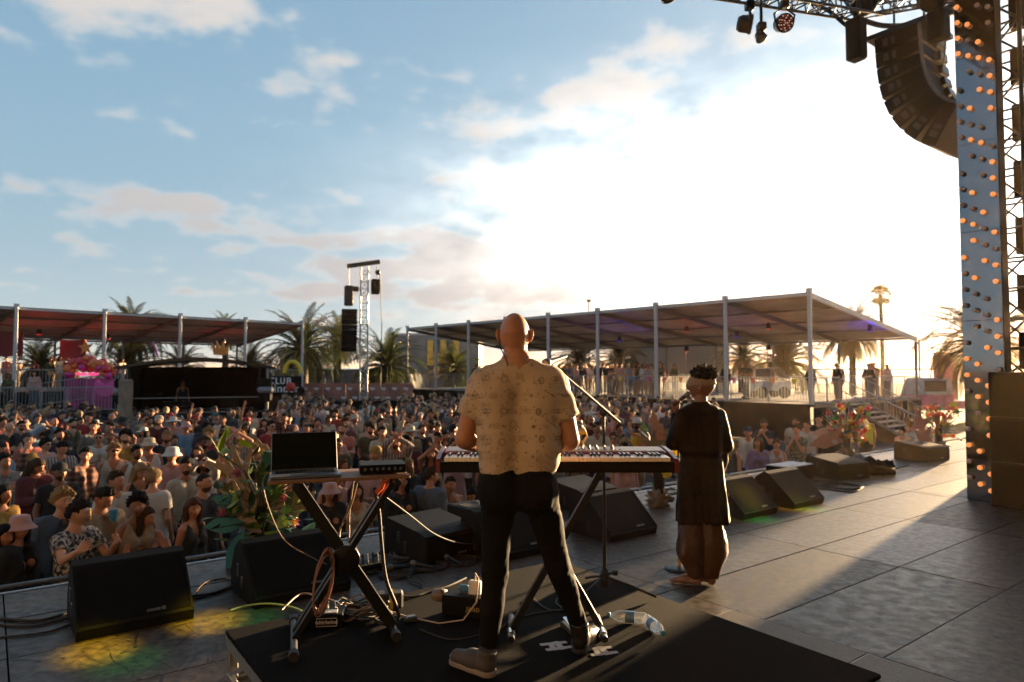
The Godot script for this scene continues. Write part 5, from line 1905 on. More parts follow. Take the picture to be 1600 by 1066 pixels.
	# dangling leads
	var runs := [
		[[[418, 738, 3.75], [411, 755, 3.72], [420, 795, 3.7], [445, 845, 3.7], [490, 873, 3.75], [510, 882, 3.85]], 0.003, M.lead_tan, "thin white lead hanging from the laptop's left side"],
		[[[560, 745, 3.95], [548, 790, 3.95], [532, 825, 3.95], [530, 850, 3.9]], 0.006, M.lead_tan, "tan lead looping down below the wooden board"],
		[[[553, 746, 3.98], [546, 800, 3.98], [545, 840, 3.95], [540, 862, 3.9]], 0.005, M.lead_tan, "second tan lead hanging straight below the board"],
		[[[585, 762, 3.9], [592, 800, 3.9], [596, 850, 3.9], [603, 905, 3.95], [618, 945, 4.0], [622, 968, 4.0], [600, 975, 3.95], [585, 968, 3.95]], 0.011, M.black_rubber, "thick ribbed black loom hanging right of the stand"],
		[[[600, 775, 4.0], [640, 805, 4.4], [680, 835, 5.2], [715, 848, 6.0], [745, 850, 6.4], [770, 846, 6.5]], 0.005, M.black_rubber, "thin black lead running from stand to the back edge"]]
	for r in runs:
		var cv := Curve3D.new()
		for q in r[0]: cv.add_point(at(q[0], q[1], q[2]))
		single(cable_geo(cv, r[1]), "lead", r[3], "cable", r[2], Vector3.ZERO, 0.0, "leads round the laptop stand")
	g = Geo.new()
	var c := at(596, 762, 3.88)
	g.tube([c + Vector3(-0.03, -0.03, 0), c, c + Vector3(0.012, 0.03, 0), c + Vector3(0.045, 0.05, 0)], 0.014, 8)
	single(g, "orange_plug", "small orange plug hooked on the stand's upper leg", "plug", M.plug_orange)
	# the copper coloured coil hung on the pivot
	var coil := thing("hanging_coil", "copper coloured cable coil hung on the stand pivot", "cable", at(522, 868, 3.72), yaw)
	for k in 9:
		g = Geo.new()
		var pts := []
		for q in 25:
			var a := TAU * q / 24.0
			pts.append(Vector3(0.045 * sin(a) - 0.03 + rng.randf_range(-0.002, 0.002) + 0.05 * (1.0 - cos(a)) * -0.5, -0.13 + (0.15 + 0.008 * (k % 4)) * cos(a), 0.01 * k - 0.03 + 0.006 * sin(a * 2.0 + k)))
		g.tube(pts, 0.0042, 5, false)
		part(g, "cable_turn", M.lead_copper, coil)

func keyboard_station() -> void:
	mat("key_white", Color(0.66, 0.60, 0.50), 0.3)
	mat("key_black", Color(0.012, 0.012, 0.012), 0.22)
	mat("keyboard_red", Color(0.15, 0.008, 0.010), 0.35, 0.0, M.grain, 5.0)
	mat("panel_grey", Color(0.46, 0.44, 0.45), 0.45, 0.0, M.grain, 6.0)
	var len_ := 1.29
	var kb := thing("stage_keyboard", "red stage keyboard with grey control panel on X stand", "keyboard", Vector3(0.245, RISER + 0.915, -3.88), 0.0)
	# local: x along, y up from underside, z towards the player
	var g := Geo.new()
	g.cbox(Vector3(0, 0.028, 0), Vector3(len_, 0.056, 0.34), 0.006)
	part(g, "case", M.black_paint, kb)
	g = Geo.new()
	g.prism(PackedVector2Array([Vector2(-0.168, 0.057), Vector2(0.012, 0.057), Vector2(0.012, 0.088), Vector2(0.004, 0.092), Vector2(-0.15, 0.102), Vector2(-0.168, 0.095)]), len_ - 0.04, Transform3D(Basis(Vector3(0, 0, 1), Vector3.UP, Vector3(-1, 0, 0)), Vector3((len_ - 0.04) * 0.5, 0, 0)))
	part(g, "red_body", M.keyboard_red, kb)
	g = Geo.new()
	g.cbox(Vector3(0, 0.099, -0.078), Vector3(len_ - 0.06, 0.006, 0.135), 0.002, Basis(Vector3.RIGHT, 0.065))
	var panel := part(g, "control_panel", M.panel_grey, kb)
	for s in [-1.0, 1.0]:
		g = Geo.new()
		g.prism(PackedVector2Array([Vector2(-0.172, 0.0), Vector2(0.172, 0.0), Vector2(0.174, 0.06), Vector2(0.165, 0.075), Vector2(0.02, 0.096), Vector2(-0.15, 0.108), Vector2(-0.172, 0.1)]), 0.022, Transform3D(Basis(Vector3(0, 0, 1), Vector3.UP, Vector3(-1, 0, 0)), Vector3(s * (len_ * 0.5 + 0.0) + 0.011, 0, 0)))
		part(g, "end_cheek", M.keyboard_red if s < 0 else M.keyboard_red, kb)
	var kw := (len_ - 0.065) / 52.0
	var wk := Geo.new()
	wk.cbox(Vector3(0, 0.070, 0.092), Vector3(kw - 0.0012, 0.022, 0.15), 0.0012)
	var wkm := wk.mesh()
	var bk := Geo.new()
	bk.cbox(Vector3(0, 0.086, 0.064), Vector3(0.0105, 0.016, 0.095), 0.0015)
	var bkm := bk.mesh()
	var x0 := -(len_ - 0.065) * 0.5 + kw * 0.5
	for k in 52:
		part(wkm, "white_key", M.key_white, kb, Transform3D(Basis(), Vector3(x0 + k * kw, 0, 0)))
		var note := (k + 5) % 7       # the lowest key is an A
		if note in [0, 1, 3, 4, 5] and k < 51:
			part(bkm, "black_key", M.key_black, kb, Transform3D(Basis(), Vector3(x0 + (k + 0.5) * kw, 0, 0)))
	var r := RandomNumberGenerator.new()
	r.seed = 6
	for k in 30:
		g = Geo.new()
		var kr: float = [0.008, 0.006, 0.009][k % 3]
		g.lathe([Vector2(0, 0.018), Vector2(kr * 0.85, 0.018), Vector2(kr, 0.002), Vector2(kr, 0.0)], 10)
		part(g, "knob", M.black_satin, panel, Transform3D(Basis(), Vector3(-0.27 + (k % 15) * 0.043 + r.randf_range(-0.006, 0.006), 0.102 - (k / 15) * 0.003, -0.11 + (k / 15) * 0.055)))
	for k in 26:
		g = Geo.new()
		g.cbox(Vector3.ZERO, Vector3(0.012, 0.004, 0.007), 0.001)
		part(g, "button", M.badge_grey if k % 3 else M.white_paint, panel, Transform3D(Basis(), Vector3(-0.28 + k * 0.026, 0.102, -0.035)))
	# its X stand
	var st := thing("keyboard_stand", "black X stand with shiny feet under the red keyboard", "stand", Vector3(0.245, RISER, -3.88))
	for z in [0.03, -0.03]:
		g = Geo.new()
		var dirn := 1.0 if z > 0 else -1.0
		g.bar(Vector3(-0.25 * dirn, 0.03, z), Vector3(0.25 * dirn, 0.90, z), 0.035, 0.05, Vector3.BACK)
		part(g, "cross_leg", M.black_metal, st)
	for s in [-1.0, 1.0]:
		g = Geo.new()
		g.tube([Vector3(s * 0.25, 0.03, -0.17), Vector3(s * 0.25, 0.03, 0.17)], 0.019, 10)
		var f := part(g, "foot_bar", M.black_metal, st)
		g = Geo.new()
		g.tube([Vector3(s * 0.25, 0.03, 0.05), Vector3(s * 0.25, 0.03, 0.12)], 0.024, 12)
		part(g, "foot_sleeve", M.chrome, f)
		g = Geo.new()
		g.tube([Vector3(s * 0.25, 0.904, -0.17), Vector3(s * 0.25, 0.904, 0.17)], 0.01, 8)
		part(g, "top_arm", M.black_metal, st)
	g = Geo.new()
	g.lathe([Vector2(0, -0.06), Vector2(0.055, -0.06), Vector2(0.06, 0.0), Vector2(0.055, 0.06), Vector2(0, 0.06)], 16, Transform3D(Basis(Vector3.RIGHT, PI / 2), Vector3(0, 0.465, 0)))
	part(g, "pivot", M.black_metal, st)
	# yellow pocket sampler clamped behind the keyboard
	mat("sampler_yellow", Color(0.62, 0.40, 0.02), 0.4)
	var sy := thing("yellow_sampler", "small yellow-edged sampler on an arm behind the keyboard", "sampler", at(893, 668, 4.2), 0.1)
	var tl := Basis(Vector3.RIGHT, 0.75)
	g = Geo.new()
	g.cbox(Vector3.ZERO, Vector3(0.15, 0.03, 0.11), 0.008, tl)
	part(g, "case", M.sampler_yellow, sy)
	g = Geo.new()
	g.cbox(tl * Vector3(0, 0.016, 0), Vector3(0.135, 0.006, 0.095), 0.002, tl)
	part(g, "face_plate", M.panel_grey, sy)
	g = Geo.new()
	for k in 8: g.cbox(tl * Vector3(-0.05 + (k % 4) * 0.033, 0.021, -0.02 + (k / 4) * 0.035), Vector3(0.022, 0.006, 0.022), 0.002, tl)
	part(g, "pads", M.badge_grey, sy)
	g = Geo.new()
	g.tube([Vector3(0, -0.02, 0), Vector3(-0.01, -0.09, 0.02), Vector3(0.0, -0.16, 0.0), Vector3(0.0, -0.19, -0.0)], 0.012, 8)
	g.cbox(Vector3(-0.01, -0.1, 0.0), Vector3(0.07, 0.09, 0.03), 0.006)
	part(g, "arm", M.black_metal, sy)
	g = Geo.new()
	g.tube([Vector3(0.07, 0.0, 0.03), Vector3(0.09, -0.05, 0.03), Vector3(0.06, -0.09, 0.03), Vector3(0.08, -0.13, 0.02)], 0.006, 6)
	part(g, "yellow_lead", M.sampler_yellow, sy)

func mic_geo() -> Array:      # a hand microphone along +y, grille at the top
	var b := Geo.new()
	b.lathe([Vector2(0.0, -0.175), Vector2(0.010, -0.175), Vector2(0.0115, -0.17), Vector2(0.013, -0.1), Vector2(0.0185, -0.01), Vector2(0.019, 0.0)], 14)
	var h := Geo.new()
	h.lathe([Vector2(0.019, 0.0), Vector2(0.0245, 0.012), Vector2(0.0255, 0.02), Vector2(0.0255, 0.026), Vector2(0.024, 0.04), Vector2(0.018, 0.049), Vector2(0.0, 0.053)], 14)
	return [b.mesh(), h.mesh()]

func microphone(label: String, xf: Transform3D, group := "") -> Node3D:
	var o := thing("microphone", label, "microphone", xf.origin, 0.0, group)
	o.transform = xf
	var m := mic_geo()
	part(m[0], "handle", M.black_metal, o)
	part(m[1], "grille", M.mic_grille, o)
	return o

func stands() -> void:
	# boom microphone stand behind the keyboard
	var b := on(945, 930, RISER)
	var o := thing("boom_stand", "black tripod microphone stand with slanting boom behind keyboard", "stand", b)
	var d := -b.z
	var cl := at(945, 644, d).y - RISER
	var g := Geo.new()
	g.rod(Vector3(0, 0.10, 0), Vector3(0, cl * 0.55, 0), 0.0125)
	g.rod(Vector3(0, cl * 0.5, 0), Vector3(0, cl, 0), 0.009)
	part(g, "pole", M.black_metal, o)
	for k in 3:
		g = Geo.new()
		var a := 0.25 + k * TAU / 3.0
		g.tube([Vector3(0, 0.12, 0), Vector3(cos(a) * 0.16, 0.075, sin(a) * 0.16), Vector3(cos(a) * 0.33, 0.015, sin(a) * 0.33)], 0.009, 8)
		part(g, "leg", M.black_metal, o)
	g = Geo.new()
	g.lathe([Vector2(0, 0.06), Vector2(0.03, 0.06), Vector2(0.035, 0.12), Vector2(0.018, 0.17), Vector2(0, 0.17)], 12)
	part(g, "hub", M.black_rubber, o)
	g = Geo.new()
	g.rod(Vector3(-0.035, 0.13, 0.02), Vector3(0.06, 0.15, 0.02), 0.009)
	g.lathe([Vector2(0, 0.0), Vector2(0.016, 0.0), Vector2(0.018, 0.03), Vector2(0, 0.035)], 10, Transform3D(Basis(Vector3.BACK, -PI / 2), Vector3(0.05, 0.148, 0.02)))
	part(g, "clamp_knob", M.black_metal, o)
	var e0 := at(968, 660, d) - b
	var e1 := at(858, 566, d - 0.75) - b
	g = Geo.new()
	g.rod(e0, e0.lerp(e1, 0.62), 0.0085)
	g.rod(e0.lerp(e1, 0.55), e1, 0.006)
	part(g, "boom", M.black_rubber, o)
	g = Geo.new()
	g.ell(Vector3(0, cl, 0), Vector3(0.028, 0.032, 0.028))
	g.tube([Vector3(0.02, cl, 0.02), Vector3(0.03, cl - 0.01, 0.06)], 0.014, 8)
	part(g, "clutch", M.black_rubber, o)
	microphone("microphone on the boom, hidden before the bald man's face", Transform3D(frame(Vector3(-0.6, -0.2, 0.8)), b + e1))
	# round based stand beside the singer
	b = on(1062, 890, DECK)
	o = thing("round_stand", "straight microphone stand with round base beside the singer", "stand", b)
	g = Geo.new()
	g.lathe([Vector2(0, 0.03), Vector2(0.03, 0.03), Vector2(0.10, 0.022), Vector2(0.125, 0.012), Vector2(0.128, 0.0), Vector2(0, 0.0)], 28)
	part(g, "base", M.black_metal, o)
	g = Geo.new()
	g.rod(Vector3(0, 0.02, 0), Vector3(0, 0.75, 0), 0.0125)
	g.rod(Vector3(0, 0.72, 0), Vector3(0, 1.34, 0), 0.009)
	part(g, "pole", M.black_metal, o)
	g = Geo.new()
	g.rod(Vector3(0, 0.03, 0), Vector3(0, 0.1, 0), 0.018)
	g.rod(Vector3(0, 0.70, 0), Vector3(0, 0.78, 0), 0.017)
	part(g, "collar", M.brass, o)
	g = Geo.new()
	g.tube([Vector3(0, 1.34, 0), Vector3(0, 1.36, 0.02), Vector3(0, 1.37, 0.06)], 0.013, 8)
	part(g, "mic_clip", M.black_rubber, o)

func coil(px: float, py: float, y: float, r: float, turns: int, m: Material, label: String) -> void:
	var c := on(px, py, y)
	var o := thing("cable_coil", label, "cable", c, px * 0.7, "coiled cables on the stage floor")
	var pts := []
	for k in turns * 22:
		var a := TAU * k / 22.0
		var lay := float(k) / (turns * 22)
		pts.append(Vector3(cos(a) * (r + 0.025 * sin(k * 0.31)), 0.006 + 0.028 * lay + 0.005 * sin(k * 0.7), sin(a) * (r * 0.9 + 0.025 * cos(k * 0.23))))
	for k in 8: pts.append(pts[pts.size() - 1] + Vector3(0.035, -0.003, 0.02 * sin(k)))
	var g := Geo.new()
	g.tube(pts, 0.0055, 6)
	part(g, "cable_turns", m, o)

func floor_clutter() -> void:
	# microphones lying on coiled cables
	coil(618, 899, DECK, 0.13, 6, M.black_rubber, "black cable coil with microphone nearest the laptop stand")
	coil(670, 888, DECK, 0.14, 7, M.black_rubber, "middle black cable coil with a microphone on top")
	coil(719, 880, DECK, 0.14, 6, M.black_rubber, "black cable coil with microphone nearest the bald man")
	coil(640, 869, DECK, 0.18, 6, M.lead_grey, "wide grey cable coil in front of the low monitor")
	coil(575, 893, DECK, 0.09, 4, M.lead_grey, "small loose coil behind the stand's pivot")
	coil(1315, 762, DECK, 0.28, 5, M.black_rubber, "black cable coil on floor before the flower display")
	coil(1290, 757, DECK, 0.22, 4, M.black_rubber, "smaller black coil beside the lit monitor's back")
	var mm := [[613, 886, 0.6, "microphone on the coil nearest the laptop stand"], [650, 881, 1.45, "dark microphone on the middle coil"], [701, 872, 2.0, "microphone on the coil nearest the bald man"]]
	for q in mm:
		var dir := Vector3(-cos(q[2] - 1.2), 0.12, -sin(q[2] - 1.2))
		microphone(q[3], Transform3D(frame(dir), on(q[0], q[1], DECK + 0.06)), "microphones lying on the stage floor")
	# direct box with lettering, on the riser below the laptop stand
	var db := thing("direct_box", "black box with white lettering plugged full of leads", "audio box", on(505, 975, RISER), 0.12)
	var g := Geo.new()
	g.cbox(Vector3(0, 0.04, 0), Vector3(0.24, 0.075, 0.16), 0.006)
	part(g, "case", M.black_paint, db)
	g = Geo.new()
	for r4 in [[0.0, 0.022, 0.11, 0.0025], [0.0, -0.022, 0.11, 0.0025]]: g.box(Vector3(r4[0] + 0.03, 0.036 + r4[1], 0.0815), Vector3(r4[2], r4[3], 0.003))
	for q in [-1.0, 1.0]: g.box(Vector3(0.03 + q * 0.0555, 0.036, 0.0815), Vector3(0.0025, 0.046, 0.003))
	part(g, "label_border", M.white_print, db)
	part(text_mesh("whirlwind", 0.026, 0.002), "lettering", M.white_print, db, Transform3D(Basis(), Vector3(0.03, 0.036, 0.0825)))
	g = Geo.new()
	for k in 4: g.tube([Vector3(-0.08 + k * 0.05, 0.07, -0.02), Vector3(-0.08 + k * 0.05, 0.12, -0.02)], 0.009, 8)
	part(g, "plug", M.chrome, db)
	g = Geo.new()
	for k in 2: g.box(Vector3(-0.05 + k * 0.1, 0.08, 0.035), Vector3(0.07, 0.006, 0.05))
	part(g, "face_plate", M.panel_grey, db)
	# second small box with plugs behind the stand
	var sb := thing("stage_box", "low stage box with a row of plugs behind the stand", "audio box", on(570, 893, DECK), STAGE)
	g = Geo.new()
	g.cbox(Vector3(0, 0.035, 0), Vector3(0.32, 0.07, 0.2), 0.006)
	part(g, "case", M.black_paint, sb)
	for k in 6:
		g = Geo.new()
		g.tube([Vector3(-0.12 + k * 0.048, 0.065, 0.02), Vector3(-0.12 + k * 0.048, 0.15, 0.0)], 0.009, 8)
		part(g, "plug", M.chrome if k % 2 else M.black_rubber, sb)
	g = Geo.new()
	for k in 4: g.box(Vector3(-0.1 + k * 0.065, 0.073, 0.065), Vector3(0.05, 0.005, 0.012))
	part(g, "marking_tape", M.tape_yellow, sb)
	# power distributor with lettering
	var pd := thing("power_box", "black power box with gold lettering beside the man's leg", "power box", on(735, 962, RISER), -0.32)
	g = Geo.new()
	g.cbox(Vector3(0, 0.065, 0), Vector3(0.32, 0.12, 0.13), 0.006)
	part(g, "case", M.black_paint, pd)
	part(text_mesh("JANDS", 0.035, 0.002), "lettering", M.gold_print, pd, Transform3D(Basis(), Vector3(0.05, 0.06, 0.066)))
	g = Geo.new()
	g.cbox(Vector3(0.03, 0.168, 0.0), Vector3(0.075, 0.085, 0.04), 0.008)
	part(g, "white_adapter", M.adapter_white, pd)
	g = Geo.new()
	g.cbox(Vector3(-0.05, 0.15, -0.02), Vector3(0.07, 0.045, 0.035), 0.012)
	part(g, "blue_plug", M.plug_blue, pd)
	g = Geo.new()
	g.lathe([Vector2(0, -0.03), Vector2(0.035, -0.03), Vector2(0.04, 0.0), Vector2(0.035, 0.05), Vector2(0.012, 0.06)], 14, Transform3D(Basis(Vector3.BACK, PI / 2), Vector3(-0.19, 0.1, 0)))
	part(g, "mains_plug", M.lead_tan, pd)
	g = Geo.new()
	g.tube([Vector3(0.03, 0.2, 0.0), Vector3(0.035, 0.255, 0.01), Vector3(0.07, 0.24, 0.05), Vector3(0.08, 0.12, 0.11), Vector3(0.02, 0.03, 0.16), Vector3(-0.12, 0.006, 0.19), Vector3(-0.32, 0.006, 0.16), Vector3(-0.5, 0.006, 0.1)], 0.0045, 6)
	part(g, "white_cord", M.lead_pale, pd)
	# black transformer block with yellow tape
	var tb := thing("power_supply", "black power supply block strapped with yellow tape", "power supply", on(608, 950, RISER), 0.2)
	g = Geo.new()
	g.cbox(Vector3(0, 0.05, 0), Vector3(0.17, 0.095, 0.1), 0.012)
	part(g, "case", M.black_rubber, tb)
	g = Geo.new()
	g.box(Vector3(0.01, 0.05, 0.0512), Vector3(0.022, 0.1, 0.002))
	g.box(Vector3(0.01, 0.099, 0.0), Vector3(0.022, 0.002, 0.1))
	part(g, "yellow_tape", M.tape_yellow, tb)
	var sp := thing("small_adapter", "small plug adapter lying on carpet right of stand foot", "adapter", on(642, 972, RISER), 0.5)
	g = Geo.new()
	g.cbox(Vector3(0, 0.018, 0), Vector3(0.07, 0.035, 0.05), 0.008)
	part(g, "case", M.badge_grey, sp)
	# loose sustain pedal
	var pedal := thing("sustain_pedal", "small black sustain pedal by the man's foot", "pedal", on(893, 985, RISER), 0.3)
	g = Geo.new()
	g.cbox(Vector3(0, 0.015, 0), Vector3(0.08, 0.03, 0.16), 0.006)
	part(g, "base", M.black_rubber, pedal)
	g = Geo.new()
	g.cbox(Vector3(0, 0.045, 0.01), Vector3(0.06, 0.012, 0.14), 0.004, Basis(Vector3.RIGHT, 0.12))
	part(g, "plate", M.chrome, pedal)
	# a long pale tape line on the deck
	var line_a := on(1318, 752, DECK)
	var line_b := on(1605, 793, DECK)
	g = Geo.new()
	g.box(Vector3(0, 0.003, 0), Vector3((line_b - line_a).length(), 0.001, 0.022))
	single(g, "tape_line", "long thin pale tape line crossing deck to the light column", "tape", M.tape_white, (line_a + line_b) * 0.5 + Vector3(0, 0.001, 0), atan2(-(line_b - line_a).z, (line_b - line_a).x))
	# tape marks
	for q in [[868, 1010, 0.25, "white tape cross mark left of the man's shoe"], [938, 1018, 0.22, "white tape cross mark right of the man's shoe"]]:
		var t := thing("tape_mark", q[3], "tape", on(q[0], q[1], RISER) + Vector3(0, 0.0012, 0), q[2], "white tape marks on the carpet")
		var k := 0
		for st in [[0.0, -0.035, 0.15, 0.03, 0.0], [0.01, 0.035, 0.15, 0.03, 0.05], [0.02, 0.0, 0.035, 0.11, 0.1], [-0.02, 0.005, 0.03, 0.1, -0.05]]:
			g = Geo.new()
			g.box(Vector3(0, 0.0004 * (k + 1), 0), Vector3(st[2], 0.0005, st[3]))
			part(g, "tape_strip", M.tape_white, t, Transform3D(Basis(Vector3.UP, st[4]), Vector3(st[0], 0, st[1])))
			k += 1
	bottle(on(950, 961, RISER + 0.034), on(1003, 966, RISER + 0.034), "clear water bottle lying with cap toward the man")
	bottle(on(1037, 990, RISER + 0.034), on(1003, 962, RISER + 0.034), "clear water bottle lying with cap toward the riser edge")
	# bags of sand and paper near the far monitors
	for q in [[1345, 737, "crumpled grey bag lying beside the flower display"], [1372, 741, "dark crumpled cloth on floor past the grey bag"]]:
		g = Geo.new()
		g.ell(Vector3(0, 0.09, 0), Vector3(0.34, 0.13, 0.2), Basis(), 12, 18)
		for i in g.v.size(): g.v[i] += g.n[i] * 0.16 * noise.get_noise_3dv(g.v[i] * 7.0 + Vector3(q[0], 0, 0))
		for i in g.v.size(): g.v[i].y = maxf(g.v[i].y, 0.004)
		g.smooth()
		single(g, "crumpled_bag", q[2], "bag", M.bag_grey if q[0] < 1360 else M.black_cloth, on(q[0], q[1], DECK), 0.3)
	# grey flight case lids lying behind the lit monitors
	var fc := thing("case_lid", "flat dark case with pale top behind the far monitors", "case", stage(10.1, 5.95, DECK), STAGE)
	g = Geo.new()
	g.cbox(Vector3(0, 0.12, 0), Vector3(0.7, 0.23, 0.4), 0.012)
	part(g, "box", M.black_paint, fc)
	g = Geo.new()
	g.cbox(Vector3(0, 0.245, 0), Vector3(0.7, 0.015, 0.4), 0.004)
	part(g, "top", M.panel_grey, fc)

func bottle(cap_at: Vector3, end: Vector3, label: String) -> void:
	var dir := (cap_at - end).normalized()
	var o := thing("water_bottle", label, "bottle", cap_at - dir * 0.12, 0.0, "water bottles on the riser")
	o.transform.basis = frame(dir)
	var prof := [Vector2(0.0, -0.1), Vector2(0.026, -0.1), Vector2(0.031, -0.094), Vector2(0.032, -0.08), Vector2(0.030, -0.07), Vector2(0.032, -0.06), Vector2(0.030, -0.05), Vector2(0.032, -0.04), Vector2(0.032, 0.02), Vector2(0.030, 0.03), Vector2(0.032, 0.045), Vector2(0.026, 0.075), Vector2(0.013, 0.095), Vector2(0.0125, 0.112)]
	var g := Geo.new()
	g.lathe(prof, 20)
	part(g, "shell", M.clear_plastic, o)
	g = Geo.new()
	g.lathe([Vector2(0.0, 0.106), Vector2(0.0145, 0.106), Vector2(0.0148, 0.122), Vector2(0.013, 0.124), Vector2(0.0, 0.124)], 16)
	part(g, "cap", M.cap_blue, o)
	g = Geo.new()
	g.lathe([Vector2(0.0325, -0.035), Vector2(0.0325, 0.018)], 20)
	part(g, "label_band", M.label_blue, o)

func run(points: Array, y: float, r: float, m: Material, label: String) -> void:
	var cv := Curve3D.new()
	for q in points: cv.add_point(on(q[0], q[1], y) + Vector3(0, r * (1.0 if q.size() < 3 else 1.0) + (q[2] if q.size() > 2 else 0.0), 0))
	single(cable_geo(cv, r), "floor_cable", label, "cable", m, Vector3.ZERO, 0.0, "cables lying on the stage")

func cables() -> void:
	run([[-30, 965], [60, 972], [140, 950], [230, 938], [330, 930], [385, 905]], DECK, 0.011, M.black_rubber, "thick black cable passing behind the near monitor")
	run([[-30, 975], [50, 980], [130, 962], [210, 950], [300, 938], [372, 915]], DECK, 0.008, M.black_rubber, "black cable beside the thick one behind near monitor")
	run([[-20, 1000], [70, 990], [120, 975], [200, 960]], DECK, 0.007, M.black_rubber, "thin black cable entering at the picture's left edge")
	run([[300, 935], [320, 912], [350, 905], [380, 908], [420, 895]], DECK, 0.006, M.lead_tan, "tan tipped cable between the two near monitors")
	run([[560, 900], [590, 885], [630, 880], [690, 862], [745, 855], [800, 852]], DECK, 0.007, M.black_rubber, "black cable from stage box to the monitor behind man")
	run([[585, 870], [610, 856], [650, 852], [690, 845], [740, 842], [790, 848]], DECK, 0.008, M.black_rubber, "black cable lying along the low monitor front")
	run([[640, 912], [668, 925], [690, 938], [720, 945]], DECK, 0.006, M.black_rubber, "short black cable leading to the power box")
	run([[600, 930], [640, 935], [668, 928], [700, 918], [728, 905]], RISER, 0.008, M.black_rubber, "black cable on the riser's rear edge by power box")
	run([[655, 985], [700, 1000], [740, 996], [780, 985], [800, 970], [850, 958], [900, 952]], RISER, 0.004, M.black_rubber, "thin black lead crossing the riser between the man's feet")
	run([[830, 935], [860, 955], [900, 950], [905, 935], [880, 930], [870, 945], [905, 962], [930, 958]], RISER, 0.005, M.black_rubber, "looped black lead on riser near the tripod stand")
	run([[440, 955], [470, 930], [500, 935], [530, 945], [545, 965], [580, 970], [600, 958]], RISER, 0.006, M.lead_tan, "tan lead tangled below the laptop stand")
	run([[360, 955], [385, 948], [420, 945], [455, 950], [480, 960]], RISER, 0.005, M.lead_green, "pale green lead hanging over the riser's edge")
	for k in 8:
		var pts := []
		var c := on(560, 965, RISER)
		var r := RandomNumberGenerator.new()
		r.seed = 40 + k
		var cv := Curve3D.new()
		for q in 7:
			var a := q * 1.25 + k * 0.8
			cv.add_point(c + Vector3(cos(a) * r.randf_range(0.08, 0.2), 0.012 + 0.09 * absf(sin(q * 1.3 + k)) * r.randf(), sin(a) * r.randf_range(0.05, 0.14)))
		single(cable_geo(cv, r.randf_range(0.004, 0.007)), "tangled_lead", ["black lead at the bottom of the tangle under stand", "tan lead looping up out of the tangle", "grey lead in the tangle beside lettered box", "black lead arching over the lettered box", "tan lead curling at the tangle's right side", "grey lead on top of the tangle", "black lead curling behind the stand leg", "tan lead hooked round the lettered box"][k], "cable", [M.black_rubber, M.lead_tan, M.lead_grey, M.black_rubber, M.lead_tan, M.lead_grey, M.black_rubber, M.lead_tan][k], Vector3.ZERO, 0.0, "tangle of leads under the laptop stand")
	run([[1020, 778], [1050, 772], [1090, 768], [1140, 760]], DECK, 0.01, M.black_rubber, "black cable running behind the singer's legs")
	run([[1030, 790], [1042, 776], [1060, 771], [1050, 765], [1025, 768]], DECK, 0.009, M.black_rubber, "black cable loop by the singer's stand")
	run([[1270, 768], [1290, 755], [1330, 750], [1380, 738], [1420, 728]], DECK, 0.012, M.black_rubber, "black cable leading to the farthest monitor")
	run([[1150, 772], [1180, 775], [1230, 768], [1280, 765], [1330, 770], [1350, 762]], DECK, 0.01, M.black_rubber, "black cable behind the lit monitors")

func colour_spots() -> void:
	# stage lights under the roof whose narrow beams leave yellow and green pools on the floor
	var spots := [[150, 1018, DECK, Color(0.95, 0.80, 0.0), 1.0, "yellow stage light aimed at the floor by near monitor"], [195, 1034, DECK, Color(0.0, 0.7, 0.15), 0.35, "green stage light aimed at the floor by near monitor"],
		[325, 972, DECK, Color(0.95, 0.80, 0.0), 1.0, "yellow stage light aimed between the near monitors"], [392, 968, DECK, Color(0.0, 0.7, 0.15), 0.3, "green stage light aimed between the near monitors"],
		[1166, 778, DECK + 0.2, Color(0.95, 0.80, 0.0), 0.9, "yellow stage light aimed at the monitor beside singer"], [1190, 806, DECK + 0.05, Color(0.0, 0.75, 0.15), 0.7, "green stage light aimed at the monitor beside singer"],
		[1256, 772, DECK + 0.2, Color(0.95, 0.80, 0.0), 0.7, "yellow stage light aimed at the farther lit monitor"], [1270, 790, DECK + 0.05, Color(0.0, 0.75, 0.15), 0.7, "green stage light aimed at the farther lit monitor"]]
	emissive("lens_yellow", Color(0.3, 0.25, 0.0), Color(0.95, 0.80, 0.0), 4.0)
	emissive("lens_green", Color(0.0, 0.25, 0.05), Color(0.0, 0.75, 0.15), 4.0)
	for k in spots.size():
		var q: Array = spots[k]
		var p := on(q[0], q[1], q[2])
		var tt := Vector2(cos(STAGE) * p.x - sin(STAGE) * p.z, -sin(STAGE) * p.x - cos(STAGE) * p.z)
		var from := stage(tt.x + (0.35 if k % 2 else -0.35), 1.2, 9.55)
		var aim := (p - from).normalized()
		var o := fixture("roof_light", q[5], from, aim, 0.3, M.lens_green if k % 2 else M.lens_yellow, 0.25)
		var l := SpotLight3D.new()
		l.name = "roof_light_beam"
		l.light_color = q[3]
		l.light_energy = 420.0 * q[4] / EXPO
		l.spot_angle = 1.8
		l.spot_angle_attenuation = 1.0
		l.spot_range = 20.0
		l.spot_attenuation = 2.0
		l.light_size = 0.06
		l.shadow_enabled = true
		o.add_child(l)
		l.position = aim * 0.12
		l.basis = Basis.looking_at(aim, Vector3.RIGHT)

# ---------------------------------------------------------------- people: heads, hands, bodies, clothes

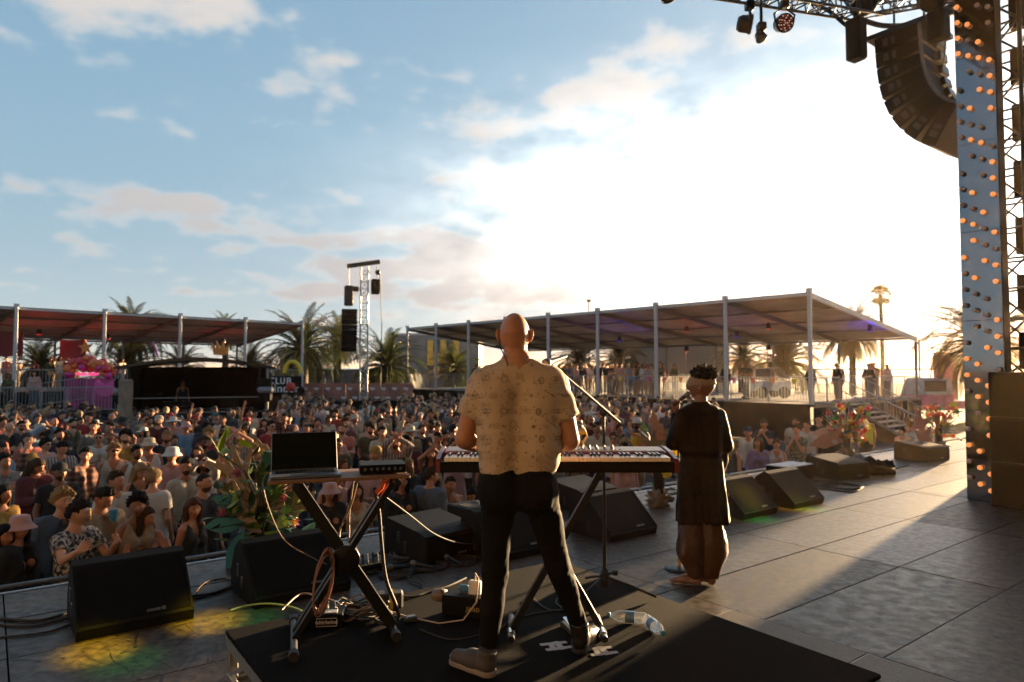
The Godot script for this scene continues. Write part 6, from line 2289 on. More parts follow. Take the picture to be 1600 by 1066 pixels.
func head_point(d: Vector3) -> Vector3:      # d on the unit sphere: x to the person's left, y up, z to the face
	var p := d * Vector3(0.077, 0.118, 0.098)
	var f := smoothstep(0.0, -0.11, p.y)
	p.x *= 1.0 - 0.30 * f
	if p.z < 0.0:
		p.z *= (1.0 - 0.38 * f)
		if p.y > 0.0: p.z *= 1.05
	else:
		var x := p.x
		var y := p.y
		var ax := absf(x)
		p.z *= 1.0 - 0.05 * f
		var front := smoothstep(0.0, 0.04, p.z)
		var nose := smoothstep(0.03, -0.03, y) * smoothstep(-0.048, -0.036, y)
		var o := 0.026 * exp(-pow(x / 0.0125, 2.0)) * nose
		o += 0.007 * exp(-pow((ax - 0.014) / 0.008, 2.0) - pow((y + 0.034) / 0.010, 2.0))
		o += 0.006 * exp(-pow((y - 0.033) / 0.012, 2.0) - pow(x / 0.05, 2.0))
		o -= 0.012 * exp(-pow((ax - 0.031) / 0.015, 2.0) - pow((y - 0.012) / 0.011, 2.0))
		o += 0.007 * exp(-pow((y + 0.062) / 0.010, 2.0) - pow(x / 0.022, 2.0)) - 0.005 * exp(-pow((y + 0.0625) / 0.0035, 2.0) - pow(x / 0.024, 2.0))
		o += 0.008 * exp(-pow((y + 0.098) / 0.014, 2.0) - pow(x / 0.022, 2.0))
		o += 0.004 * exp(-pow((ax - 0.045) / 0.016, 2.0) - pow((y + 0.012) / 0.016, 2.0))
		p.z += o * front
	return p

func head_grid(seg: int, rings: int, thick: Callable, g: Geo) -> void:
	var k0 := g.v.size()
	for i in rings + 1:
		var f := PI * i / rings
		for s in seg:
			var t := TAU * s / seg
			var a := t + 0.42 * sin(t) * -1.0        # more columns at the face (t = 0 is the front)
			var d := Vector3(sin(f) * sin(a), cos(f), sin(f) * cos(a))
			var p := head_point(d)
			var th: float = thick.call(p, d)
			g.vert(p + d * th, d)
	for i in rings:
		for s in seg:
			var a := k0 + i * seg + s
			var e := k0 + i * seg + (s + 1) % seg
			g.ix.append_array([a, e, a + seg, e, e + seg, a + seg])
	g.smooth(k0)

func head_geo(seg := 36, rings := 26, brow := true) -> Geo:
	var g := Geo.new()
	head_grid(seg, rings, func(_p, _d): return 0.0, g)
	for i in g.v.size():
		var p := g.v[i]
		if p.z > 0.03:
			var lip := exp(-pow((p.y + 0.062) / 0.010, 2.0) - pow(p.x / 0.024, 2.0))
			g.c[i] = Color.WHITE.lerp(Color(0.80, 0.50, 0.52), lip)
	for s in [-1.0, 1.0]:
		g.ell(Vector3(s * 0.081, 0.0, -0.012), Vector3(0.009, 0.033, 0.019), Basis(Vector3.UP, s * -0.55) * Basis(Vector3.RIGHT, -0.15), 7, 10)
		g.ell(Vector3(s * 0.087, 0.008, -0.018), Vector3(0.006, 0.026, 0.012), Basis(Vector3.UP, s * -0.75), 6, 8)
		if brow:
			var e := head_point(Vector3(s * 0.33, 0.10, 0.94).normalized())
			g.col = Color(1.0, 1.25, 1.5)
			g.ell(e + Vector3(0, 0, 0.001), Vector3(0.0125, 0.006, 0.006), Basis(), 5, 8)
			g.col = Color(0.05, 0.05, 0.06)
			g.ell(e + Vector3(0, 0, 0.005), Vector3(0.0055, 0.0058, 0.003), Basis(), 5, 8)
			g.col = Color(0.14, 0.11, 0.10)
			var pts := []
			for q in 5:
				var w := head_point(Vector3(s * (0.14 + 0.09 * q), 0.285 + 0.03 * sin(PI * q / 4.0), 0.93).normalized())
				pts.append(w + Vector3(0, 0, 0.002))
			g.tube(pts, [0.0015, 0.0025, 0.0028, 0.0022, 0.001], 5)
			g.col = Color.WHITE
	return g

# A hand with a palm and five fingers: wrist at the origin, fingers along +y, palm towards +z, thumb towards +x.
func hand_geo(curl: float, spread: float, cell: float) -> Geo:
	var n := Net.new(Vector3(-0.09, -0.05, -0.06), Vector3(0.11, 0.21, 0.13), cell)
	n.cap(Vector3(0, -0.03, 0), Vector3(0, 0.02, 0), 0.026, 0.024, 0.015)
	for x in [-0.028, -0.009, 0.010, 0.028]:
		n.cap(Vector3(x * 0.7, 0.015, 0), Vector3(x * 1.1, 0.085, 0.0), 0.0155, 0.0135, 0.012)
	var bx := [-0.032, -0.0115, 0.0105, 0.0315]
	var ln := [0.060, 0.076, 0.083, 0.075]
	for k in 4:
		var p := Vector3(bx[k], 0.088 - (0.006 if k == 0 else 0.0), 0.0)
		var side: float = (k - 1.5) * spread
		var a := curl * 0.45
		var seg := [0.44, 0.31, 0.25]
		for j in 3:
			var d := Vector3(sin(side), cos(a) * cos(side), sin(a))
			var q: Vector3 = p + d * ln[k] * seg[j]
			n.cap(p, q, 0.0098 - 0.001 * j, 0.0092 - 0.001 * j, 0.006)
			p = q
			a += curl * 0.55
	var t := Vector3(0.026, 0.022, 0.006)
	var t2 := t + Vector3(0.030, 0.030, 0.014 + 0.016 * curl)
	n.cap(t, t2, 0.0135, 0.0112, 0.01)
	n.cap(t2, t2 + Vector3(0.008, 0.032, 0.010 * curl), 0.0108, 0.009, 0.005)
	return n.geo()

func put_hand(g: Geo, hand: Geo, wrist: Vector3, dir: Vector3, palm: Vector3, left: bool) -> void:
	# left: the person's left hand; the thumb side follows from the palm's facing
	var y := dir.normalized()
	var z := (palm - y * palm.dot(y)).normalized()
	var x := y.cross(z)
	if left: x = -x
	g.add(hand, Transform3D(Basis(x, y, z), wrist))

var hand_soft: Geo
var hand_flat: Geo
var hand_grip: Geo

func cloth_folds(g: Geo, amp: float, freq: float, stretch := Vector3(1, 0.45, 1), seed_ := 0.0) -> void:
	for i in g.v.size():
		var p := g.v[i] * stretch * freq
		var q := noise.get_noise_3d(p.x + seed_, p.y, p.z) + 0.5 * noise.get_noise_3d(p.x * 2.3 + seed_, p.y * 2.3 + 7.0, p.z * 2.3)
		g.v[i] += g.n[i] * amp * q
	g.smooth()

func skin_mat(called: String, c: Color) -> StandardMaterial3D:
	var m := mat(called, c, 0.48, 0.0, M.skin_tex, 9.0, M.fine_n, 0.3)
	m.vertex_color_use_as_albedo = true
	m.metallic_specular = 0.4
	return m

func doodle_texture() -> ImageTexture:
	# line drawings printed on the man's shirt
	var n := 1024
	var img := Image.create(n, n, false, Image.FORMAT_RGB8)
	img.fill(Color(0.44, 0.325, 0.23).linear_to_srgb())
	var r := RandomNumberGenerator.new()
	r.seed = 77
	var ink := Color(0.035, 0.028, 0.022).linear_to_srgb()
	var dot := func(x: float, y: float, w: float) -> void:
		for j in range(int(-w), int(w) + 1):
			for i in range(int(-w), int(w) + 1):
				if i * i + j * j <= w * w: img.set_pixel(posmod(int(x) + i, n), posmod(int(y) + j, n), ink)
	var line := func(a: Vector2, b: Vector2, w: float) -> void:
		var m := int(a.distance_to(b) / 1.5) + 1
		for k in m + 1:
			var p := a.lerp(b, float(k) / m)
			dot.call(p.x, p.y, w)
	var ring := func(c: Vector2, rx: float, ry: float, w: float, from: float, to: float) -> void:
		var m := int(maxf(rx, ry) * absf(to - from) / 2.0) + 4
		for k in m:
			line.call(c + Vector2(cos(lerpf(from, to, float(k) / m)) * rx, sin(lerpf(from, to, float(k) / m)) * ry), c + Vector2(cos(lerpf(from, to, float(k + 1) / m)) * rx, sin(lerpf(from, to, float(k + 1) / m)) * ry), w)
	for row in 7:
		for col in 6:
			var c := Vector2((col + 0.5 + (0.5 if row % 2 else 0.0)) * n / 6.0, (row + 0.5) * n / 7.0) + Vector2(r.randf_range(-22, 22), r.randf_range(-22, 22))
			var kind := (col * 3 + row * 5) % 10
			match kind:
				0:
					ring.call(c, 24.0, 24.0, 2.2, 0.0, TAU)
					for k in 18: line.call(c + Vector2.from_angle(TAU * k / 18.0) * 32.0, c + Vector2.from_angle(TAU * k / 18.0) * (46.0 if k % 2 else 40.0), 2.0)
				1:
					ring.call(c, 44.0, 20.0, 2.0, 0.0, TAU)
					ring.call(c, 15.0, 15.0, 2.4, 0.0, TAU)
					dot.call(c.x, c.y, 6.0)
				2:
					for k in 3: line.call(c + Vector2.from_angle(TAU * k / 3.0 + 0.3) * 52.0, c + Vector2.from_angle(TAU * (k + 1) / 3.0 + 0.3) * 52.0, 4.0)
					ring.call(c, 20.0, 12.0, 3.0, 0.0, TAU)
					dot.call(c.x, c.y, 6.0)
				3:
					for k in 4: line.call(c + Vector2.from_angle(TAU * k / 8.0) * 20.0, c - Vector2.from_angle(TAU * k / 8.0) * 20.0, 2.4)
				4:
					ring.call(c, 42.0, 46.0, 2.6, 0.8, 4.6)
					ring.call(c + Vector2(16, -4), 32.0, 40.0, 2.2, 1.0, 4.4)
				5:
					for q in 3:
						for k in 4: line.call(c + Vector2(-36 + k * 18, -20 + q * 20 + (8 if k % 2 else -8)), c + Vector2(-18 + k * 18, -20 + q * 20 + (-8 if k % 2 else 8)), 2.2)
				6:
					line.call(c + Vector2(-44, -30), c + Vector2(44, 32), 3.6)
					line.call(c + Vector2(30, 12), c + Vector2(44, 32), 5.0)
				7:
					ring.call(c, 40.0, 44.0, 2.6, 0.0, TAU)
					ring.call(c + Vector2(-12, -8), 8.0, 10.0, 2.6, 0.0, TAU)
					ring.call(c + Vector2(14, -8), 8.0, 10.0, 2.6, 0.0, TAU)
					line.call(c + Vector2(0, 0), c + Vector2(6, 16), 2.4)
					line.call(c + Vector2(-18, 24), c + Vector2(18, 20), 2.8)
					line.call(c + Vector2(-34, -34), c + Vector2(-46, -62), 3.0)
					line.call(c + Vector2(-10, -44), c + Vector2(-22, -64), 3.0)
					for k in 7: line.call(c + Vector2(-30 + k * 9, 28), c + Vector2(-24 + k * 9, 40), 1.8)
				8:
					ring.call(c, 24.0, 30.0, 4.0, 0.0, TAU)
					ring.call(c, 11.0, 14.0, 3.0, 0.0, TAU)
				9:
					for k in 4: line.call(c + Vector2(-40 + k * 4, -14 + k * 8), c + Vector2(36, -10 + k * 8), 2.0)
					line.call(c + Vector2(36, -16), c + Vector2(50, 8), 3.0)
			for k in 3:
				var e := c + Vector2(r.randf_range(50, 85), 0).rotated(r.randf() * TAU)
				if k == 0: dot.call(e.x, e.y, 7.0)
				elif k == 1: ring.call(e, 9.0, 9.0, 2.0, 0.0, TAU)
				else:
					line.call(e - Vector2(7, 7), e + Vector2(7, 7), 2.2)
					line.call(e - Vector2(7, -7), e + Vector2(7, -7), 2.2)
	return ImageTexture.create_from_image(img)

func build_performers() -> void:
	M.skin_tex = noise_tex(21, 0.08, 0.82, 1.0, 4)
	hand_soft = hand_geo(0.55, 0.05, 0.0055)
	hand_flat = hand_geo(0.12, 0.09, 0.0055)
	hand_grip = hand_geo(1.25, 0.02, 0.0055)
	keyboard_player()
	singer()

func keyboard_player() -> void:
	skin_mat("skin_man", Color(0.45, 0.205, 0.115))
	M.skin_man.subsurf_scatter_enabled = true
	M.skin_man.subsurf_scatter_strength = 0.25
	var shirt_m := mat("doodle_shirt", Color(1, 1, 1), 0.85)
	shirt_m.albedo_texture = doodle_texture()
	shirt_m.uv1_triplanar = true
	shirt_m.uv1_scale = Vector3.ONE * 1.9
	shirt_m.uv1_offset = Vector3(0.13, 0.07, 0.3)
	mat("black_jeans", Color(0.009, 0.0085, 0.008), 0.8, 0.0, M.weave, 8.0, M.fine_n, 0.6).metallic_specular = 0.2
	mat("shoe_leather", Color(0.02, 0.018, 0.017), 0.28, 0.0, M.grain, 6.0)
	mat("shoe_canvas", Color(0.07, 0.055, 0.05), 0.7, 0.0, M.weave, 8.0)
	mat("shoe_sole", Color(0.22, 0.17, 0.14), 0.6)
	mat("toe_rubber", Color(0.3, 0.3, 0.31), 0.4)
	var at0 := Vector3(0.03, RISER, -3.43)
	var o := thing("person", "bald keyboard player in printed tan t-shirt and black jeans, back turned", "person", at0)
	# joints; he faces -z
	var sl := Vector3(-0.195, 1.405, 0.0)
	var sr := Vector3(0.200, 1.405, 0.0)
	var el := Vector3(-0.272, 1.125, 0.0)
	var er := Vector3(0.262, 1.120, 0.02)
	var wl := Vector3(-0.165, 1.045, -0.26)
	var wr := Vector3(0.120, 1.055, -0.25)
	var hl := Vector3(-0.095, 0.87, 0)
	var hr := Vector3(0.100, 0.87, 0)
	var kl := Vector3(-0.115, 0.46, -0.01)
	var kr := Vector3(0.205, 0.47, -0.10)
	var al := Vector3(-0.150, 0.09, 0.03)
	var ar := Vector3(0.335, 0.10, -0.25)
	var n := Net.new(Vector3(-0.36, -0.02, -0.4), Vector3(0.46, 1.62, 0.22), 0.013)
	n.cap(Vector3(-0.005, 1.46, 0.005), Vector3(-0.015, 1.60, -0.015), 0.062, 0.058, 0.03)
	n.cap(Vector3(-0.10, 1.44, 0.01), Vector3(-0.03, 1.49, 0.01), 0.045, 0.05, 0.05)
	n.cap(Vector3(0.10, 1.44, 0.01), Vector3(0.02, 1.49, 0.01), 0.045, 0.05, 0.05)
	for s in [-1.0, 1.0]:
		n.cap(Vector3(s * 0.10, 1.33, 0.0), Vector3(s * 0.08, 1.02, 0.0), 0.095, 0.085, 0.05)
	for q in [[sl, el, wl], [sr, er, wr]]:
		n.cap(q[0], q[1], 0.056, 0.043, 0.02)
		n.cap(q[1], q[2], 0.043, 0.029, 0.012)
		n.cap(q[1] + (q[2] - q[1]) * 0.1, q[1] + (q[2] - q[1]) * 0.45, 0.046, 0.040, 0.02)
	for q in [[hl, kl, al], [hr, kr, ar]]:
		n.cap(q[0], q[1], 0.078, 0.054, 0.03)
		n.cap(q[1], q[2], 0.050, 0.036, 0.02)
	var g := n.geo()
	for i in g.v.size():
		var p := g.v[i]
		if p.y > 1.47 and p.y < 1.60 and p.z > 0.0: g.v[i] += g.n[i] * 0.0035 * sin(p.y * 150.0 + 2.0 * p.x * 20.0 * p.x * 20.0)
	g.smooth()
	var head := head_geo(72, 48)
	for i in head.v.size():      # shaven stubble: a darker cap of stubble, following the hairline
		var p := head.v[i]
		var d := p.y * 1.0 - p.z * 0.55 - 0.012
		if absf(p.x) < 0.079: head.c[i] = head.c[i] * Color.WHITE.lerp(Color(0.82, 0.80, 0.80), smoothstep(0.0, 0.03, d) * (0.7 + 0.3 * noise.get_noise_3dv(p * 60.0)))
	g.add(head, Transform3D(Basis(Vector3.UP, PI) * Basis(Vector3.RIGHT, 0.14), Vector3(-0.017, 1.640, -0.02)))
	put_hand(g, hand_soft, wl, Vector3(0.12, -0.22, -1.0), Vector3(0, -1, 0.1), true)
	put_hand(g, hand_soft, wr, Vector3(-0.1, -0.22, -1.0), Vector3(0, -1, 0.1), false)
	part(g, "body", M.skin_man, o)
	# t-shirt
	n = Net.new(Vector3(-0.34, 0.88, -0.24), Vector3(0.36, 1.56, 0.24), 0.0105)
	n.cap(Vector3(-0.13, 1.405, 0.005), Vector3(0.13, 1.405, 0.005), 0.085, 0.085, 0.05)
	n.cap(Vector3(-0.05, 1.46, 0.005), Vector3(0.05, 1.46, 0.005), 0.07, 0.07, 0.05)
	for s in [-1.0, 1.0]:
		n.cap(Vector3(s * 0.112, 1.34, 0.012), Vector3(s * 0.092, 1.10, 0.008), 0.112, 0.108, 0.05)
		n.cap(Vector3(s * 0.092, 1.12, 0.008), Vector3(s * 0.092, 0.84, 0.0), 0.106, 0.102, 0.05)
	n.cap(Vector3(0, 1.2, -0.03), Vector3(0, 0.84, -0.03), 0.11, 0.11, 0.05)
	var cl := sl + (el - sl) * 0.62
	var cr := sr + (er - sr) * 0.62
	n.cap(sl + Vector3(0.03, 0.01, 0), cl + Vector3(-0.004, 0, 0), 0.070, 0.070, 0.035, true)
	n.cap(sr - Vector3(0.03, -0.01, 0), cr + Vector3(0.004, 0, 0), 0.070, 0.070, 0.035, true)
	n.above(0.955)
	n.without(Vector3(-0.015, 1.44, -0.01), Vector3(-0.015, 1.62, -0.03), 0.02, 0.115)
	g = n.geo()
	for i in g.v.size():
		var p := g.v[i]
		var low := smoothstep(1.36, 1.02, p.y)
		# drag folds running down from the shoulder blades and pulled across the waist
		var fold := sin((p.x * 26.0 + p.y * 9.0) + 2.2 * noise.get_noise_3d(p.x * 3.0, p.y * 2.0, 1.0)) * 0.0055 * low
		fold += sin((p.x * 13.0 - p.y * 17.0) + 2.5 * noise.get_noise_3d(p.x * 4.0, p.y * 3.0, 5.0)) * 0.006 * low * smoothstep(-0.1, 0.15, p.x)
		fold += 0.007 * noise.get_noise_3d(p.x * 5.0, p.y * 3.0, p.z * 5.0)
		if absf(p.x) > 0.17: fold += 0.004 * sin(p.y * 70.0 + p.z * 25.0 + p.x * 30.0)
		g.v[i] += g.n[i] * fold
	g.smooth()
	part(g, "t_shirt", shirt_m, o)
	# jeans
	n = Net.new(Vector3(-0.30, 0.03, -0.4), Vector3(0.46, 1.03, 0.2), 0.0115)
	for s in [-1.0, 1.0]:
		n.cap(Vector3(s * 0.075, 1.02, 0.0), Vector3(s * 0.088, 0.88, 0.012), 0.098, 0.112, 0.04)
		n.ell(Vector3(s * 0.075, 0.87, 0.045), Vector3(0.095, 0.105, 0.085), 0.05)
	for q in [[hl, kl, al], [hr, kr, ar]]:
		n.cap(q[0], q[1], 0.092, 0.061, 0.035)
		n.cap(q[1], q[2] + Vector3(0, -0.02, 0), 0.060, 0.046, 0.025, true)
		n.cap(q[1].lerp(q[2], 0.15), q[1].lerp(q[2], 0.45) + Vector3(0, 0, 0.012), 0.055, 0.053, 0.02)
	n.below(1.0)
	g = n.geo()
	for i in g.v.size():
		var p := g.v[i]
		var knee := exp(-pow((p.y - 0.47) / 0.10, 2.0)) + 1.3 * smoothstep(0.28, 0.10, p.y) + exp(-pow((p.y - 0.80) / 0.07, 2.0))
		g.v[i] += g.n[i] * (0.0035 * sin(p.y * 80.0 + p.x * 30.0 + 7.0 * noise.get_noise_3d(p.x * 9.0, p.y * 6.0, p.z * 9.0)) * knee * (0.4 + noise.get_noise_3d(p.x * 6.0, p.y * 4.0, 3.0)) + 0.008 * noise.get_noise_3dv(p * Vector3(9, 5, 9)))
	g.smooth()
	var jeans := part(g, "jeans", M.black_jeans, o)
	g = Geo.new()
	g.cbox(Vector3(0.09, 0.905, 0.135), Vector3(0.12, 0.12, 0.008), 0.004, Basis(Vector3.RIGHT, 0.1))
	part(g, "back_pocket", M.black_jeans, jeans)
	g = Geo.new()
	g.cbox(Vector3(0.06, 0.945, 0.128), Vector3(0.045, 0.022, 0.006), 0.002)
	part(g, "waist_label", M.shoe_sole, jeans)
	# shoes
	shoe(o, Vector3(-0.150, 0, 0.07), Vector3(-0.80, 0, -0.62), M.shoe_canvas, true)
	shoe(o, Vector3(0.325, 0, -0.20), Vector3(0.42, 0, -0.9), M.shoe_leather, false)
	# in-ear lead
	g = Geo.new()
	g.tube([Vector3(-0.098, 1.625, -0.01), Vector3(-0.088, 1.58, 0.035), Vector3(-0.062, 1.53, 0.06), Vector3(-0.05, 1.49, 0.075)], 0.0028, 6)
	part(g, "ear_lead", M.black_rubber, o)

func shoe(o: Node3D, heel: Vector3, dir: Vector3, m: Material, canvas: bool) -> void:
	var d := dir.normalized()
	var up := Vector3.UP
	var b := Basis(d.cross(up).normalized() * -1.0, up, d)       # z along the foot
	var xf := Transform3D(b, Vector3(heel.x, 0, heel.z))
	var n := Net.new(Vector3(-0.07, 0.0, -0.06), Vector3(0.07, 0.17, 0.27), 0.007)
	n.cap(Vector3(0, 0.05, 0.0), Vector3(0, 0.055, 0.09), 0.042, 0.042, 0.03)
	n.cap(Vector3(0.0, 0.05, 0.08), Vector3(0.004, 0.04, 0.19), 0.044, 0.036, 0.03)
	n.cap(Vector3(-0.012, 0.035, 0.12), Vector3(-0.012, 0.033, 0.20), 0.036, 0.030, 0.02)
	n.cap(Vector3(0, 0.06, 0.005), Vector3(0, 0.12 if canvas else 0.15, -0.005), 0.044, 0.047, 0.02, true)
	n.above(0.018)
	var s := part(n.geo(), "shoe", m, o, xf)
	n = Net.new(Vector3(-0.08, -0.01, -0.07), Vector3(0.08, 0.06, 0.28), 0.006)
	n.cap(Vector3(0, 0.012, -0.005), Vector3(0, 0.012, 0.08), 0.043, 0.041, 0.02)
	n.cap(Vector3(0, 0.012, 0.08), Vector3(-0.003, 0.012, 0.195), 0.042, 0.044, 0.02)
	n.above(0.0)
	n.below(0.026)
	part(n.geo(), "sole", M.shoe_sole if canvas else M.black_rubber, s)
	if canvas:
		var g := Geo.new()
		g.ell(Vector3(-0.006, 0.035, 0.205), Vector3(0.036, 0.022, 0.036), Basis(), 8, 12)
		part(g, "toe_cap", M.toe_rubber, s)

func singer() -> void:
	skin_mat("skin_singer", Color(0.20, 0.085, 0.05))
	var glitter := noise_tex(55, 0.42, 0.0, 1.0, 1, 512)
	var gr := Gradient.new()
	gr.offsets = PackedFloat32Array([0.0, 0.66, 0.72, 1.0])
	gr.colors = PackedColorArray([Color(0.05, 0.035, 0.028), Color(0.10, 0.06, 0.04), Color(0.62, 0.42, 0.22), Color(0.9, 0.7, 0.4)])
	glitter.color_ramp = gr
	var dm := mat("glitter_tunic", Color(0.115, 0.085, 0.065), 0.6, 0.0, glitter, 3.2, M.fine_n, 1.2)
	dm.metallic_specular = 0.22
	mat("satin_brown", Color(0.065, 0.026, 0.013), 0.42, 0.0, M.grain, 5.0).metallic_specular = 0.3
	mat("head_wrap", Color(0.36, 0.24, 0.14), 0.8, 0.0, noise_tex(56, 0.06, 0.35, 1.0, 3), 7.0)
	mat("locks", Color(0.012, 0.010, 0.009), 0.8).metallic_specular = 0.2
	var o := thing("person", "barefoot singer in glittering dark tunic and head wrap, holding microphone", "person", Vector3(1.55, DECK, -5.64))
	var face := Vector3(-0.86, 0.02, -0.5).normalized()
	var hc := Vector3(0.016, 1.605, -0.01)
	var sl := Vector3(-0.155, 1.365, 0.02)
	var sr := Vector3(0.160, 1.365, -0.01)
	var el := Vector3(-0.225, 1.13, -0.02)
	var grip := at(1055, 632, 5.72) - Vector3(1.55, DECK, -5.64)
	var wl := grip + Vector3(0.015, -0.085, -0.035)
	var er := Vector3(0.215, 1.11, 0.0)
	var wr := Vector3(0.175, 0.90, -0.12)
	var n := Net.new(Vector3(-0.32, -0.01, -0.3), Vector3(0.32, 1.60, 0.2), 0.014)
	n.cap(Vector3(0.0, 1.38, 0.0), Vector3(0.01, 1.55, -0.01), 0.055, 0.05, 0.04)
	for s in [-1.0, 1.0]:
		n.cap(Vector3(s * 0.08, 1.30, 0), Vector3(s * 0.06, 1.05, 0), 0.085, 0.07, 0.05)
		n.cap(Vector3(s * 0.07, 0.95, 0), Vector3(s * 0.075, 0.50, 0), 0.09, 0.05, 0.04)
		n.cap(Vector3(s * 0.075, 0.50, 0), Vector3(s * 0.06, 0.08, 0.03), 0.05, 0.034, 0.02)
	n.cap(sl, el, 0.045, 0.036, 0.02)
	n.cap(el, wl, 0.036, 0.025, 0.01)
	n.cap(sr, er, 0.045, 0.036, 0.02)
	n.cap(er, wr, 0.036, 0.025, 0.01)
	# bare feet
	for f in [[Vector3(-0.055, 0.03, 0.05), Vector3(-0.75, 0, -0.35)], [Vector3(0.07, 0.03, 0.03), Vector3(-0.45, 0, -0.85)]]:
		var h: Vector3 = f[0]
		var d: Vector3 = f[1].normalized()
		n.cap(h, h + d * 0.10 + Vector3(0, 0.012, 0), 0.032, 0.034, 0.02)
		n.cap(h + d * 0.10 + Vector3(0, 0.012, 0), h + d * 0.18 + Vector3(0, -0.008, 0), 0.036, 0.024, 0.02)
		n.cap(h + Vector3(0, 0.02, 0), h + Vector3(0, 0.1, 0), 0.034, 0.034, 0.02)
	n.above(0.002)
	var g := n.geo()
	for f in [[Vector3(-0.055, 0.03, 0.05), Vector3(-0.75, 0, -0.35)], [Vector3(0.07, 0.03, 0.03), Vector3(-0.45, 0, -0.85)]]:
		var d: Vector3 = f[1].normalized()
		var sd := d.cross(Vector3.UP)
		for k in 5:
			var r := 0.0125 if k == 4 else 0.009
			g.ell(Vector3(f[0]) + d * (0.19 + 0.006 * k) + sd * (-0.026 + 0.0125 * k) + Vector3(0, -0.018, 0), Vector3(r, r * 0.85, r * 1.5), Basis(Vector3.UP, yaw_of(d)), 6, 8)
	var hb := Basis(Vector3.UP, yaw_of(face)) * Basis(Vector3.RIGHT, -0.10)
	g.add(head_geo(60, 40), Transform3D(hb.scaled(Vector3.ONE * 1.04), hc))
	put_hand(g, hand_grip, wl, Vector3(-0.1, 0.8, 0.15), Vector3(0.3, 0.1, 0.9), true)
	put_hand(g, hand_soft, wr, Vector3(-0.2, -1, -0.25), Vector3(-1, 0, 0.2), false)
	part(g, "body", M.skin_singer, o)
	# tunic
	n = Net.new(Vector3(-0.36, 0.44, -0.32), Vector3(0.36, 1.48, 0.32), 0.0125)
	n.cap(Vector3(-0.09, 1.385, 0.0), Vector3(0.09, 1.385, 0.0), 0.070, 0.070, 0.05)
	n.cap(Vector3(0, 1.40, 0.0), Vector3(0.005, 1.46, -0.005), 0.075, 0.066, 0.05)
	for s in [-1.0, 1.0]:
		n.cap(Vector3(s * 0.092, 1.31, 0.0), Vector3(s * 0.072, 1.06, 0.0), 0.104, 0.096, 0.05)
		n.cap(Vector3(s * 0.075, 1.05, 0.0), Vector3(s * 0.092, 0.42, 0.0), 0.094, 0.122, 0.05)
	n.cap(Vector3(0.06, 1.0, 0.0), Vector3(0.13, 0.42, 0.03), 0.08, 0.10, 0.06)
	n.cap(sl, el, 0.058, 0.050, 0.03)
	n.cap(el, wl, 0.050, 0.042, 0.02, true)
	n.cap(sr, er, 0.058, 0.054, 0.03)
	n.cap(er, wr, 0.054, 0.058, 0.02, true)
	n.above(0.495)
	n.without(Vector3(0.0, 1.44, -0.01), Vector3(0.005, 1.58, -0.01), 0.03, 0.12)
	g = n.geo()
	for i in g.v.size():
		var p := g.v[i]
		var a := atan2(p.x, p.z)
		var low := smoothstep(1.05, 0.6, p.y)
		g.v[i] += g.n[i] * (0.008 * sin(a * 13.0 + 2.0 * noise.get_noise_3d(p.x * 3.0, p.y * 1.5, p.z * 3.0)) * low + 0.008 * noise.get_noise_3dv(p * Vector3(7, 4, 7)) - 0.022 * exp(-pow((p.y - 1.03) / 0.03, 2.0)))
	g.smooth()
	part(g, "tunic", dm, o)
	# harem trousers
	n = Net.new(Vector3(-0.32, 0.02, -0.26), Vector3(0.32, 0.64, 0.26), 0.0125)
	for s in [-1.0, 1.0]:
		n.cap(Vector3(s * 0.070, 0.60, 0.0), Vector3(s * 0.090, 0.34, 0.01), 0.080, 0.102, 0.05)
		n.cap(Vector3(s * 0.090, 0.36, 0.01), Vector3(s * 0.095, 0.26, 0.01), 0.102, 0.104, 0.04)
		n.cap(Vector3(s * 0.095, 0.26, 0.01), Vector3(s * 0.058, 0.05, 0.03), 0.104, 0.054, 0.04)
	n.above(0.055)
	g = n.geo()
	for i in g.v.size():
		var p := g.v[i]
		var a := atan2(p.x - signf(p.x) * 0.1, p.z)
		g.v[i] += g.n[i] * (0.005 * sin(a * 5.0 + 2.5 * noise.get_noise_3d(p.x * 5.0, p.y * 3.0, p.z * 5.0)) + 0.006 * noise.get_noise_3dv(p * 8.0))
	g.smooth()
	part(g, "trousers", M.satin_brown, o)
	# head wrap and locks
	g = Geo.new()
	head_grid(60, 44, func(p: Vector3, _d): return 0.022 * smoothstep(-0.004, 0.01, p.y + p.z * 0.16) * smoothstep(0.086, 0.074, p.y + p.z * 0.12) + 0.003 * sin(p.y * 260.0 + p.x * 60.0) - 0.008, g)
	part(g, "head_wrap", M.head_wrap, o, Transform3D(hb.scaled(Vector3.ONE * 1.04), hc))
	g = Geo.new()
	head_grid(40, 30, func(p: Vector3, _d): return -0.006 + 0.026 * smoothstep(0.07, 0.085, p.y), g)
	var r := RandomNumberGenerator.new()
	r.seed = 8
	for k in 190:
		var a := r.randf() * TAU
		var q := sqrt(r.randf()) * 0.078
		var b := Vector3(cos(a) * q, 0.09 - q * 0.35, sin(a) * q * 1.1 - 0.01)
		var out := Vector3(cos(a) * q * 5.0, 1.0, sin(a) * q * 5.0).normalized()
		var tip := b + out * (0.095 - 0.55 * q + r.randf_range(-0.015, 0.02))
		g.tube([b, b.lerp(tip, 0.6) + Vector3(r.randf_range(-0.01, 0.01), 0, r.randf_range(-0.01, 0.01)), tip + Vector3(r.randf_range(-0.02, 0.02), -0.01, r.randf_range(-0.02, 0.02))], [0.013, 0.015, 0.009], 6)
	part(g, "hair", M.locks, o, Transform3D(hb.scaled(Vector3.ONE * 1.04), hc))
	g = Geo.new()
	g.ell(hb * Vector3(-0.088, -0.045, -0.01) + hc, Vector3(0.012, 0.014, 0.012))
	part(g, "earring", M.black_satin, o)
	# the microphone she holds
	var mouth := at(1075, 616, 5.70)
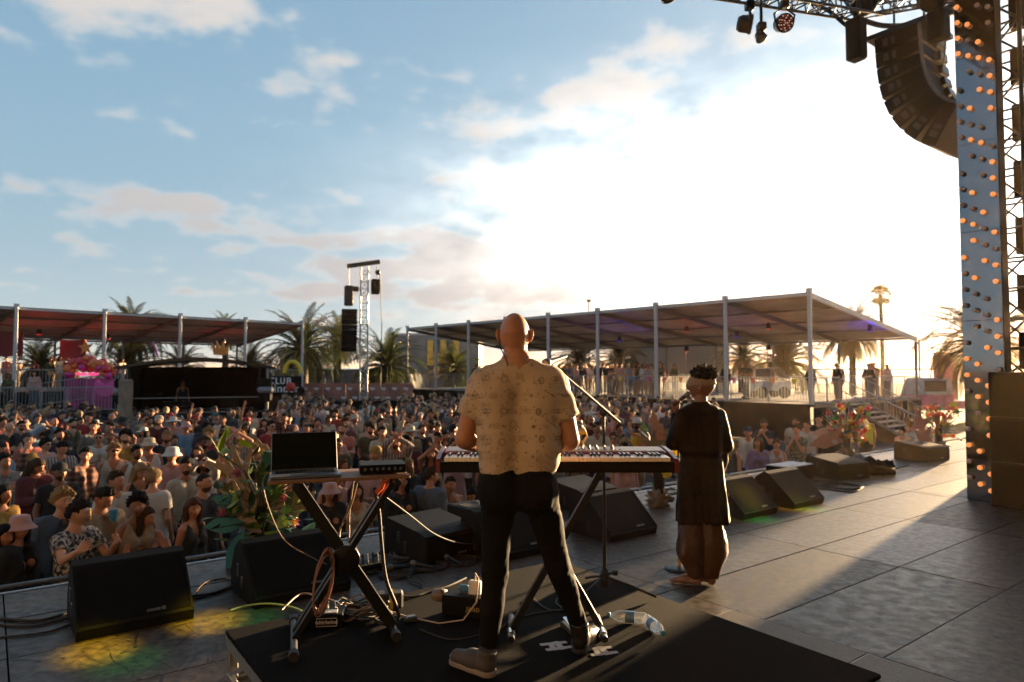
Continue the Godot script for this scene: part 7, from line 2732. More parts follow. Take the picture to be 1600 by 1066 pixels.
	var dir := (mouth - at(1046, 638, 5.74)).normalized()
	microphone("silver-ended microphone in the barefoot singer's hand", Transform3D(frame(dir), mouth - dir * 0.03))

# ---------------------------------------------------------------- flower and paper displays along the stage edge

func leaf_mesh(l: float, w: float) -> ArrayMesh:
	var g := Geo.new()
	var n := 7
	for k in n:
		var f0 := float(k) / n
		var f1 := float(k + 1) / n
		var w0 := w * sin(PI * pow(f0, 0.7)) * 0.5
		var w1 := w * sin(PI * pow(f1, 0.7)) * 0.5
		var c0 := Vector3(0, l * f0, 0.18 * l * f0 * f0)
		var c1 := Vector3(0, l * f1, 0.18 * l * f1 * f1)
		for s in [-1.0, 1.0]:
			var a := c0 + Vector3(s * w0, 0, 0.2 * w0)
			var b := c1 + Vector3(s * w1, 0, 0.2 * w1)
			if s > 0: g.quad(c0, a, b, c1)
			else: g.quad(a, c0, c1, b)
	return g.mesh()

func blossom_mesh(petals: int, r: float, cup: float) -> ArrayMesh:
	var g := Geo.new()
	for ring in 2:
		for k in petals:
			var a := TAU * (k + 0.5 * ring) / petals
			var d := Vector3(cos(a), 0, sin(a))
			var sd := Vector3(-sin(a), 0, cos(a))
			var rr := r * (1.0 - 0.35 * ring)
			var up := cup * (1.0 + ring)
			g.quad(d * rr * 0.1, d * rr * 0.6 - sd * rr * 0.34 + Vector3(0, up * 0.5, 0), d * rr + Vector3(0, up, 0), d * rr * 0.6 + sd * rr * 0.34 + Vector3(0, up * 0.5, 0))
	g.ell(Vector3(0, r * 0.15, 0), Vector3.ONE * r * 0.2, Basis(), 5, 7)
	return g.mesh()

func antler_poly(prongs: Array) -> PackedVector2Array:      # tapered prongs merged into one outline: [from, to, width at start, width at end]
	var out := PackedVector2Array()
	for p in prongs:
		var d: Vector2 = (p[1] - p[0]).normalized().orthogonal()
		var q := PackedVector2Array([p[0] + d * p[2], p[1] + d * p[3], p[1] + (p[1] - p[0]).normalized() * p[3], p[1] - d * p[3], p[0] - d * p[2]])
		if out.is_empty(): out = q
		else:
			var m := Geometry2D.merge_polygons(out, q)
			var big := 0
			for k in m.size():
				if m[k].size() > m[big].size(): big = k
			out = m[big]
	return out

func cutout(parent: Node3D, called: String, poly: PackedVector2Array, m: Material, xf: Transform3D) -> void:
	var g := Geo.new()
	g.prism(poly, 0.008)
	part(g, called, m, parent, xf)

func star_poly(n: int, r0: float, r1: float, turn := 0.0) -> PackedVector2Array:
	var p := PackedVector2Array()
	for k in n * 2: p.append(Vector2.from_angle(TAU * k / (n * 2.0) + turn) * (r0 if k % 2 == 0 else r1))
	return p

func display(base: Vector3, label: String, h: float, w: float, seed_: int, leaves: int, leaf_mats: Array, blossoms: int, bloom_mats: Array, spikes: int) -> Node3D:
	var o := thing("flower_display", label, "flowers", base, 0.0, "flower displays along the stage edge")
	var r := RandomNumberGenerator.new()
	r.seed = seed_
	var g := Geo.new()
	g.lathe([Vector2(0.0, 0.0), Vector2(0.07, 0.0), Vector2(0.075, h * 0.5), Vector2(0.07, h * 0.5), Vector2(0.06, h * 0.46)], 16)
	part(g, "vase", M.black_satin, o)
	g = Geo.new()
	g.ell(Vector3(0, 0.07, 0.02), Vector3(0.14, 0.12, 0.12), Basis(), 18, 26)
	for i in g.v.size(): g.v[i] += g.n[i] * 0.14 * noise.get_noise_3dv(g.v[i] * 16.0)
	for i in g.v.size(): g.v[i].y = maxf(g.v[i].y, 0.003)
	g.smooth()
	part(g, "paper_wrap", M.wrap_paper, o)
	var lm := [SH.leaf, SH.leaf_long]
	var stems := Geo.new()
	for k in leaves:
		var tip := Vector3(r.randf_range(-1, 1) * w * 0.5, h * r.randf_range(0.22, 1.0), r.randf_range(-0.25, 0.6) * w * 0.6)
		stems.tube([Vector3(0, h * 0.4, 0), Vector3(tip.x * 0.4, lerpf(h * 0.4, tip.y, 0.7), tip.z * 0.4), tip], 0.004, 4, false)
		var b := Basis(Vector3.UP, r.randf() * TAU) * Basis(Vector3.RIGHT, r.randf_range(0.2, 1.6))
		part(lm[0 if r.randf() < 0.8 else 1], "leaf", leaf_mats[r.randi() % leaf_mats.size()], o, Transform3D(b.scaled(Vector3.ONE * r.randf_range(0.75, 1.25)), tip))
	for k in blossoms:
		var tip := Vector3(r.randf_range(-1, 1) * w * 0.42, h * r.randf_range(0.3, 0.95), r.randf_range(-0.5, 0.6) * w * 0.5)
		stems.tube([Vector3(0, h * 0.4, 0), tip], 0.004, 4, false)
		var b := Basis(Vector3.UP, r.randf() * TAU) * Basis(Vector3.RIGHT, r.randf_range(0.0, 1.3))
		part([SH.bloom, SH.bloom2][r.randi() % 2], "blossom", bloom_mats[r.randi() % bloom_mats.size()], o, Transform3D(b.scaled(Vector3.ONE * r.randf_range(0.8, 1.6)), tip))
	part(stems, "stems", M.stem_green, o)
	for k in spikes:
		var a := r.randf() * TAU
		var el := r.randf_range(0.3, 1.4)
		var d := Vector3(cos(a) * cos(el), sin(el), sin(a) * cos(el))
		g = Geo.new()
		g.tube([Vector3(0, h * 0.42, 0), Vector3(0, h * 0.42, 0) + d * h * 0.35, Vector3(0, h * 0.42, 0) + d * h * 0.62], [0.008, 0.011, 0.002], 5)
		part(g, "spiky_leaf", M.silver_leaf, o)
	return o

func build_decor() -> void:
	for q in [["leaf_green", Color(0.085, 0.18, 0.03)], ["leaf_dark", Color(0.02, 0.05, 0.014)], ["leaf_lime", Color(0.20, 0.27, 0.03)], ["stem_green", Color(0.05, 0.075, 0.02)], ["silver_leaf", Color(0.30, 0.29, 0.27)], ["bloom_red", Color(0.50, 0.025, 0.02)], ["bloom_orange", Color(0.62, 0.14, 0.02)], ["bloom_yellow", Color(0.62, 0.46, 0.03)], ["bloom_white", Color(0.62, 0.57, 0.46)], ["bloom_pink", Color(0.55, 0.16, 0.22)], ["bloom_blue", Color(0.10, 0.17, 0.42)]]:
		var m := mat(q[0], q[1], 0.5, 0.0, M.grain, 6.0)
		m.backlight_enabled = true
		m.backlight = q[1].linear_to_srgb() * 0.7 + Color(0.1, 0.1, 0.02)
	mat("wrap_paper", Color(0.26, 0.19, 0.13), 0.6, 0.0, M.blotch, 3.0)
	mat("card_tan", Color(0.33, 0.24, 0.155), 0.85, 0.0, M.grain, 3.0)
	mat("card_teal", Color(0.02, 0.17, 0.155), 0.7, 0.0, M.grain, 3.0)
	mat("card_coral", Color(0.56, 0.25, 0.18), 0.75, 0.0, M.grain, 3.0)
	mat("card_pale", Color(0.55, 0.42, 0.40), 0.75, 0.0, M.grain, 3.0)
	SH.leaf = leaf_mesh(0.13, 0.115)
	SH.leaf_long = leaf_mesh(0.19, 0.055)
	SH.bloom = blossom_mesh(6, 0.055, 0.02)
	SH.bloom2 = blossom_mesh(9, 0.045, 0.035)
	# leafy display beside the second monitor
	var base := stage(1.98, 6.30, DECK)
	var o := display(base, "leafy paper display with teal leaves and tan antler shapes", 1.05, 0.78, 3, 88, [M.leaf_green, M.leaf_green, M.leaf_dark, M.leaf_lime], 14, [M.bloom_white, M.bloom_pink, M.bloom_pink, M.bloom_yellow], 0)
	var big := [[Vector2(0, -0.4), Vector2(0, 0.1), 0.11, 0.07], [Vector2(0, 0.0), Vector2(-0.20, 0.30), 0.055, 0.03], [Vector2(-0.1, 0.15), Vector2(-0.30, 0.36), 0.04, 0.018], [Vector2(0, 0.05), Vector2(0.02, 0.42), 0.055, 0.022], [Vector2(0.0, 0.05), Vector2(0.2, 0.3), 0.05, 0.02], [Vector2(-0.08, 0.12), Vector2(-0.11, 0.40), 0.035, 0.016]]
	var small := [[Vector2(0, -0.15), Vector2(0, 0.05), 0.05, 0.045], [Vector2(0, 0.0), Vector2(-0.13, 0.14), 0.035, 0.012], [Vector2(0, 0.0), Vector2(0.02, 0.2), 0.03, 0.012], [Vector2(0, 0.0), Vector2(0.13, 0.12), 0.03, 0.012]]
	for q in [[-0.14, 0.74, 0.02, 0.4, big, 0.8], [0.14, 0.80, -0.06, -0.1, big, 0.78], [0.30, 0.46, 0.0, -0.75, big, 0.62], [-0.05, 0.42, 0.12, 0.5, small, 1.0], [-0.20, 0.55, -0.06, 1.2, small, 1.1]]:
		cutout(o, "antler_cutout", antler_poly(q[4]), M.card_tan, Transform3D(Basis(Vector3.BACK, q[3]).scaled(Vector3.ONE * q[5]), Vector3(q[0], q[1], q[2])))
	var tl := PackedVector2Array()
	for k in 13: tl.append(Vector2(0.085 * sin(PI * k / 12.0), 0.42 * k / 12.0))
	for k in 11: tl.append(Vector2(-0.085 * sin(PI * (11 - k) / 12.0), 0.42 * (11 - k) / 12.0))
	for q in [[-0.05, 0.42, 0.09, 1.75], [-0.08, 0.34, 0.13, 2.75], [-0.02, 0.50, 0.02, 1.35], [0.05, 0.36, 0.10, -2.0], [0.1, 0.6, -0.05, 0.2]]:
		cutout(o, "paper_leaf", tl, M.card_teal, Transform3D(Basis(Vector3.BACK, q[3]) * Basis(Vector3.UP, 0.3), Vector3(q[0], q[1], q[2])))
	# display hidden behind the keyboard's far end
	base = on(1030, 790, DECK)
	o = display(base, "coral and tan paper star display behind the keyboard's end", 0.95, 0.5, 5, 26, [M.leaf_green, M.leaf_dark], 8, [M.bloom_red, M.bloom_yellow], 4)
	for q in [[-0.03, 1.0, 0.0, 0.2, M.card_coral], [-0.2, 0.80, 0.05, 0.9, M.card_coral]]:
		cutout(o, "paper_spike", PackedVector2Array([Vector2(-0.1, -0.2), Vector2(0.11, -0.18), Vector2(0.0, 0.26)]), q[4], Transform3D(Basis(Vector3.BACK, q[3]), Vector3(q[0], q[1], q[2])))
	for q in [[-0.08, 0.78, 0.08, 0.3], [0.1, 0.88, -0.05, 0.9], [0.0, 0.6, 0.1, 0.1]]:
		cutout(o, "paper_star", star_poly(5, 0.21, 0.075, q[3]), M.card_tan, Transform3D(Basis(Vector3.UP, 0.3), Vector3(q[0], q[1], q[2])))
	for q in [[-0.29, 0.84], [-0.27, 0.62]]:
		var g := Geo.new()
		g.ell(Vector3.ZERO, Vector3(0.075, 0.09, 0.05), Basis(), 10, 14)
		part(g, "yellow_bloom", M.bloom_yellow, o, Transform3D(Basis(), Vector3(q[0], q[1], 0.02)))
	# bright display at the far side
	base = on(1324, 716, DECK)
	o = display(base, "bright mixed flower display with red, yellow and blue blooms", 1.05, 0.85, 7, 30, [M.leaf_lime, M.leaf_green, M.silver_leaf], 84, [M.bloom_red, M.bloom_red, M.bloom_orange, M.bloom_yellow, M.bloom_yellow, M.bloom_white, M.bloom_blue, M.bloom_pink], 14)
	for q in [[-0.48, 0.36, 0.1, 0.25, M.card_coral, 1.0], [-0.42, 0.50, -0.05, 0.0, M.card_pale, 0.8]]:
		cutout(o, "paper_wing", PackedVector2Array([Vector2(-0.34, -0.02), Vector2(-0.05, -0.16), Vector2(0.34, -0.12), Vector2(0.34, 0.1), Vector2(-0.05, 0.12)]), q[4], Transform3D(Basis(Vector3.BACK, q[3]).scaled(Vector3.ONE * q[5]), Vector3(q[0], q[1], q[2])))
	base = on(1468, 705, DECK)
	o = display(base, "farthest flower display with coral star beside the mirrored column", 1.0, 0.8, 9, 22, [M.leaf_green, M.leaf_lime, M.silver_leaf], 48, [M.bloom_red, M.bloom_orange, M.bloom_yellow, M.bloom_pink], 14)
	for q in [[-0.42, 0.58, 0.05, 0.4], [-0.36, 0.28, 0.08, 1.0]]:
		cutout(o, "paper_star", star_poly(4, 0.34, 0.12, q[3]), M.card_coral, Transform3D(Basis(Vector3.UP, 0.2), Vector3(q[0], q[1], q[2])))

# ---------------------------------------------------------------- the crowd

# arm poses: left elbow, left wrist, right elbow, right wrist (the person faces +z, x to the left), hand style, head turn, head nod
var POSES := {
	"standing": [Vector3(0.245, 1.13, -0.03), Vector3(0.235, 0.88, 0.06), Vector3(-0.245, 1.13, -0.03), Vector3(-0.235, 0.88, 0.06), 0, 0.15, 0.0],
	"looking aside": [Vector3(0.25, 1.13, -0.03), Vector3(0.22, 0.89, 0.08), Vector3(-0.24, 1.14, -0.04), Vector3(-0.20, 0.90, 0.10), 0, -0.6, 0.05],
	"clapping": [Vector3(0.235, 1.16, 0.06), Vector3(0.045, 1.21, 0.27), Vector3(-0.235, 1.16, 0.06), Vector3(-0.045, 1.22, 0.27), 1, -0.1, 0.0],
	"holding a drink": [Vector3(0.255, 1.14, 0.04), Vector3(0.13, 1.24, 0.25), Vector3(-0.245, 1.13, -0.03), Vector3(-0.235, 0.88, 0.06), 2, 0.25, 0.05],
	"arms folded": [Vector3(0.245, 1.15, 0.07), Vector3(-0.03, 1.13, 0.21), Vector3(-0.245, 1.15, 0.07), Vector3(0.03, 1.17, 0.22), 0, 0.0, 0.0],
	"one arm raised": [Vector3(0.245, 1.13, -0.03), Vector3(0.235, 0.88, 0.06), Vector3(-0.26, 1.58, 0.12), Vector3(-0.20, 1.83, 0.18), 1, 0.1, -0.1],
	"hands raised together": [Vector3(0.225, 1.58, 0.16), Vector3(0.035, 1.74, 0.28), Vector3(-0.225, 1.58, 0.16), Vector3(-0.035, 1.74, 0.28), 1, 0.0, -0.1],
	"hands at mouth": [Vector3(0.205, 1.17, 0.17), Vector3(0.05, 1.40, 0.20), Vector3(-0.205, 1.17, 0.17), Vector3(-0.05, 1.40, 0.20), 2, 0.0, 0.0],
	"looking down": [Vector3(0.235, 1.15, 0.07), Vector3(0.10, 1.16, 0.29), Vector3(-0.235, 1.15, 0.07), Vector3(-0.10, 1.17, 0.28), 0, 0.3, 0.45],
	"reaching out": [Vector3(0.24, 1.17, 0.17), Vector3(0.12, 1.35, 0.40), Vector3(-0.30, 1.26, 0.20), Vector3(-0.33, 1.38, 0.43), 0, 0.6, 0.1]}
var templates := {}
var hair_meshes := {}
var SH := {}

func template(pose: String, fem: bool) -> Dictionary:
	var key := pose + ("_f" if fem else "_m")
	if templates.has(key): return templates[key]
	var q: Array = POSES[pose]
	var w := 0.86 if fem else 1.0
	var sl := Vector3(0.185 * w, 1.415, 0)
	var sr := Vector3(-0.185 * w, 1.415, 0)
	var el: Vector3 = q[0] * Vector3(w, 1, 1)
	var wl: Vector3 = q[1]
	var er: Vector3 = q[2] * Vector3(w, 1, 1)
	var wr: Vector3 = q[3]
	var arms := [[sl, el, wl], [sr, er, wr]]
	var n := Net.new(Vector3(-0.48, 0.0, -0.24), Vector3(0.42, 1.92, 0.50), 0.021)
	n.cap(Vector3(0, 1.42, -0.01), Vector3(0, 1.57, 0.005), 0.058 * w, 0.054 * w, 0.03)
	for s in [-1.0, 1.0]:
		n.cap(Vector3(s * 0.06, 1.45, -0.01), Vector3(s * 0.14 * w, 1.425, -0.01), 0.05, 0.05, 0.05)
		n.cap(Vector3(s * 0.095 * w, 1.32, 0), Vector3(s * 0.075, 1.06, 0), 0.092 * w, 0.08, 0.05)
		n.cap(Vector3(s * 0.08, 0.98, 0), Vector3(s * 0.09, 0.5, 0.01), 0.095, 0.056, 0.05)
		n.cap(Vector3(s * 0.09, 0.5, 0.01), Vector3(s * 0.095, 0.08, -0.02), 0.054, 0.037, 0.03)
		n.cap(Vector3(s * 0.095, 0.04, -0.03), Vector3(s * 0.11, 0.035, 0.14), 0.038, 0.034, 0.03)
		if fem: n.ell(Vector3(s * 0.075, 1.27, 0.085), Vector3(0.058, 0.06, 0.05), 0.04)
	for a in arms:
		n.cap(a[0], a[1], 0.050 * w, 0.040 * w, 0.02)
		n.cap(a[1], a[2], 0.041 * w, 0.027, 0.012)
	var g := n.geo()
	var hx := Transform3D(Basis(Vector3.UP, q[5]) * Basis(Vector3.RIGHT, q[6]), Vector3(0, 1.635 - 0.02 * q[6], 0.02 + 0.05 * maxf(q[6], 0.0)))
	hx.basis = hx.basis.scaled(Vector3.ONE * (0.95 if fem else 1.0))
	g.add(SH.head, hx)
	var hands := [hand_soft, hand_flat, hand_grip]
	for k in 2:
		var d: Vector3 = (arms[k][2] - arms[k][1]).normalized()
		var palm := Vector3(-1 if k == 0 else 1, 0, -0.15)
		if q[4] == 2 and arms[k][2].y > 1.0: palm = Vector3(-0.4 if k == 0 else 0.4, 0.1, -0.6); d = (d + Vector3.UP * 0.6).normalized()
		if q[4] == 1 and d.y < 0.3 and d.y > -0.5: d = (d + Vector3(0, 0.9, 0.2)).normalized()
		put_hand(g, SH.hands[0 if arms[k][2].y < 1.0 else q[4]], arms[k][2], d, palm, k == 0)
	var out := {"body": g.mesh(), "head": hx, "arms": arms, "w": w, "fem": fem, "key": key, "tops": {}}
	templates[key] = out
	return out

func garment(t: Dictionary, kind: String) -> ArrayMesh:
	if t.tops.has(kind): return t.tops[kind]
	var w: float = t.w
	var long: bool = kind == "dress"
	var n := Net.new(Vector3(-0.48, 0.42 if long else 0.82, -0.26), Vector3(0.42, 1.80, 0.48), 0.0205)
	var fat := 0.014 if kind != "jacket" else 0.026
	if kind == "tube":
		n.ell(Vector3(0, 1.24, 0.03), Vector3(0.16, 0.1, 0.13), 0.05)
	else:
		n.cap(Vector3(-0.11 * w, 1.405, -0.005), Vector3(0.11 * w, 1.405, -0.005), 0.066 + fat, 0.066 + fat, 0.05)
	for s in [-1.0, 1.0]:
		n.cap(Vector3(s * 0.098 * w, 1.32, 0.0), Vector3(s * 0.080, 1.06, 0.0), 0.096 * w + fat, 0.090 + fat, 0.05)
		n.cap(Vector3(s * 0.080, 1.08, 0.0), Vector3(s * (0.10 if not long else 0.13), 0.80 if not long else 0.40, 0.0), 0.090 + fat, (0.100 if not long else 0.15) + fat, 0.05)
		if t.fem: n.ell(Vector3(s * 0.075, 1.27, 0.085), Vector3(0.066, 0.066, 0.058), 0.05)
	if kind in ["tee", "dress", "shirt"]:
		for a in t.arms: n.cap(a[0], a[0].lerp(a[1], 0.58), 0.066, 0.068, 0.035, true)
	elif kind in ["jacket", "sweater"]:
		for a in t.arms:
			n.cap(a[0], a[1], 0.056 + fat, 0.050 + fat, 0.03)
			n.cap(a[1], a[1].lerp(a[2], 0.92), 0.050 + fat, 0.036 + fat, 0.02, true)
	n.above(0.86 if not long else 0.5)
	if kind == "tube": n.below(1.30)
	elif kind == "tank":
		for a in t.arms: n.without(a[0] + Vector3(signf(a[0].x) * 0.03, 0.05, 0), a[0] + Vector3(signf(a[0].x) * 0.06, -0.08, 0), 0.085, 0.07)
		n.without(Vector3(0, 1.36, 0.05), Vector3(0, 1.58, 0.03), 0.05, 0.12)
	else:
		n.without(Vector3(0, 1.42, 0.02), Vector3(0, 1.60, 0.02), 0.03, 0.105)
	if kind in ["jacket", "shirt"]: n.without(Vector3(0, 1.0, 0.26), Vector3(0, 1.40, 0.16), 0.10 if kind == "jacket" else 0.03, 0.10)
	var g := n.geo()
	cloth_folds(g, 0.014, 7.0, Vector3(1, 0.5, 1), t.key.length() * 3.1)
	t.tops[kind] = g.mesh()
	return t.tops[kind]

func hair_style(kind: String) -> ArrayMesh:
	if hair_meshes.has(kind): return hair_meshes[kind]
	var g := Geo.new()
	var r := RandomNumberGenerator.new()
	r.seed = kind.hash()
	var th := func(p: Vector3, _d):
		var h := p.y - p.z * 0.74 - 0.014 + 0.035 * noise.get_noise_3dv(p * 70.0)
		var top := 0.017 + 0.034 * noise.get_noise_3dv(p * 55.0)
		match kind:
			"buzz": top = 0.005
			"quiff": top = 0.014 + 0.028 * smoothstep(0.05, 0.11, p.y) * smoothstep(-0.05, 0.06, p.z) + 0.03 * noise.get_noise_3dv(p * 40.0)
			"curly": top = 0.034 + 0.05 * noise.get_noise_3dv(p * 55.0); h += 0.012
			"long", "wavy", "bun", "pony": h += 0.018; top = 0.020 + 0.006 * noise.get_noise_3d(p.x * 90.0, p.y * 12.0, p.z * 90.0)
			"beard":
				h = -p.y - 0.046 + p.z * 0.10 - 0.6 * maxf(0.0, 0.03 - p.z) + 0.012 * noise.get_noise_3dv(p * 80.0) - 0.02 * exp(-pow((p.y + 0.062) / 0.008, 2.0) - pow(p.x / 0.02, 2.0))
				top = 0.0045 + 0.004 * noise.get_noise_3dv(p * 60.0)
		return lerpf(-0.006, top, smoothstep(-0.004, 0.016, h))
	head_grid(36, 26, th, g)
	if kind in ["long", "wavy"]:
		for k in 34:
			var a := lerpf(0.95, TAU - 0.95, k / 33.0)
			var d := Vector3(sin(a), 0, cos(a))
			var rad := 0.092
			var pts := []
			var drop := r.randf_range(0.28, 0.40)
			for q in 6:
				var f := q / 5.0
				var wob := 0.016 * sin(f * 9.0 + k * 1.7) if kind == "wavy" else 0.005 * sin(f * 4.0 + k)
				pts.append(Vector3(d.x * (rad - 0.012 * f + wob), 0.035 - drop * f, d.z * (rad + 0.004) * (1.0 if d.z < 0 else 0.75) - 0.022 + wob - 0.02 * f))
			g.tube(pts, [0.018, 0.023, 0.024, 0.022, 0.017, 0.006], 6)
	if kind == "bun": g.ell(Vector3(0, 0.12, -0.05), Vector3(0.045, 0.04, 0.045))
	if kind == "pony": g.tube([Vector3(0, 0.05, -0.10), Vector3(0, 0.03, -0.15), Vector3(0.01, -0.06, -0.16), Vector3(0.015, -0.16, -0.14)], [0.025, 0.032, 0.028, 0.008], 8)
	hair_meshes[kind] = g.mesh()
	return hair_meshes[kind]

func hat_style(kind: String) -> ArrayMesh:
	var key := "hat_" + kind
	if hair_meshes.has(key): return hair_meshes[key]
	var g := Geo.new()
	var tip := Transform3D(Basis(Vector3.RIGHT, -0.12).scaled(Vector3(1, 1, 1.15)), Vector3(0, 0.035, -0.005))
	match kind:
		"bucket": g.lathe([Vector2(0.155, -0.035), Vector2(0.125, 0.0), Vector2(0.105, 0.02), Vector2(0.098, 0.05), Vector2(0.088, 0.095), Vector2(0.06, 0.108), Vector2(0.0, 0.11)], 22, tip)
		"cap":
			g.lathe([Vector2(0.093, 0.0), Vector2(0.095, 0.03), Vector2(0.085, 0.07), Vector2(0.055, 0.095), Vector2(0.0, 0.104)], 22, tip)
			g.ell(Vector3(0, 0.04, 0.135), Vector3(0.075, 0.008, 0.075), Basis(Vector3.RIGHT, 0.15), 5, 14)
		"straw": g.lathe([Vector2(0.20, -0.01), Vector2(0.16, 0.012), Vector2(0.10, 0.015), Vector2(0.096, 0.05), Vector2(0.085, 0.1), Vector2(0.05, 0.112), Vector2(0.0, 0.108)], 22, tip)
		"beanie": g.lathe([Vector2(0.096, -0.01), Vector2(0.1, 0.01), Vector2(0.098, 0.04), Vector2(0.085, 0.085), Vector2(0.05, 0.112), Vector2(0.0, 0.12)], 22, tip)
		"glasses":
			for s in [-1.0, 1.0]:
				g.ell(Vector3(s * 0.032, 0.013, 0.093), Vector3(0.025, 0.019, 0.006), Basis(Vector3.UP, s * 0.25), 6, 10)
				g.tube([Vector3(s * 0.054, 0.02, 0.082), Vector3(s * 0.083, 0.018, 0.0)], 0.0035, 5)
			g.tube([Vector3(-0.015, 0.018, 0.098), Vector3(0.015, 0.018, 0.098)], 0.003, 5)
	hair_meshes[key] = g.mesh()
	return hair_meshes[key]

var TOPS := {"tee": "t-shirt", "tank": "tank top", "shirt": "open shirt", "sweater": "long-sleeved top", "jacket": "jacket", "dress": "dress", "tube": "strapless top"}
var HAIRS := {"short": "short %s hair", "buzz": "cropped %s hair", "quiff": "swept-up %s hair", "curly": "curly %s hair", "long": "long %s hair", "wavy": "wavy %s hair", "bun": "%s bun", "pony": "%s ponytail", "bald": "shaved head"}
var cloth_names := []
var hair_tones := ["dark", "brown", "black", "blond", "auburn"]

func build_people_materials() -> void:
	var cl := {"white": Color(0.60, 0.57, 0.54), "black": Color(0.014, 0.013, 0.013), "navy": Color(0.02, 0.025, 0.05), "grey": Color(0.17, 0.16, 0.155), "pale pink": Color(0.52, 0.30, 0.29), "olive": Color(0.09, 0.085, 0.04), "maroon": Color(0.10, 0.016, 0.02), "cream": Color(0.52, 0.44, 0.34), "sky blue": Color(0.18, 0.30, 0.44), "mustard": Color(0.36, 0.22, 0.04), "red": Color(0.36, 0.03, 0.03), "denim": Color(0.08, 0.11, 0.16), "tan": Color(0.30, 0.21, 0.13), "teal": Color(0.03, 0.14, 0.14), "coral": Color(0.50, 0.15, 0.11), "lilac": Color(0.30, 0.22, 0.38), "charcoal": Color(0.04, 0.038, 0.037), "magenta": Color(0.45, 0.06, 0.24), "hi-vis yellow": Color(0.50, 0.58, 0.03), "bottle green": Color(0.02, 0.07, 0.035)}
	for k in cl:
		mat("cloth_" + k, cl[k] * Color(1.0, 0.89, 0.78), 0.88, 0.0, M.weave, 5.0)
		cloth_names.append(k)
	# printed cloths: blotches and checks
	var spec := {"floral": [Color(0.02, 0.02, 0.025), Color(0.55, 0.45, 0.36)], "zebra": [Color(0.03, 0.03, 0.03), Color(0.42, 0.37, 0.31)], "green flowered": [Color(0.03, 0.07, 0.06), Color(0.42, 0.28, 0.14)], "plaid": [Color(0.05, 0.02, 0.015), Color(0.26, 0.12, 0.08)], "striped": [Color(0.10, 0.08, 0.07), Color(0.38, 0.30, 0.24)]}
	for k in spec:
		var n := 128
		var img := Image.create(n, n, false, Image.FORMAT_RGB8)
		var nn := FastNoiseLite.new()
		nn.seed = k.hash() % 1000
		nn.frequency = 0.05 if k != "zebra" else 0.03
		nn.fractal_octaves = 2
		for y in n:
			for x in n:
				var f := 0.0
				match k:
					"plaid": f = 0.5 * float(x % 32 < 14) + 0.5 * float(y % 32 < 14)
					"striped": f = float(x % 16 < 8)
					"zebra": f = float(sin(nn.get_noise_2d(x, y) * 26.0 + y * 0.2) > 0.0)
					_: f = float(nn.get_noise_2d(x, y) > 0.08)
				img.set_pixel(x, y, spec[k][0].lerp(spec[k][1], f).linear_to_srgb())
		mat("cloth_" + k, Color.WHITE, 0.88, 0.0, ImageTexture.create_from_image(img), 2.6)
	var sk := [Color(0.56, 0.245, 0.135), Color(0.50, 0.21, 0.11), Color(0.42, 0.165, 0.085), Color(0.60, 0.29, 0.17), Color(0.28, 0.12, 0.065), Color(0.13, 0.055, 0.035)]
	for k in 6:
		skin_mat("skin_%d" % k, sk[k])
		mat("beard_%d" % k, sk[k].lerp(Color(0.03, 0.018, 0.012), 0.8), 0.85, 0.0, M.grain, 14.0).metallic_specular = 0.2
	var hc := {"dark": Color(0.022, 0.015, 0.011), "brown": Color(0.06, 0.032, 0.017), "black": Color(0.009, 0.008, 0.008), "blond": Color(0.34, 0.20, 0.085), "auburn": Color(0.10, 0.035, 0.014)}
	for k in hc: mat("hair_" + k, hc[k], 0.75, 0.0, M.grain, 14.0, M.fine_n, 1.5).metallic_specular = 0.25
	mat("dark_lens", Color(0.006, 0.006, 0.006), 0.12)
	SH.head = head_geo(32, 24)
	SH.hands = []
	for hg in [[0.55, 0.05], [0.12, 0.09], [1.25, 0.02]]: SH.hands.append(hand_geo(hg[0], hg[1], 0.0075))
	var sg := Geo.new()
	for s in [-1.0, 1.0]: sg.ell(Vector3(s * 0.10, 0.04, 0.06), Vector3(0.045, 0.045, 0.125), Basis(Vector3.UP, s * 0.1), 7, 10)
	SH.shoes = sg.mesh()
	for dress in [0.0, 1.0]:
		var n := Net.new(Vector3(-0.26, 0.05, -0.2), Vector3(0.26, 1.0, 0.2), 0.024)
		for s in [-1.0, 1.0]:
			n.cap(Vector3(s * 0.075, 0.97, 0.0), Vector3(s * 0.085, 0.85, 0.0), 0.10, 0.112, 0.04)
			n.cap(Vector3(s * 0.085, 0.87, 0), Vector3(s * 0.09, 0.5, 0.01), 0.108, 0.075, 0.04, dress > 0.5)
			if dress < 0.5: n.cap(Vector3(s * 0.09, 0.5, 0.01), Vector3(s * 0.095, 0.1, -0.02), 0.074, 0.06, 0.03, true)
		var g := n.geo()
		cloth_folds(g, 0.012, 8.0)
		SH["trousers" if dress < 0.5 else "shorts"] = g.mesh()

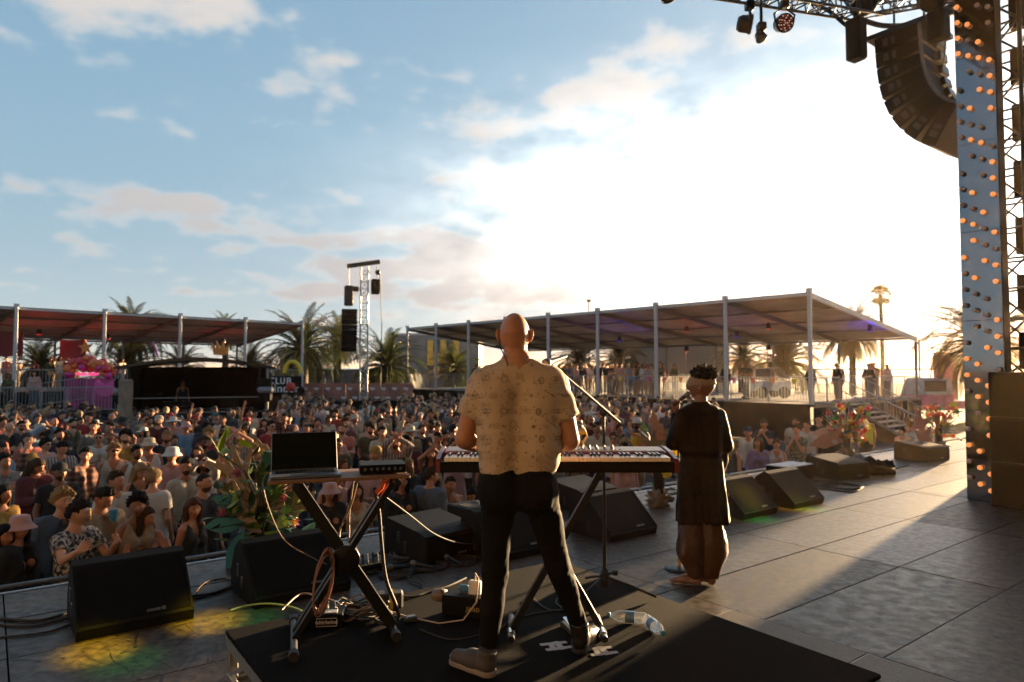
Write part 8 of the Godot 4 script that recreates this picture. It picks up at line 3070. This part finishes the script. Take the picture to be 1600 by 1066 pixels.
# One person. d: px, py of the face centre or a position, pose, fem, top, cloth, hair, tone, skin, hat, hat cloth, extra
func person(pos: Vector3, yaw: float, size: float, d: Dictionary, label: String, group: String) -> Node3D:
	var t := template(d.pose, d.fem)
	var o := thing("person", label, "person", pos, yaw, group)
	o.scale = Vector3(size * d.get("wide", 1.0), size, size)
	part(t.body, "body", M["skin_%d" % d.skin], o)
	part(garment(t, d.top), TOPS[d.top].replace("-", "_").replace(" ", "_"), M["cloth_" + d.cloth], o)
	if d.top != "dress": part(SH.trousers if not d.get("shorts", false) else SH.shorts, "trousers" if not d.get("shorts", false) else "shorts", M["cloth_" + d.get("legs", "charcoal")], o)
	part(SH.shoes, "shoes", M.black_rubber, o)
	var hx: Transform3D = t.head
	if d.hair != "bald": part(hair_style("short" if d.get("hat", "") and d.hair in ["curly", "quiff", "bun"] else d.hair), "hair", M["hair_" + d.tone], o, hx)
	if d.get("beard", false): part(hair_style("beard"), "beard", M["beard_%d" % d.skin], o, hx)
	if d.get("hat", ""): part(hat_style(d.hat), {"bucket": "bucket_hat", "cap": "cap", "straw": "straw_hat", "beanie": "beanie"}[d.hat], M["cloth_" + d.hatc], o, hx)
	if d.get("shades", false): part(hat_style("glasses"), "sunglasses", M.dark_lens, o, hx)
	return o

func st_of(p: Vector3) -> Vector2:
	return Vector2(cos(STAGE) * p.x - sin(STAGE) * p.z, -sin(STAGE) * p.x - cos(STAGE) * p.z)

func from_face(px: float, py: float, tmin: float) -> Array:      # where a standing person with that face stands, and how tall
	var y := 1.63
	var p := on(px, py, y)
	while st_of(p).y < tmin and y > 1.15:
		y -= 0.01
		p = on(px, py, y)
	return [flat(p), y / 1.635]

func build_crowd() -> void:
	build_people_materials()
	var placed := []
	var used := {}
	var look := Vector3(0.9, 0, -4.6)
	# people who can be told apart in the photograph: face px, py, pose, fem, top, cloth, hair, tone, skin, options, label
	var known := [
		[118, 803, "reaching out", 0, "tee", "floral", "quiff", "dark", 3, {"beard": 0}, "man in black floral shirt reaching out both arms at the barrier"],
		[97, 783, "standing", 0, "jacket", "denim", "curly", "blond", 3, {}, "person with bleached curls in denim jacket behind the floral shirt"],
		[28, 826, "looking aside", 1, "jacket", "black", "long", "dark", 1, {"hat": "bucket", "hatc": "pale pink"}, "person in pink bucket hat and glasses by the picture edge"],
		[4, 838, "standing", 1, "jacket", "charcoal", "long", "black", 2, {}, "long-haired person in dark jacket cut by the picture edge"],
		[157, 778, "looking down", 0, "jacket", "tan", "quiff", "dark", 1, {}, "dark-haired person in beige jacket looking down beside the cup"],
		[180, 752, "holding a drink", 0, "tee", "white", "short", "brown", 0, {}, "person in white t-shirt with short brown hair above the cup"],
		[226, 808, "reaching out", 1, "tube", "black", "long", "brown", 2, {}, "woman in black strapless top pointing over the barrier"],
		[300, 795, "looking aside", 1, "tank", "black", "long", "auburn", 2, {}, "woman with very long auburn hair leaning at the barrier"],
		[213, 790, "looking aside", 1, "tank", "tan", "curly", "black", 4, {}, "person with big dark curls behind the strapless top"],
		[239, 748, "looking aside", 1, "tee", "white", "bun", "blond", 3, {}, "blond person in white top looking up, hair tied back"],
		[290, 730, "looking aside", 0, "tee", "cream", "quiff", "dark", 2, {"beard": 1}, "bearded man in cream t-shirt gazing to the side"],
		[219, 735, "looking down", 1, "tank", "black", "long", "blond", 1, {}, "blond woman in black tank top looking down"],
		[317, 755, "standing", 0, "tee", "charcoal", "buzz", "dark", 0, {"beard": 1}, "balding man behind the leafy display's left edge"],
		[268, 712, "looking aside", 0, "tee", "pale pink", "short", "brown", 1, {"hat": "bucket", "hatc": "white"}, "person in white bucket hat, the one nearer the stage"],
		[232, 696, "looking aside", 0, "tank", "white", "short", "brown", 2, {"hat": "bucket", "hatc": "cream"}, "person in cream bucket hat and white tank top"],
		[213, 708, "standing", 0, "tank", "white", "short", "black", 4, {"beard": 1}, "bearded person in white tank top beside the bucket hats"],
		[178, 705, "standing", 0, "tank", "cream", "curly", "blond", 1, {"shades": 1}, "fair-curled person in cream tank top with sunglasses"],
		[132, 712, "looking aside", 0, "shirt", "plaid", "short", "dark", 1, {}, "person in open brown plaid shirt over black"],
		[92, 738, "standing", 0, "tee", "black", "short", "black", 4, {"hat": "cap", "hatc": "black", "beard": 1}, "bearded person in black flat cap and black t-shirt"],
		[95, 700, "looking down", 0, "shirt", "striped", "short", "dark", 0, {}, "person in striped shirt with head bowed"],
		[55, 728, "looking down", 1, "jacket", "maroon", "wavy", "brown", 1, {}, "brown wavy-haired woman in maroon jacket looking down"],
		[8, 722, "holding a drink", 0, "shirt", "zebra", "short", "dark", 1, {}, "person in zebra print shirt holding a drink"],
		[44, 688, "looking aside", 0, "tee", "coral", "buzz", "brown", 0, {}, "person with cropped hair in coral polo t-shirt"],
		[33, 666, "holding a drink", 0, "shirt", "charcoal", "short", "dark", 1, {"shades": 1, "beard": 1}, "bearded person in sunglasses below the landing fence"],
		[85, 660, "standing", 0, "tee", "black", "bald", "dark", 1, {}, "bald person in black t-shirt below the landing"],
		[92, 680, "standing", 0, "jacket", "navy", "short", "black", 1, {"beard": 1}, "bearded person in navy jacket and pale shirt"],
		[172, 668, "looking aside", 0, "tee", "white", "short", "dark", 1, {}, "person in white t-shirt seen beside the tan pillar"],
		[225, 655, "standing", 0, "jacket", "tan", "short", "brown", 0, {}, "person in tan jacket standing before the booth's near end"],
		[290, 668, "standing", 0, "sweater", "sky blue", "short", "brown", 0, {"hat": "bucket", "hatc": "pale pink"}, "person in pink bucket hat before the mixing booth"],
		[304, 656, "standing", 0, "tee", "black", "short", "dark", 0, {"hat": "cap", "hatc": "red", "shades": 1}, "person in red cap and sunglasses before the booth"],
		[336, 652, "standing", 0, "jacket", "navy", "short", "dark", 0, {"hat": "beanie", "hatc": "teal"}, "person in teal beanie and navy jacket"],
		[348, 657, "standing", 0, "tank", "hi-vis yellow", "short", "dark", 1, {}, "person in hi-vis yellow vest behind the teal beanie"],
		[385, 660, "standing", 0, "tee", "white", "short", "dark", 0, {"hat": "cap", "hatc": "red", "beard": 1}, "bearded person in white t-shirt and red cap"],
		[322, 667, "standing", 0, "jacket", "charcoal", "short", "dark", 1, {}, "person in charcoal jacket with hands low before booth"],
		[451, 656, "standing", 0, "shirt", "pale pink", "short", "dark", 1, {}, "person in pale pink shirt behind the laptop screen"],
		[529, 644, "looking down", 0, "tee", "black", "bald", "dark", 0, {}, "bald person in black t-shirt before the tower base"],
		[538, 662, "standing", 0, "tee", "magenta", "short", "dark", 1, {}, "person in bright magenta t-shirt before the tower base"],
		[554, 656, "standing", 0, "tee", "cream", "short", "dark", 1, {"hat": "straw", "hatc": "cream"}, "person in cream straw hat right of the tower base"],
		[527, 696, "standing", 0, "tee", "olive", "short", "black", 2, {"shades": 1}, "black-haired person in sunglasses at the laptop's right edge"],
		[514, 770, "looking aside", 1, "jacket", "black", "long", "auburn", 1, {"hat": "bucket", "hatc": "pale pink"}, "person in pink bucket hat seen through the stand's legs"],
		[524, 745, "standing", 0, "tank", "pale pink", "short", "brown", 0, {}, "person in pale pink tank top below the board"],
		[556, 768, "standing", 1, "tank", "cream", "long", "brown", 1, {}, "person with bare shoulders framed by the stand's legs"],
		[627, 752, "looking aside", 1, "jacket", "black", "long", "black", 2, {}, "long-haired person in black beside the orange plug"],
		[672, 745, "looking aside", 0, "jacket", "denim", "short", "brown", 1, {}, "person in pale denim jacket turned away from the stage"],
		[676, 775, "looking down", 1, "tee", "maroon", "curly", "dark", 1, {}, "curly-haired person in maroon t-shirt leaning on barrier"],
		[703, 758, "hands at mouth", 0, "tank", "white", "short", "dark", 2, {}, "man in white tank top with hand at ear"],
		[737, 772, "looking down", 1, "tank", "black", "bun", "black", 2, {}, "dark-haired person in black beside the man's leg"],
		[659, 672, "standing", 0, "tee", "black", "short", "brown", 0, {"beard": 1}, "bearded person in black t-shirt with crossed hands"],
		[673, 710, "hands raised together", 1, "tank", "black", "long", "brown", 2, {}, "person with both hands raised together left of the keyboard"],
		[642, 652, "standing", 0, "tee", "white", "short", "dark", 0, {"hat": "cap", "hatc": "black"}, "person in white t-shirt and black cap mid crowd"],
		[641, 676, "standing", 0, "tee", "tan", "short", "brown", 1, {"hat": "straw", "hatc": "cream"}, "person in pale straw hat mid crowd"],
		[587, 710, "looking aside", 1, "sweater", "tan", "short", "auburn", 0, {"hat": "beanie", "hatc": "mustard"}, "person in mustard beanie above the audio interface"],
		[708, 672, "looking aside", 0, "tee", "grey", "short", "dark", 1, {}, "person in grey t-shirt turned toward the keyboard"],
		[905, 655, "looking aside", 0, "tee", "white", "buzz", "blond", 0, {}, "grey-haired person in white right of the man's elbow"],
		[936, 642, "looking aside", 0, "sweater", "white", "short", "dark", 1, {}, "person in white long-sleeved top left of the mic pole"],
		[933, 672, "standing", 0, "tee", "black", "bald", "dark", 0, {}, "person in black t-shirt with shaved head above the keyboard"],
		[960, 686, "hands at mouth", 0, "tee", "white", "short", "brown", 0, {"shades": 1}, "clapping person in sunglasses just above the keyboard"],
		[976, 692, "looking down", 1, "tank", "coral", "long", "blond", 0, {}, "blond person in coral top above the keyboard's right half"],
		[1008, 645, "standing", 0, "sweater", "coral", "short", "black", 4, {"hat": "cap", "hatc": "pale pink", "beard": 1}, "bearded person in coral top and pink cap before terrace skirt"],
		[996, 652, "looking aside", 0, "tee", "sky blue", "short", "dark", 1, {}, "person in blue t-shirt beside the coral top"],
		[1169, 676, "standing", 0, "tee", "white", "short", "dark", 1, {"hat": "cap", "hatc": "navy"}, "person in white t-shirt and navy cap right of the singer"],
		[1194, 663, "hands at mouth", 0, "tee", "navy", "short", "dark", 2, {"hat": "cap", "hatc": "black"}, "person in navy t-shirt and cap clasping hands at mouth"],
		[1184, 692, "looking aside", 1, "sweater", "lilac", "long", "brown", 0, {}, "long-haired person in lilac top right of the singer"],
		[1214, 694, "holding a drink", 1, "tank", "white", "bun", "brown", 1, {}, "person in white tank top with hair tied up"],
		[1147, 695, "looking aside", 1, "tank", "charcoal", "long", "blond", 0, {}, "blond person half hidden behind the singer's back"],
		[1243, 660, "looking aside", 0, "tee", "cream", "short", "dark", 0, {}, "person in cream t-shirt behind the curly-haired woman"],
		[1246, 672, "hands at mouth", 1, "dress", "green flowered", "curly", "brown", 0, {}, "curly-haired woman in green flowered dress, hands at mouth"],
		[1261, 665, "looking aside", 0, "tee", "white", "short", "dark", 0, {}, "dark-haired person in white t-shirt beside flowered dress"],
		[1280, 656, "standing", 0, "sweater", "black", "short", "brown", 0, {}, "person in black long-sleeved top before the terrace skirt"],
		[1297, 668, "looking aside", 1, "jacket", "black", "bun", "dark", 0, {}, "person in black left of the flower display"],
		[1352, 652, "looking aside", 0, "tank", "hi-vis yellow", "short", "dark", 2, {}, "steward in hi-vis yellow vest walking past the stairs"],
		[1421, 660, "looking aside", 1, "tank", "white", "wavy", "blond", 0, {}, "blond person in white top beside the stair foot"],
		[1440, 660, "standing", 0, "tee", "white", "short", "dark", 1, {}, "person in white t-shirt right of the blond one"],
		[1410, 674, "looking aside", 1, "tank", "cream", "bun", "dark", 0, {}, "person in cream top hugging a friend by the stairs"],
		[1428, 676, "looking aside", 0, "tee", "grey", "short", "dark", 1, {}, "person in grey t-shirt with back turned by the stairs"]]
	for k in known.size():
		var q: Array = known[k]
		var w := from_face(q[0], q[1], 7.95)
		var pos: Vector3 = w[0]
		var d := {"pose": q[2], "fem": q[3] == 1, "top": q[4], "cloth": q[5], "hair": q[6], "tone": q[7], "skin": q[8], "legs": ["charcoal", "denim", "black", "navy"][k % 4]}
		d.merge(q[9])
		var to := look - pos
		var turn: float = yaw_of(to) + [0.1, -0.25, 0.3, -0.1, 0.0][k % 5]
		if q[10].contains("turned") or q[10].contains("back"): turn += 2.3
		person(pos, turn, w[1], d, q[10], "people in the audience")
		placed.append(Vector2(pos.x, pos.z))
	# the rest of the standing crowd
	var r := RandomNumberGenerator.new()
	r.seed = 99
	var made := 0
	var far := []
	var cells := []
	for i in 60:
		for j in 46:
			var s := -4.0 + i * 0.86 + r.randf_range(-0.25, 0.25) + (0.43 if j % 2 else 0.0)
			var t := 8.3 + j * 0.80 + r.randf_range(-0.2, 0.2)
			cells.append(stage(s, t, 0))
	cells.sort_custom(func(a, b): return a.length_squared() < b.length_squared())
	var ta := flat(at(1268, 578, 28.0))
	var tdir := (flat(at(637, 578, 52.0)) - ta).normalized()
	var tn := Vector3(-tdir.z, 0, tdir.x)
	if tn.x < 0: tn = -tn
	for p in cells:
		var depth: float = -p.z
		var px: float = 800.0 + FOCAL * p.x / depth
		if depth < 6.6 or depth > 37.0 or px < -25.0 or px > 1120.0: continue
		if (p - ta).dot(tn) > -0.7: continue
		if px > 1045.0 and depth < 26.0 and r.randf() < 0.8: continue
		if px > 1000.0 and r.randf() < 0.45: continue
		if px < 440.0 and depth > 23.0 and px > 150.0: continue
		if px < 190.0 and depth > 27.0: continue
		if absf(px - 568.0) < 60.0 and depth > 31.0: continue
		var close := false
		for c in placed:
			if c.distance_squared_to(Vector2(p.x, p.z)) < (0.42 if depth < 16.0 else 0.30): close = true; break
		if close: continue
		placed.append(Vector2(p.x, p.z))
		if made >= 178:
			far.append(p)
			continue
		made += 1
		auto_person(p, r, used, look, px, depth)
	terrace_people(r, used)
	far_crowd(far, r)
	held_things()

func auto_person(p: Vector3, r: RandomNumberGenerator, used: Dictionary, look: Vector3, px: float, depth: float) -> void:
	var spots := [[60, "by the picture edge"], [150, "below the landing fence"], [240, "before the tan pillar"], [330, "before the booth's middle"], [420, "before the booth's far end"], [510, "behind the laptop"], [600, "right of the laptop"], [690, "left of the keyboard"], [770, "by the man's left elbow"], [880, "behind the keyboard player"], [960, "around the boom stand"], [2000, "above the keyboard's right end"]]
	var spot := ""
	for q in spots:
		if px < q[0]:
			spot = q[1]
			break
	var row := "front rows" if depth < 10.5 else ("middle rows" if depth < 16.0 else ("back rows" if depth < 24.0 else "rearmost rows"))
	var poses := ["standing", "standing", "looking aside", "looking aside", "clapping", "holding a drink", "arms folded", "one arm raised", "one arm raised", "hands at mouth", "hands raised together", "looking down"]
	var cw := ["white", "black", "black", "black", "navy", "grey", "pale pink", "olive", "maroon", "cream", "white", "mustard", "red", "denim", "tan", "sky blue", "coral", "cream", "charcoal", "pale pink", "white", "magenta", "maroon", "striped", "plaid", "floral"]
	var label := ""
	var d := {}
	for go in 40:
		var fem := r.randf() < 0.45
		var hair: String = ["long", "wavy", "long", "bun", "pony", "curly"][r.randi() % 6] if fem else ["short", "short", "quiff", "buzz", "curly", "bald", "short"][r.randi() % 7]
		d = {"pose": poses[r.randi() % poses.size()], "fem": fem, "top": (["tank", "tee", "sweater", "jacket", "dress", "tank"] if fem else ["tee", "tee", "tee", "shirt", "jacket", "tank", "sweater"])[r.randi() % (6 if fem else 7)], "cloth": cw[r.randi() % cw.size()], "hair": hair, "tone": hair_tones[[0, 0, 0, 1, 1, 2, 3, 4][r.randi() % 8]], "skin": [0, 0, 1, 1, 2, 2, 3, 3, 4, 5][r.randi() % 10], "legs": ["charcoal", "denim", "black", "navy", "tan"][r.randi() % 5]}
		if not fem and r.randf() < 0.4: d.beard = true
		if r.randf() < 0.16: d.shades = true
		if r.randf() < 0.13:
			d.hat = ["cap", "bucket", "straw", "beanie"][r.randi() % 4]
			d.hatc = ["black", "white", "cream", "red", "navy", "mustard"][r.randi() % 6]
		var hd: String = HAIRS[hair] % d.tone if hair != "bald" else HAIRS.bald
		if d.has("hat"): hd = d.hatc + " " + {"cap": "cap", "bucket": "bucket hat", "straw": "straw hat", "beanie": "beanie"}[d.hat]
		label = "person, %s %s, %s, %s %s" % [d.cloth, TOPS[d.top], hd, row, spot]
		if not used.has(label): break
	used[label] = true
	person(p, yaw_of(look - p) + r.randf_range(-0.55, 0.55), r.randf_range(0.96, 1.05) * (0.95 if d.fem else 1.02), d, label, "people in the audience")

func terrace_people(r: RandomNumberGenerator, used: Dictionary) -> void:
	var a := flat(at(1268, 578, 28.0))
	var u := (flat(at(637, 578, 52.0)) - a).normalized()
	var v := Vector3(-u.z, 0, u.x)
	if v.x < 0: v = -v
	var list := []
	for k in 46: list.append([8.5 + (k % 23) * 0.72 + r.randf_range(-0.25, 0.25), 0.75 + (k / 23) * 1.1 + r.randf_range(0, 0.7)])
	list.append_array([[0.6, 3.6], [0.9, 4.4], [0.2, 6.0], [0.4, 6.7], [1.5, 9.8], [1.1, 10.4], [2.6, 5.2], [6.2, 3.5], [5.4, 4.0], [4.6, 2.8]])
	var where := ["nearest the stairs", "second terrace bay", "third terrace bay", "fourth terrace bay", "fifth terrace bay", "sixth terrace bay", "seventh terrace bay", "farthest terrace bay"]
	for q in list:
		terrace_person(a + u * q[0] + v * q[1] + Vector3(0, 1.58, 0), r, used, "on the terrace, " + where[clampi(int(q[0] / 3.93), 0, 7)])
	var p0 := flat(at(20, 578, 35.0), 1.9)
	for q in [[10, 37.5], [25, 36.2], [55, 37.0], [78, 36.8], [84, 37.6], [92, 36.5], [100, 37.4], [107, 37.0], [118, 37.8], [190, 41.5], [420, 45.5]]:
		terrace_person(flat(at(q[0], 578, q[1]), 1.9), r, used, "under the red-lit canopy")
	terrace_person(flat(at(13, 578, 31.2), 1.12), r, used, "on the low landing by the picture edge")
	terrace_person(flat(at(54, 578, 32.2), 1.12), r, used, "on the low landing")
	terrace_person(flat(at(286, 578, 25.6), 0.91), r, used, "inside the mixing booth")

func terrace_person(p: Vector3, r: RandomNumberGenerator, used: Dictionary, where: String) -> void:
	var cw := ["white", "black", "navy", "grey", "olive", "maroon", "cream", "sky blue", "red", "denim", "tan", "charcoal", "pale pink", "black"]
	var label := ""
	var d := {}
	for go in 40:
		var fem := r.randf() < 0.5
		var hair: String = ["long", "bun", "pony", "wavy"][r.randi() % 4] if fem else ["short", "buzz", "curly", "bald"][r.randi() % 4]
		d = {"pose": ["standing", "looking aside", "holding a drink", "arms folded", "clapping"][r.randi() % 5], "fem": fem, "top": ["tee", "tank", "jacket", "sweater"][r.randi() % 4], "cloth": cw[r.randi() % cw.size()], "hair": hair, "tone": hair_tones[[0, 1, 2, 3, 4, 0][r.randi() % 6]], "skin": r.randi() % 5, "legs": ["charcoal", "denim", "tan"][r.randi() % 3]}
		label = "person, %s %s, %s, %s" % [d.cloth, TOPS[d.top], HAIRS[hair] % d.tone if hair != "bald" else HAIRS.bald, where]
		if not used.has(label): break
	used[label] = true
	person(p, yaw_of(Vector3(0.9, 0, -4.6) - p) + r.randf_range(-0.9, 0.9), r.randf_range(0.95, 1.05), d, label, "people on the terraces")

func far_crowd(spots: Array, r: RandomNumberGenerator) -> void:
	# people too far back to tell apart: one mass of simple figures
	if spots.is_empty(): return
	var fig := []
	for k in 4:
		var n := Net.new(Vector3(-0.4, 0.5, -0.3), Vector3(0.4, 1.85, 0.45), 0.04)
		var ps: Array = POSES[["standing", "clapping", "holding a drink", "looking aside"][k]]
		n.cap(Vector3(0, 1.44, 0), Vector3(0, 1.56, 0), 0.055, 0.05, 0.03)
		for s in [-1.0, 1.0]:
			n.cap(Vector3(s * 0.1, 1.36, 0), Vector3(s * 0.08, 1.0, 0), 0.105, 0.1, 0.05)
			n.cap(Vector3(s * 0.08, 1.0, 0), Vector3(s * 0.1, 0.5, 0), 0.11, 0.08, 0.05)
		n.cap(Vector3(0.185, 1.41, 0), ps[0], 0.06, 0.05, 0.02)
		n.cap(ps[0], ps[1], 0.05, 0.045, 0.02)
		n.cap(Vector3(-0.185, 1.41, 0), ps[2], 0.06, 0.05, 0.02)
		n.cap(ps[2], ps[3], 0.05, 0.045, 0.02)
		fig.append(n.geo())
	var hd := Geo.new()
	head_grid(14, 12, func(_p, _d): return 0.0, hd)
	var hr := Geo.new()
	head_grid(14, 12, func(p: Vector3, _d): return lerpf(-0.01, 0.022, smoothstep(-0.004, 0.012, p.y - p.z * 0.55 - 0.005)), hr)
	var g := Geo.new()
	var tones := [Color(0.014, 0.013, 0.013), Color(0.55, 0.45, 0.36), Color(0.06, 0.05, 0.05), Color(0.3, 0.2, 0.13), Color(0.02, 0.025, 0.05), Color(0.12, 0.02, 0.02), Color(0.4, 0.25, 0.22), Color(0.14, 0.12, 0.11)]
	for p in spots:
		var yaw := yaw_of(Vector3(0.9, 0, -4.6) - p) + r.randf_range(-0.6, 0.6)
		var sc := r.randf_range(0.93, 1.06)
		var xf := Transform3D(Basis(Vector3.UP, yaw).scaled(Vector3.ONE * sc), p)
		g.add(fig[r.randi() % 4], xf, tones[r.randi() % 8])
		var sk: Color = [Color(0.5, 0.27, 0.18), Color(0.4, 0.2, 0.12), Color(0.25, 0.12, 0.07)][r.randi() % 3]
		g.add(hd, xf * Transform3D(Basis(Vector3.UP, r.randf_range(-0.6, 0.6)), Vector3(0, 1.635, 0.02)), sk)
		g.add(hr, xf * Transform3D(Basis(), Vector3(0, 1.635, 0.02)), [Color(0.02, 0.014, 0.01), Color(0.05, 0.03, 0.02), Color(0.3, 0.18, 0.08)][r.randi() % 3])
	var m := mat("far_cloth", Color.WHITE, 0.85)
	m.vertex_color_use_as_albedo = true
	var o := MeshInstance3D.new()
	o.name = "crowd"
	o.mesh = g.mesh()
	o.material_override = m
	add_child(o)
	stuff(o, "rearmost mass of the crowd between booth, tower and terrace", "crowd")

func held_things() -> void:
	# the reaching man's cup and beer can, a few drinks in the crowd
	var g := Geo.new()
	g.lathe([Vector2(0.0, -0.05), Vector2(0.032, -0.05), Vector2(0.042, 0.055), Vector2(0.043, 0.058), Vector2(0.040, 0.052), Vector2(0.0, 0.04)], 18)
	single(g, "paper_cup", "white and blue paper cup held out at the barrier", "cup", M.cap_blue, at(177, 806, 6.75))
	g = Geo.new()
	g.lathe([Vector2(0.0, -0.06), Vector2(0.03, -0.06), Vector2(0.033, -0.05), Vector2(0.033, 0.05), Vector2(0.027, 0.06), Vector2(0.0, 0.06)], 18)
	single(g, "drink_can", "golden drink can above the floral shirt's hand", "can", M.brass, at(137, 804, 7.0))
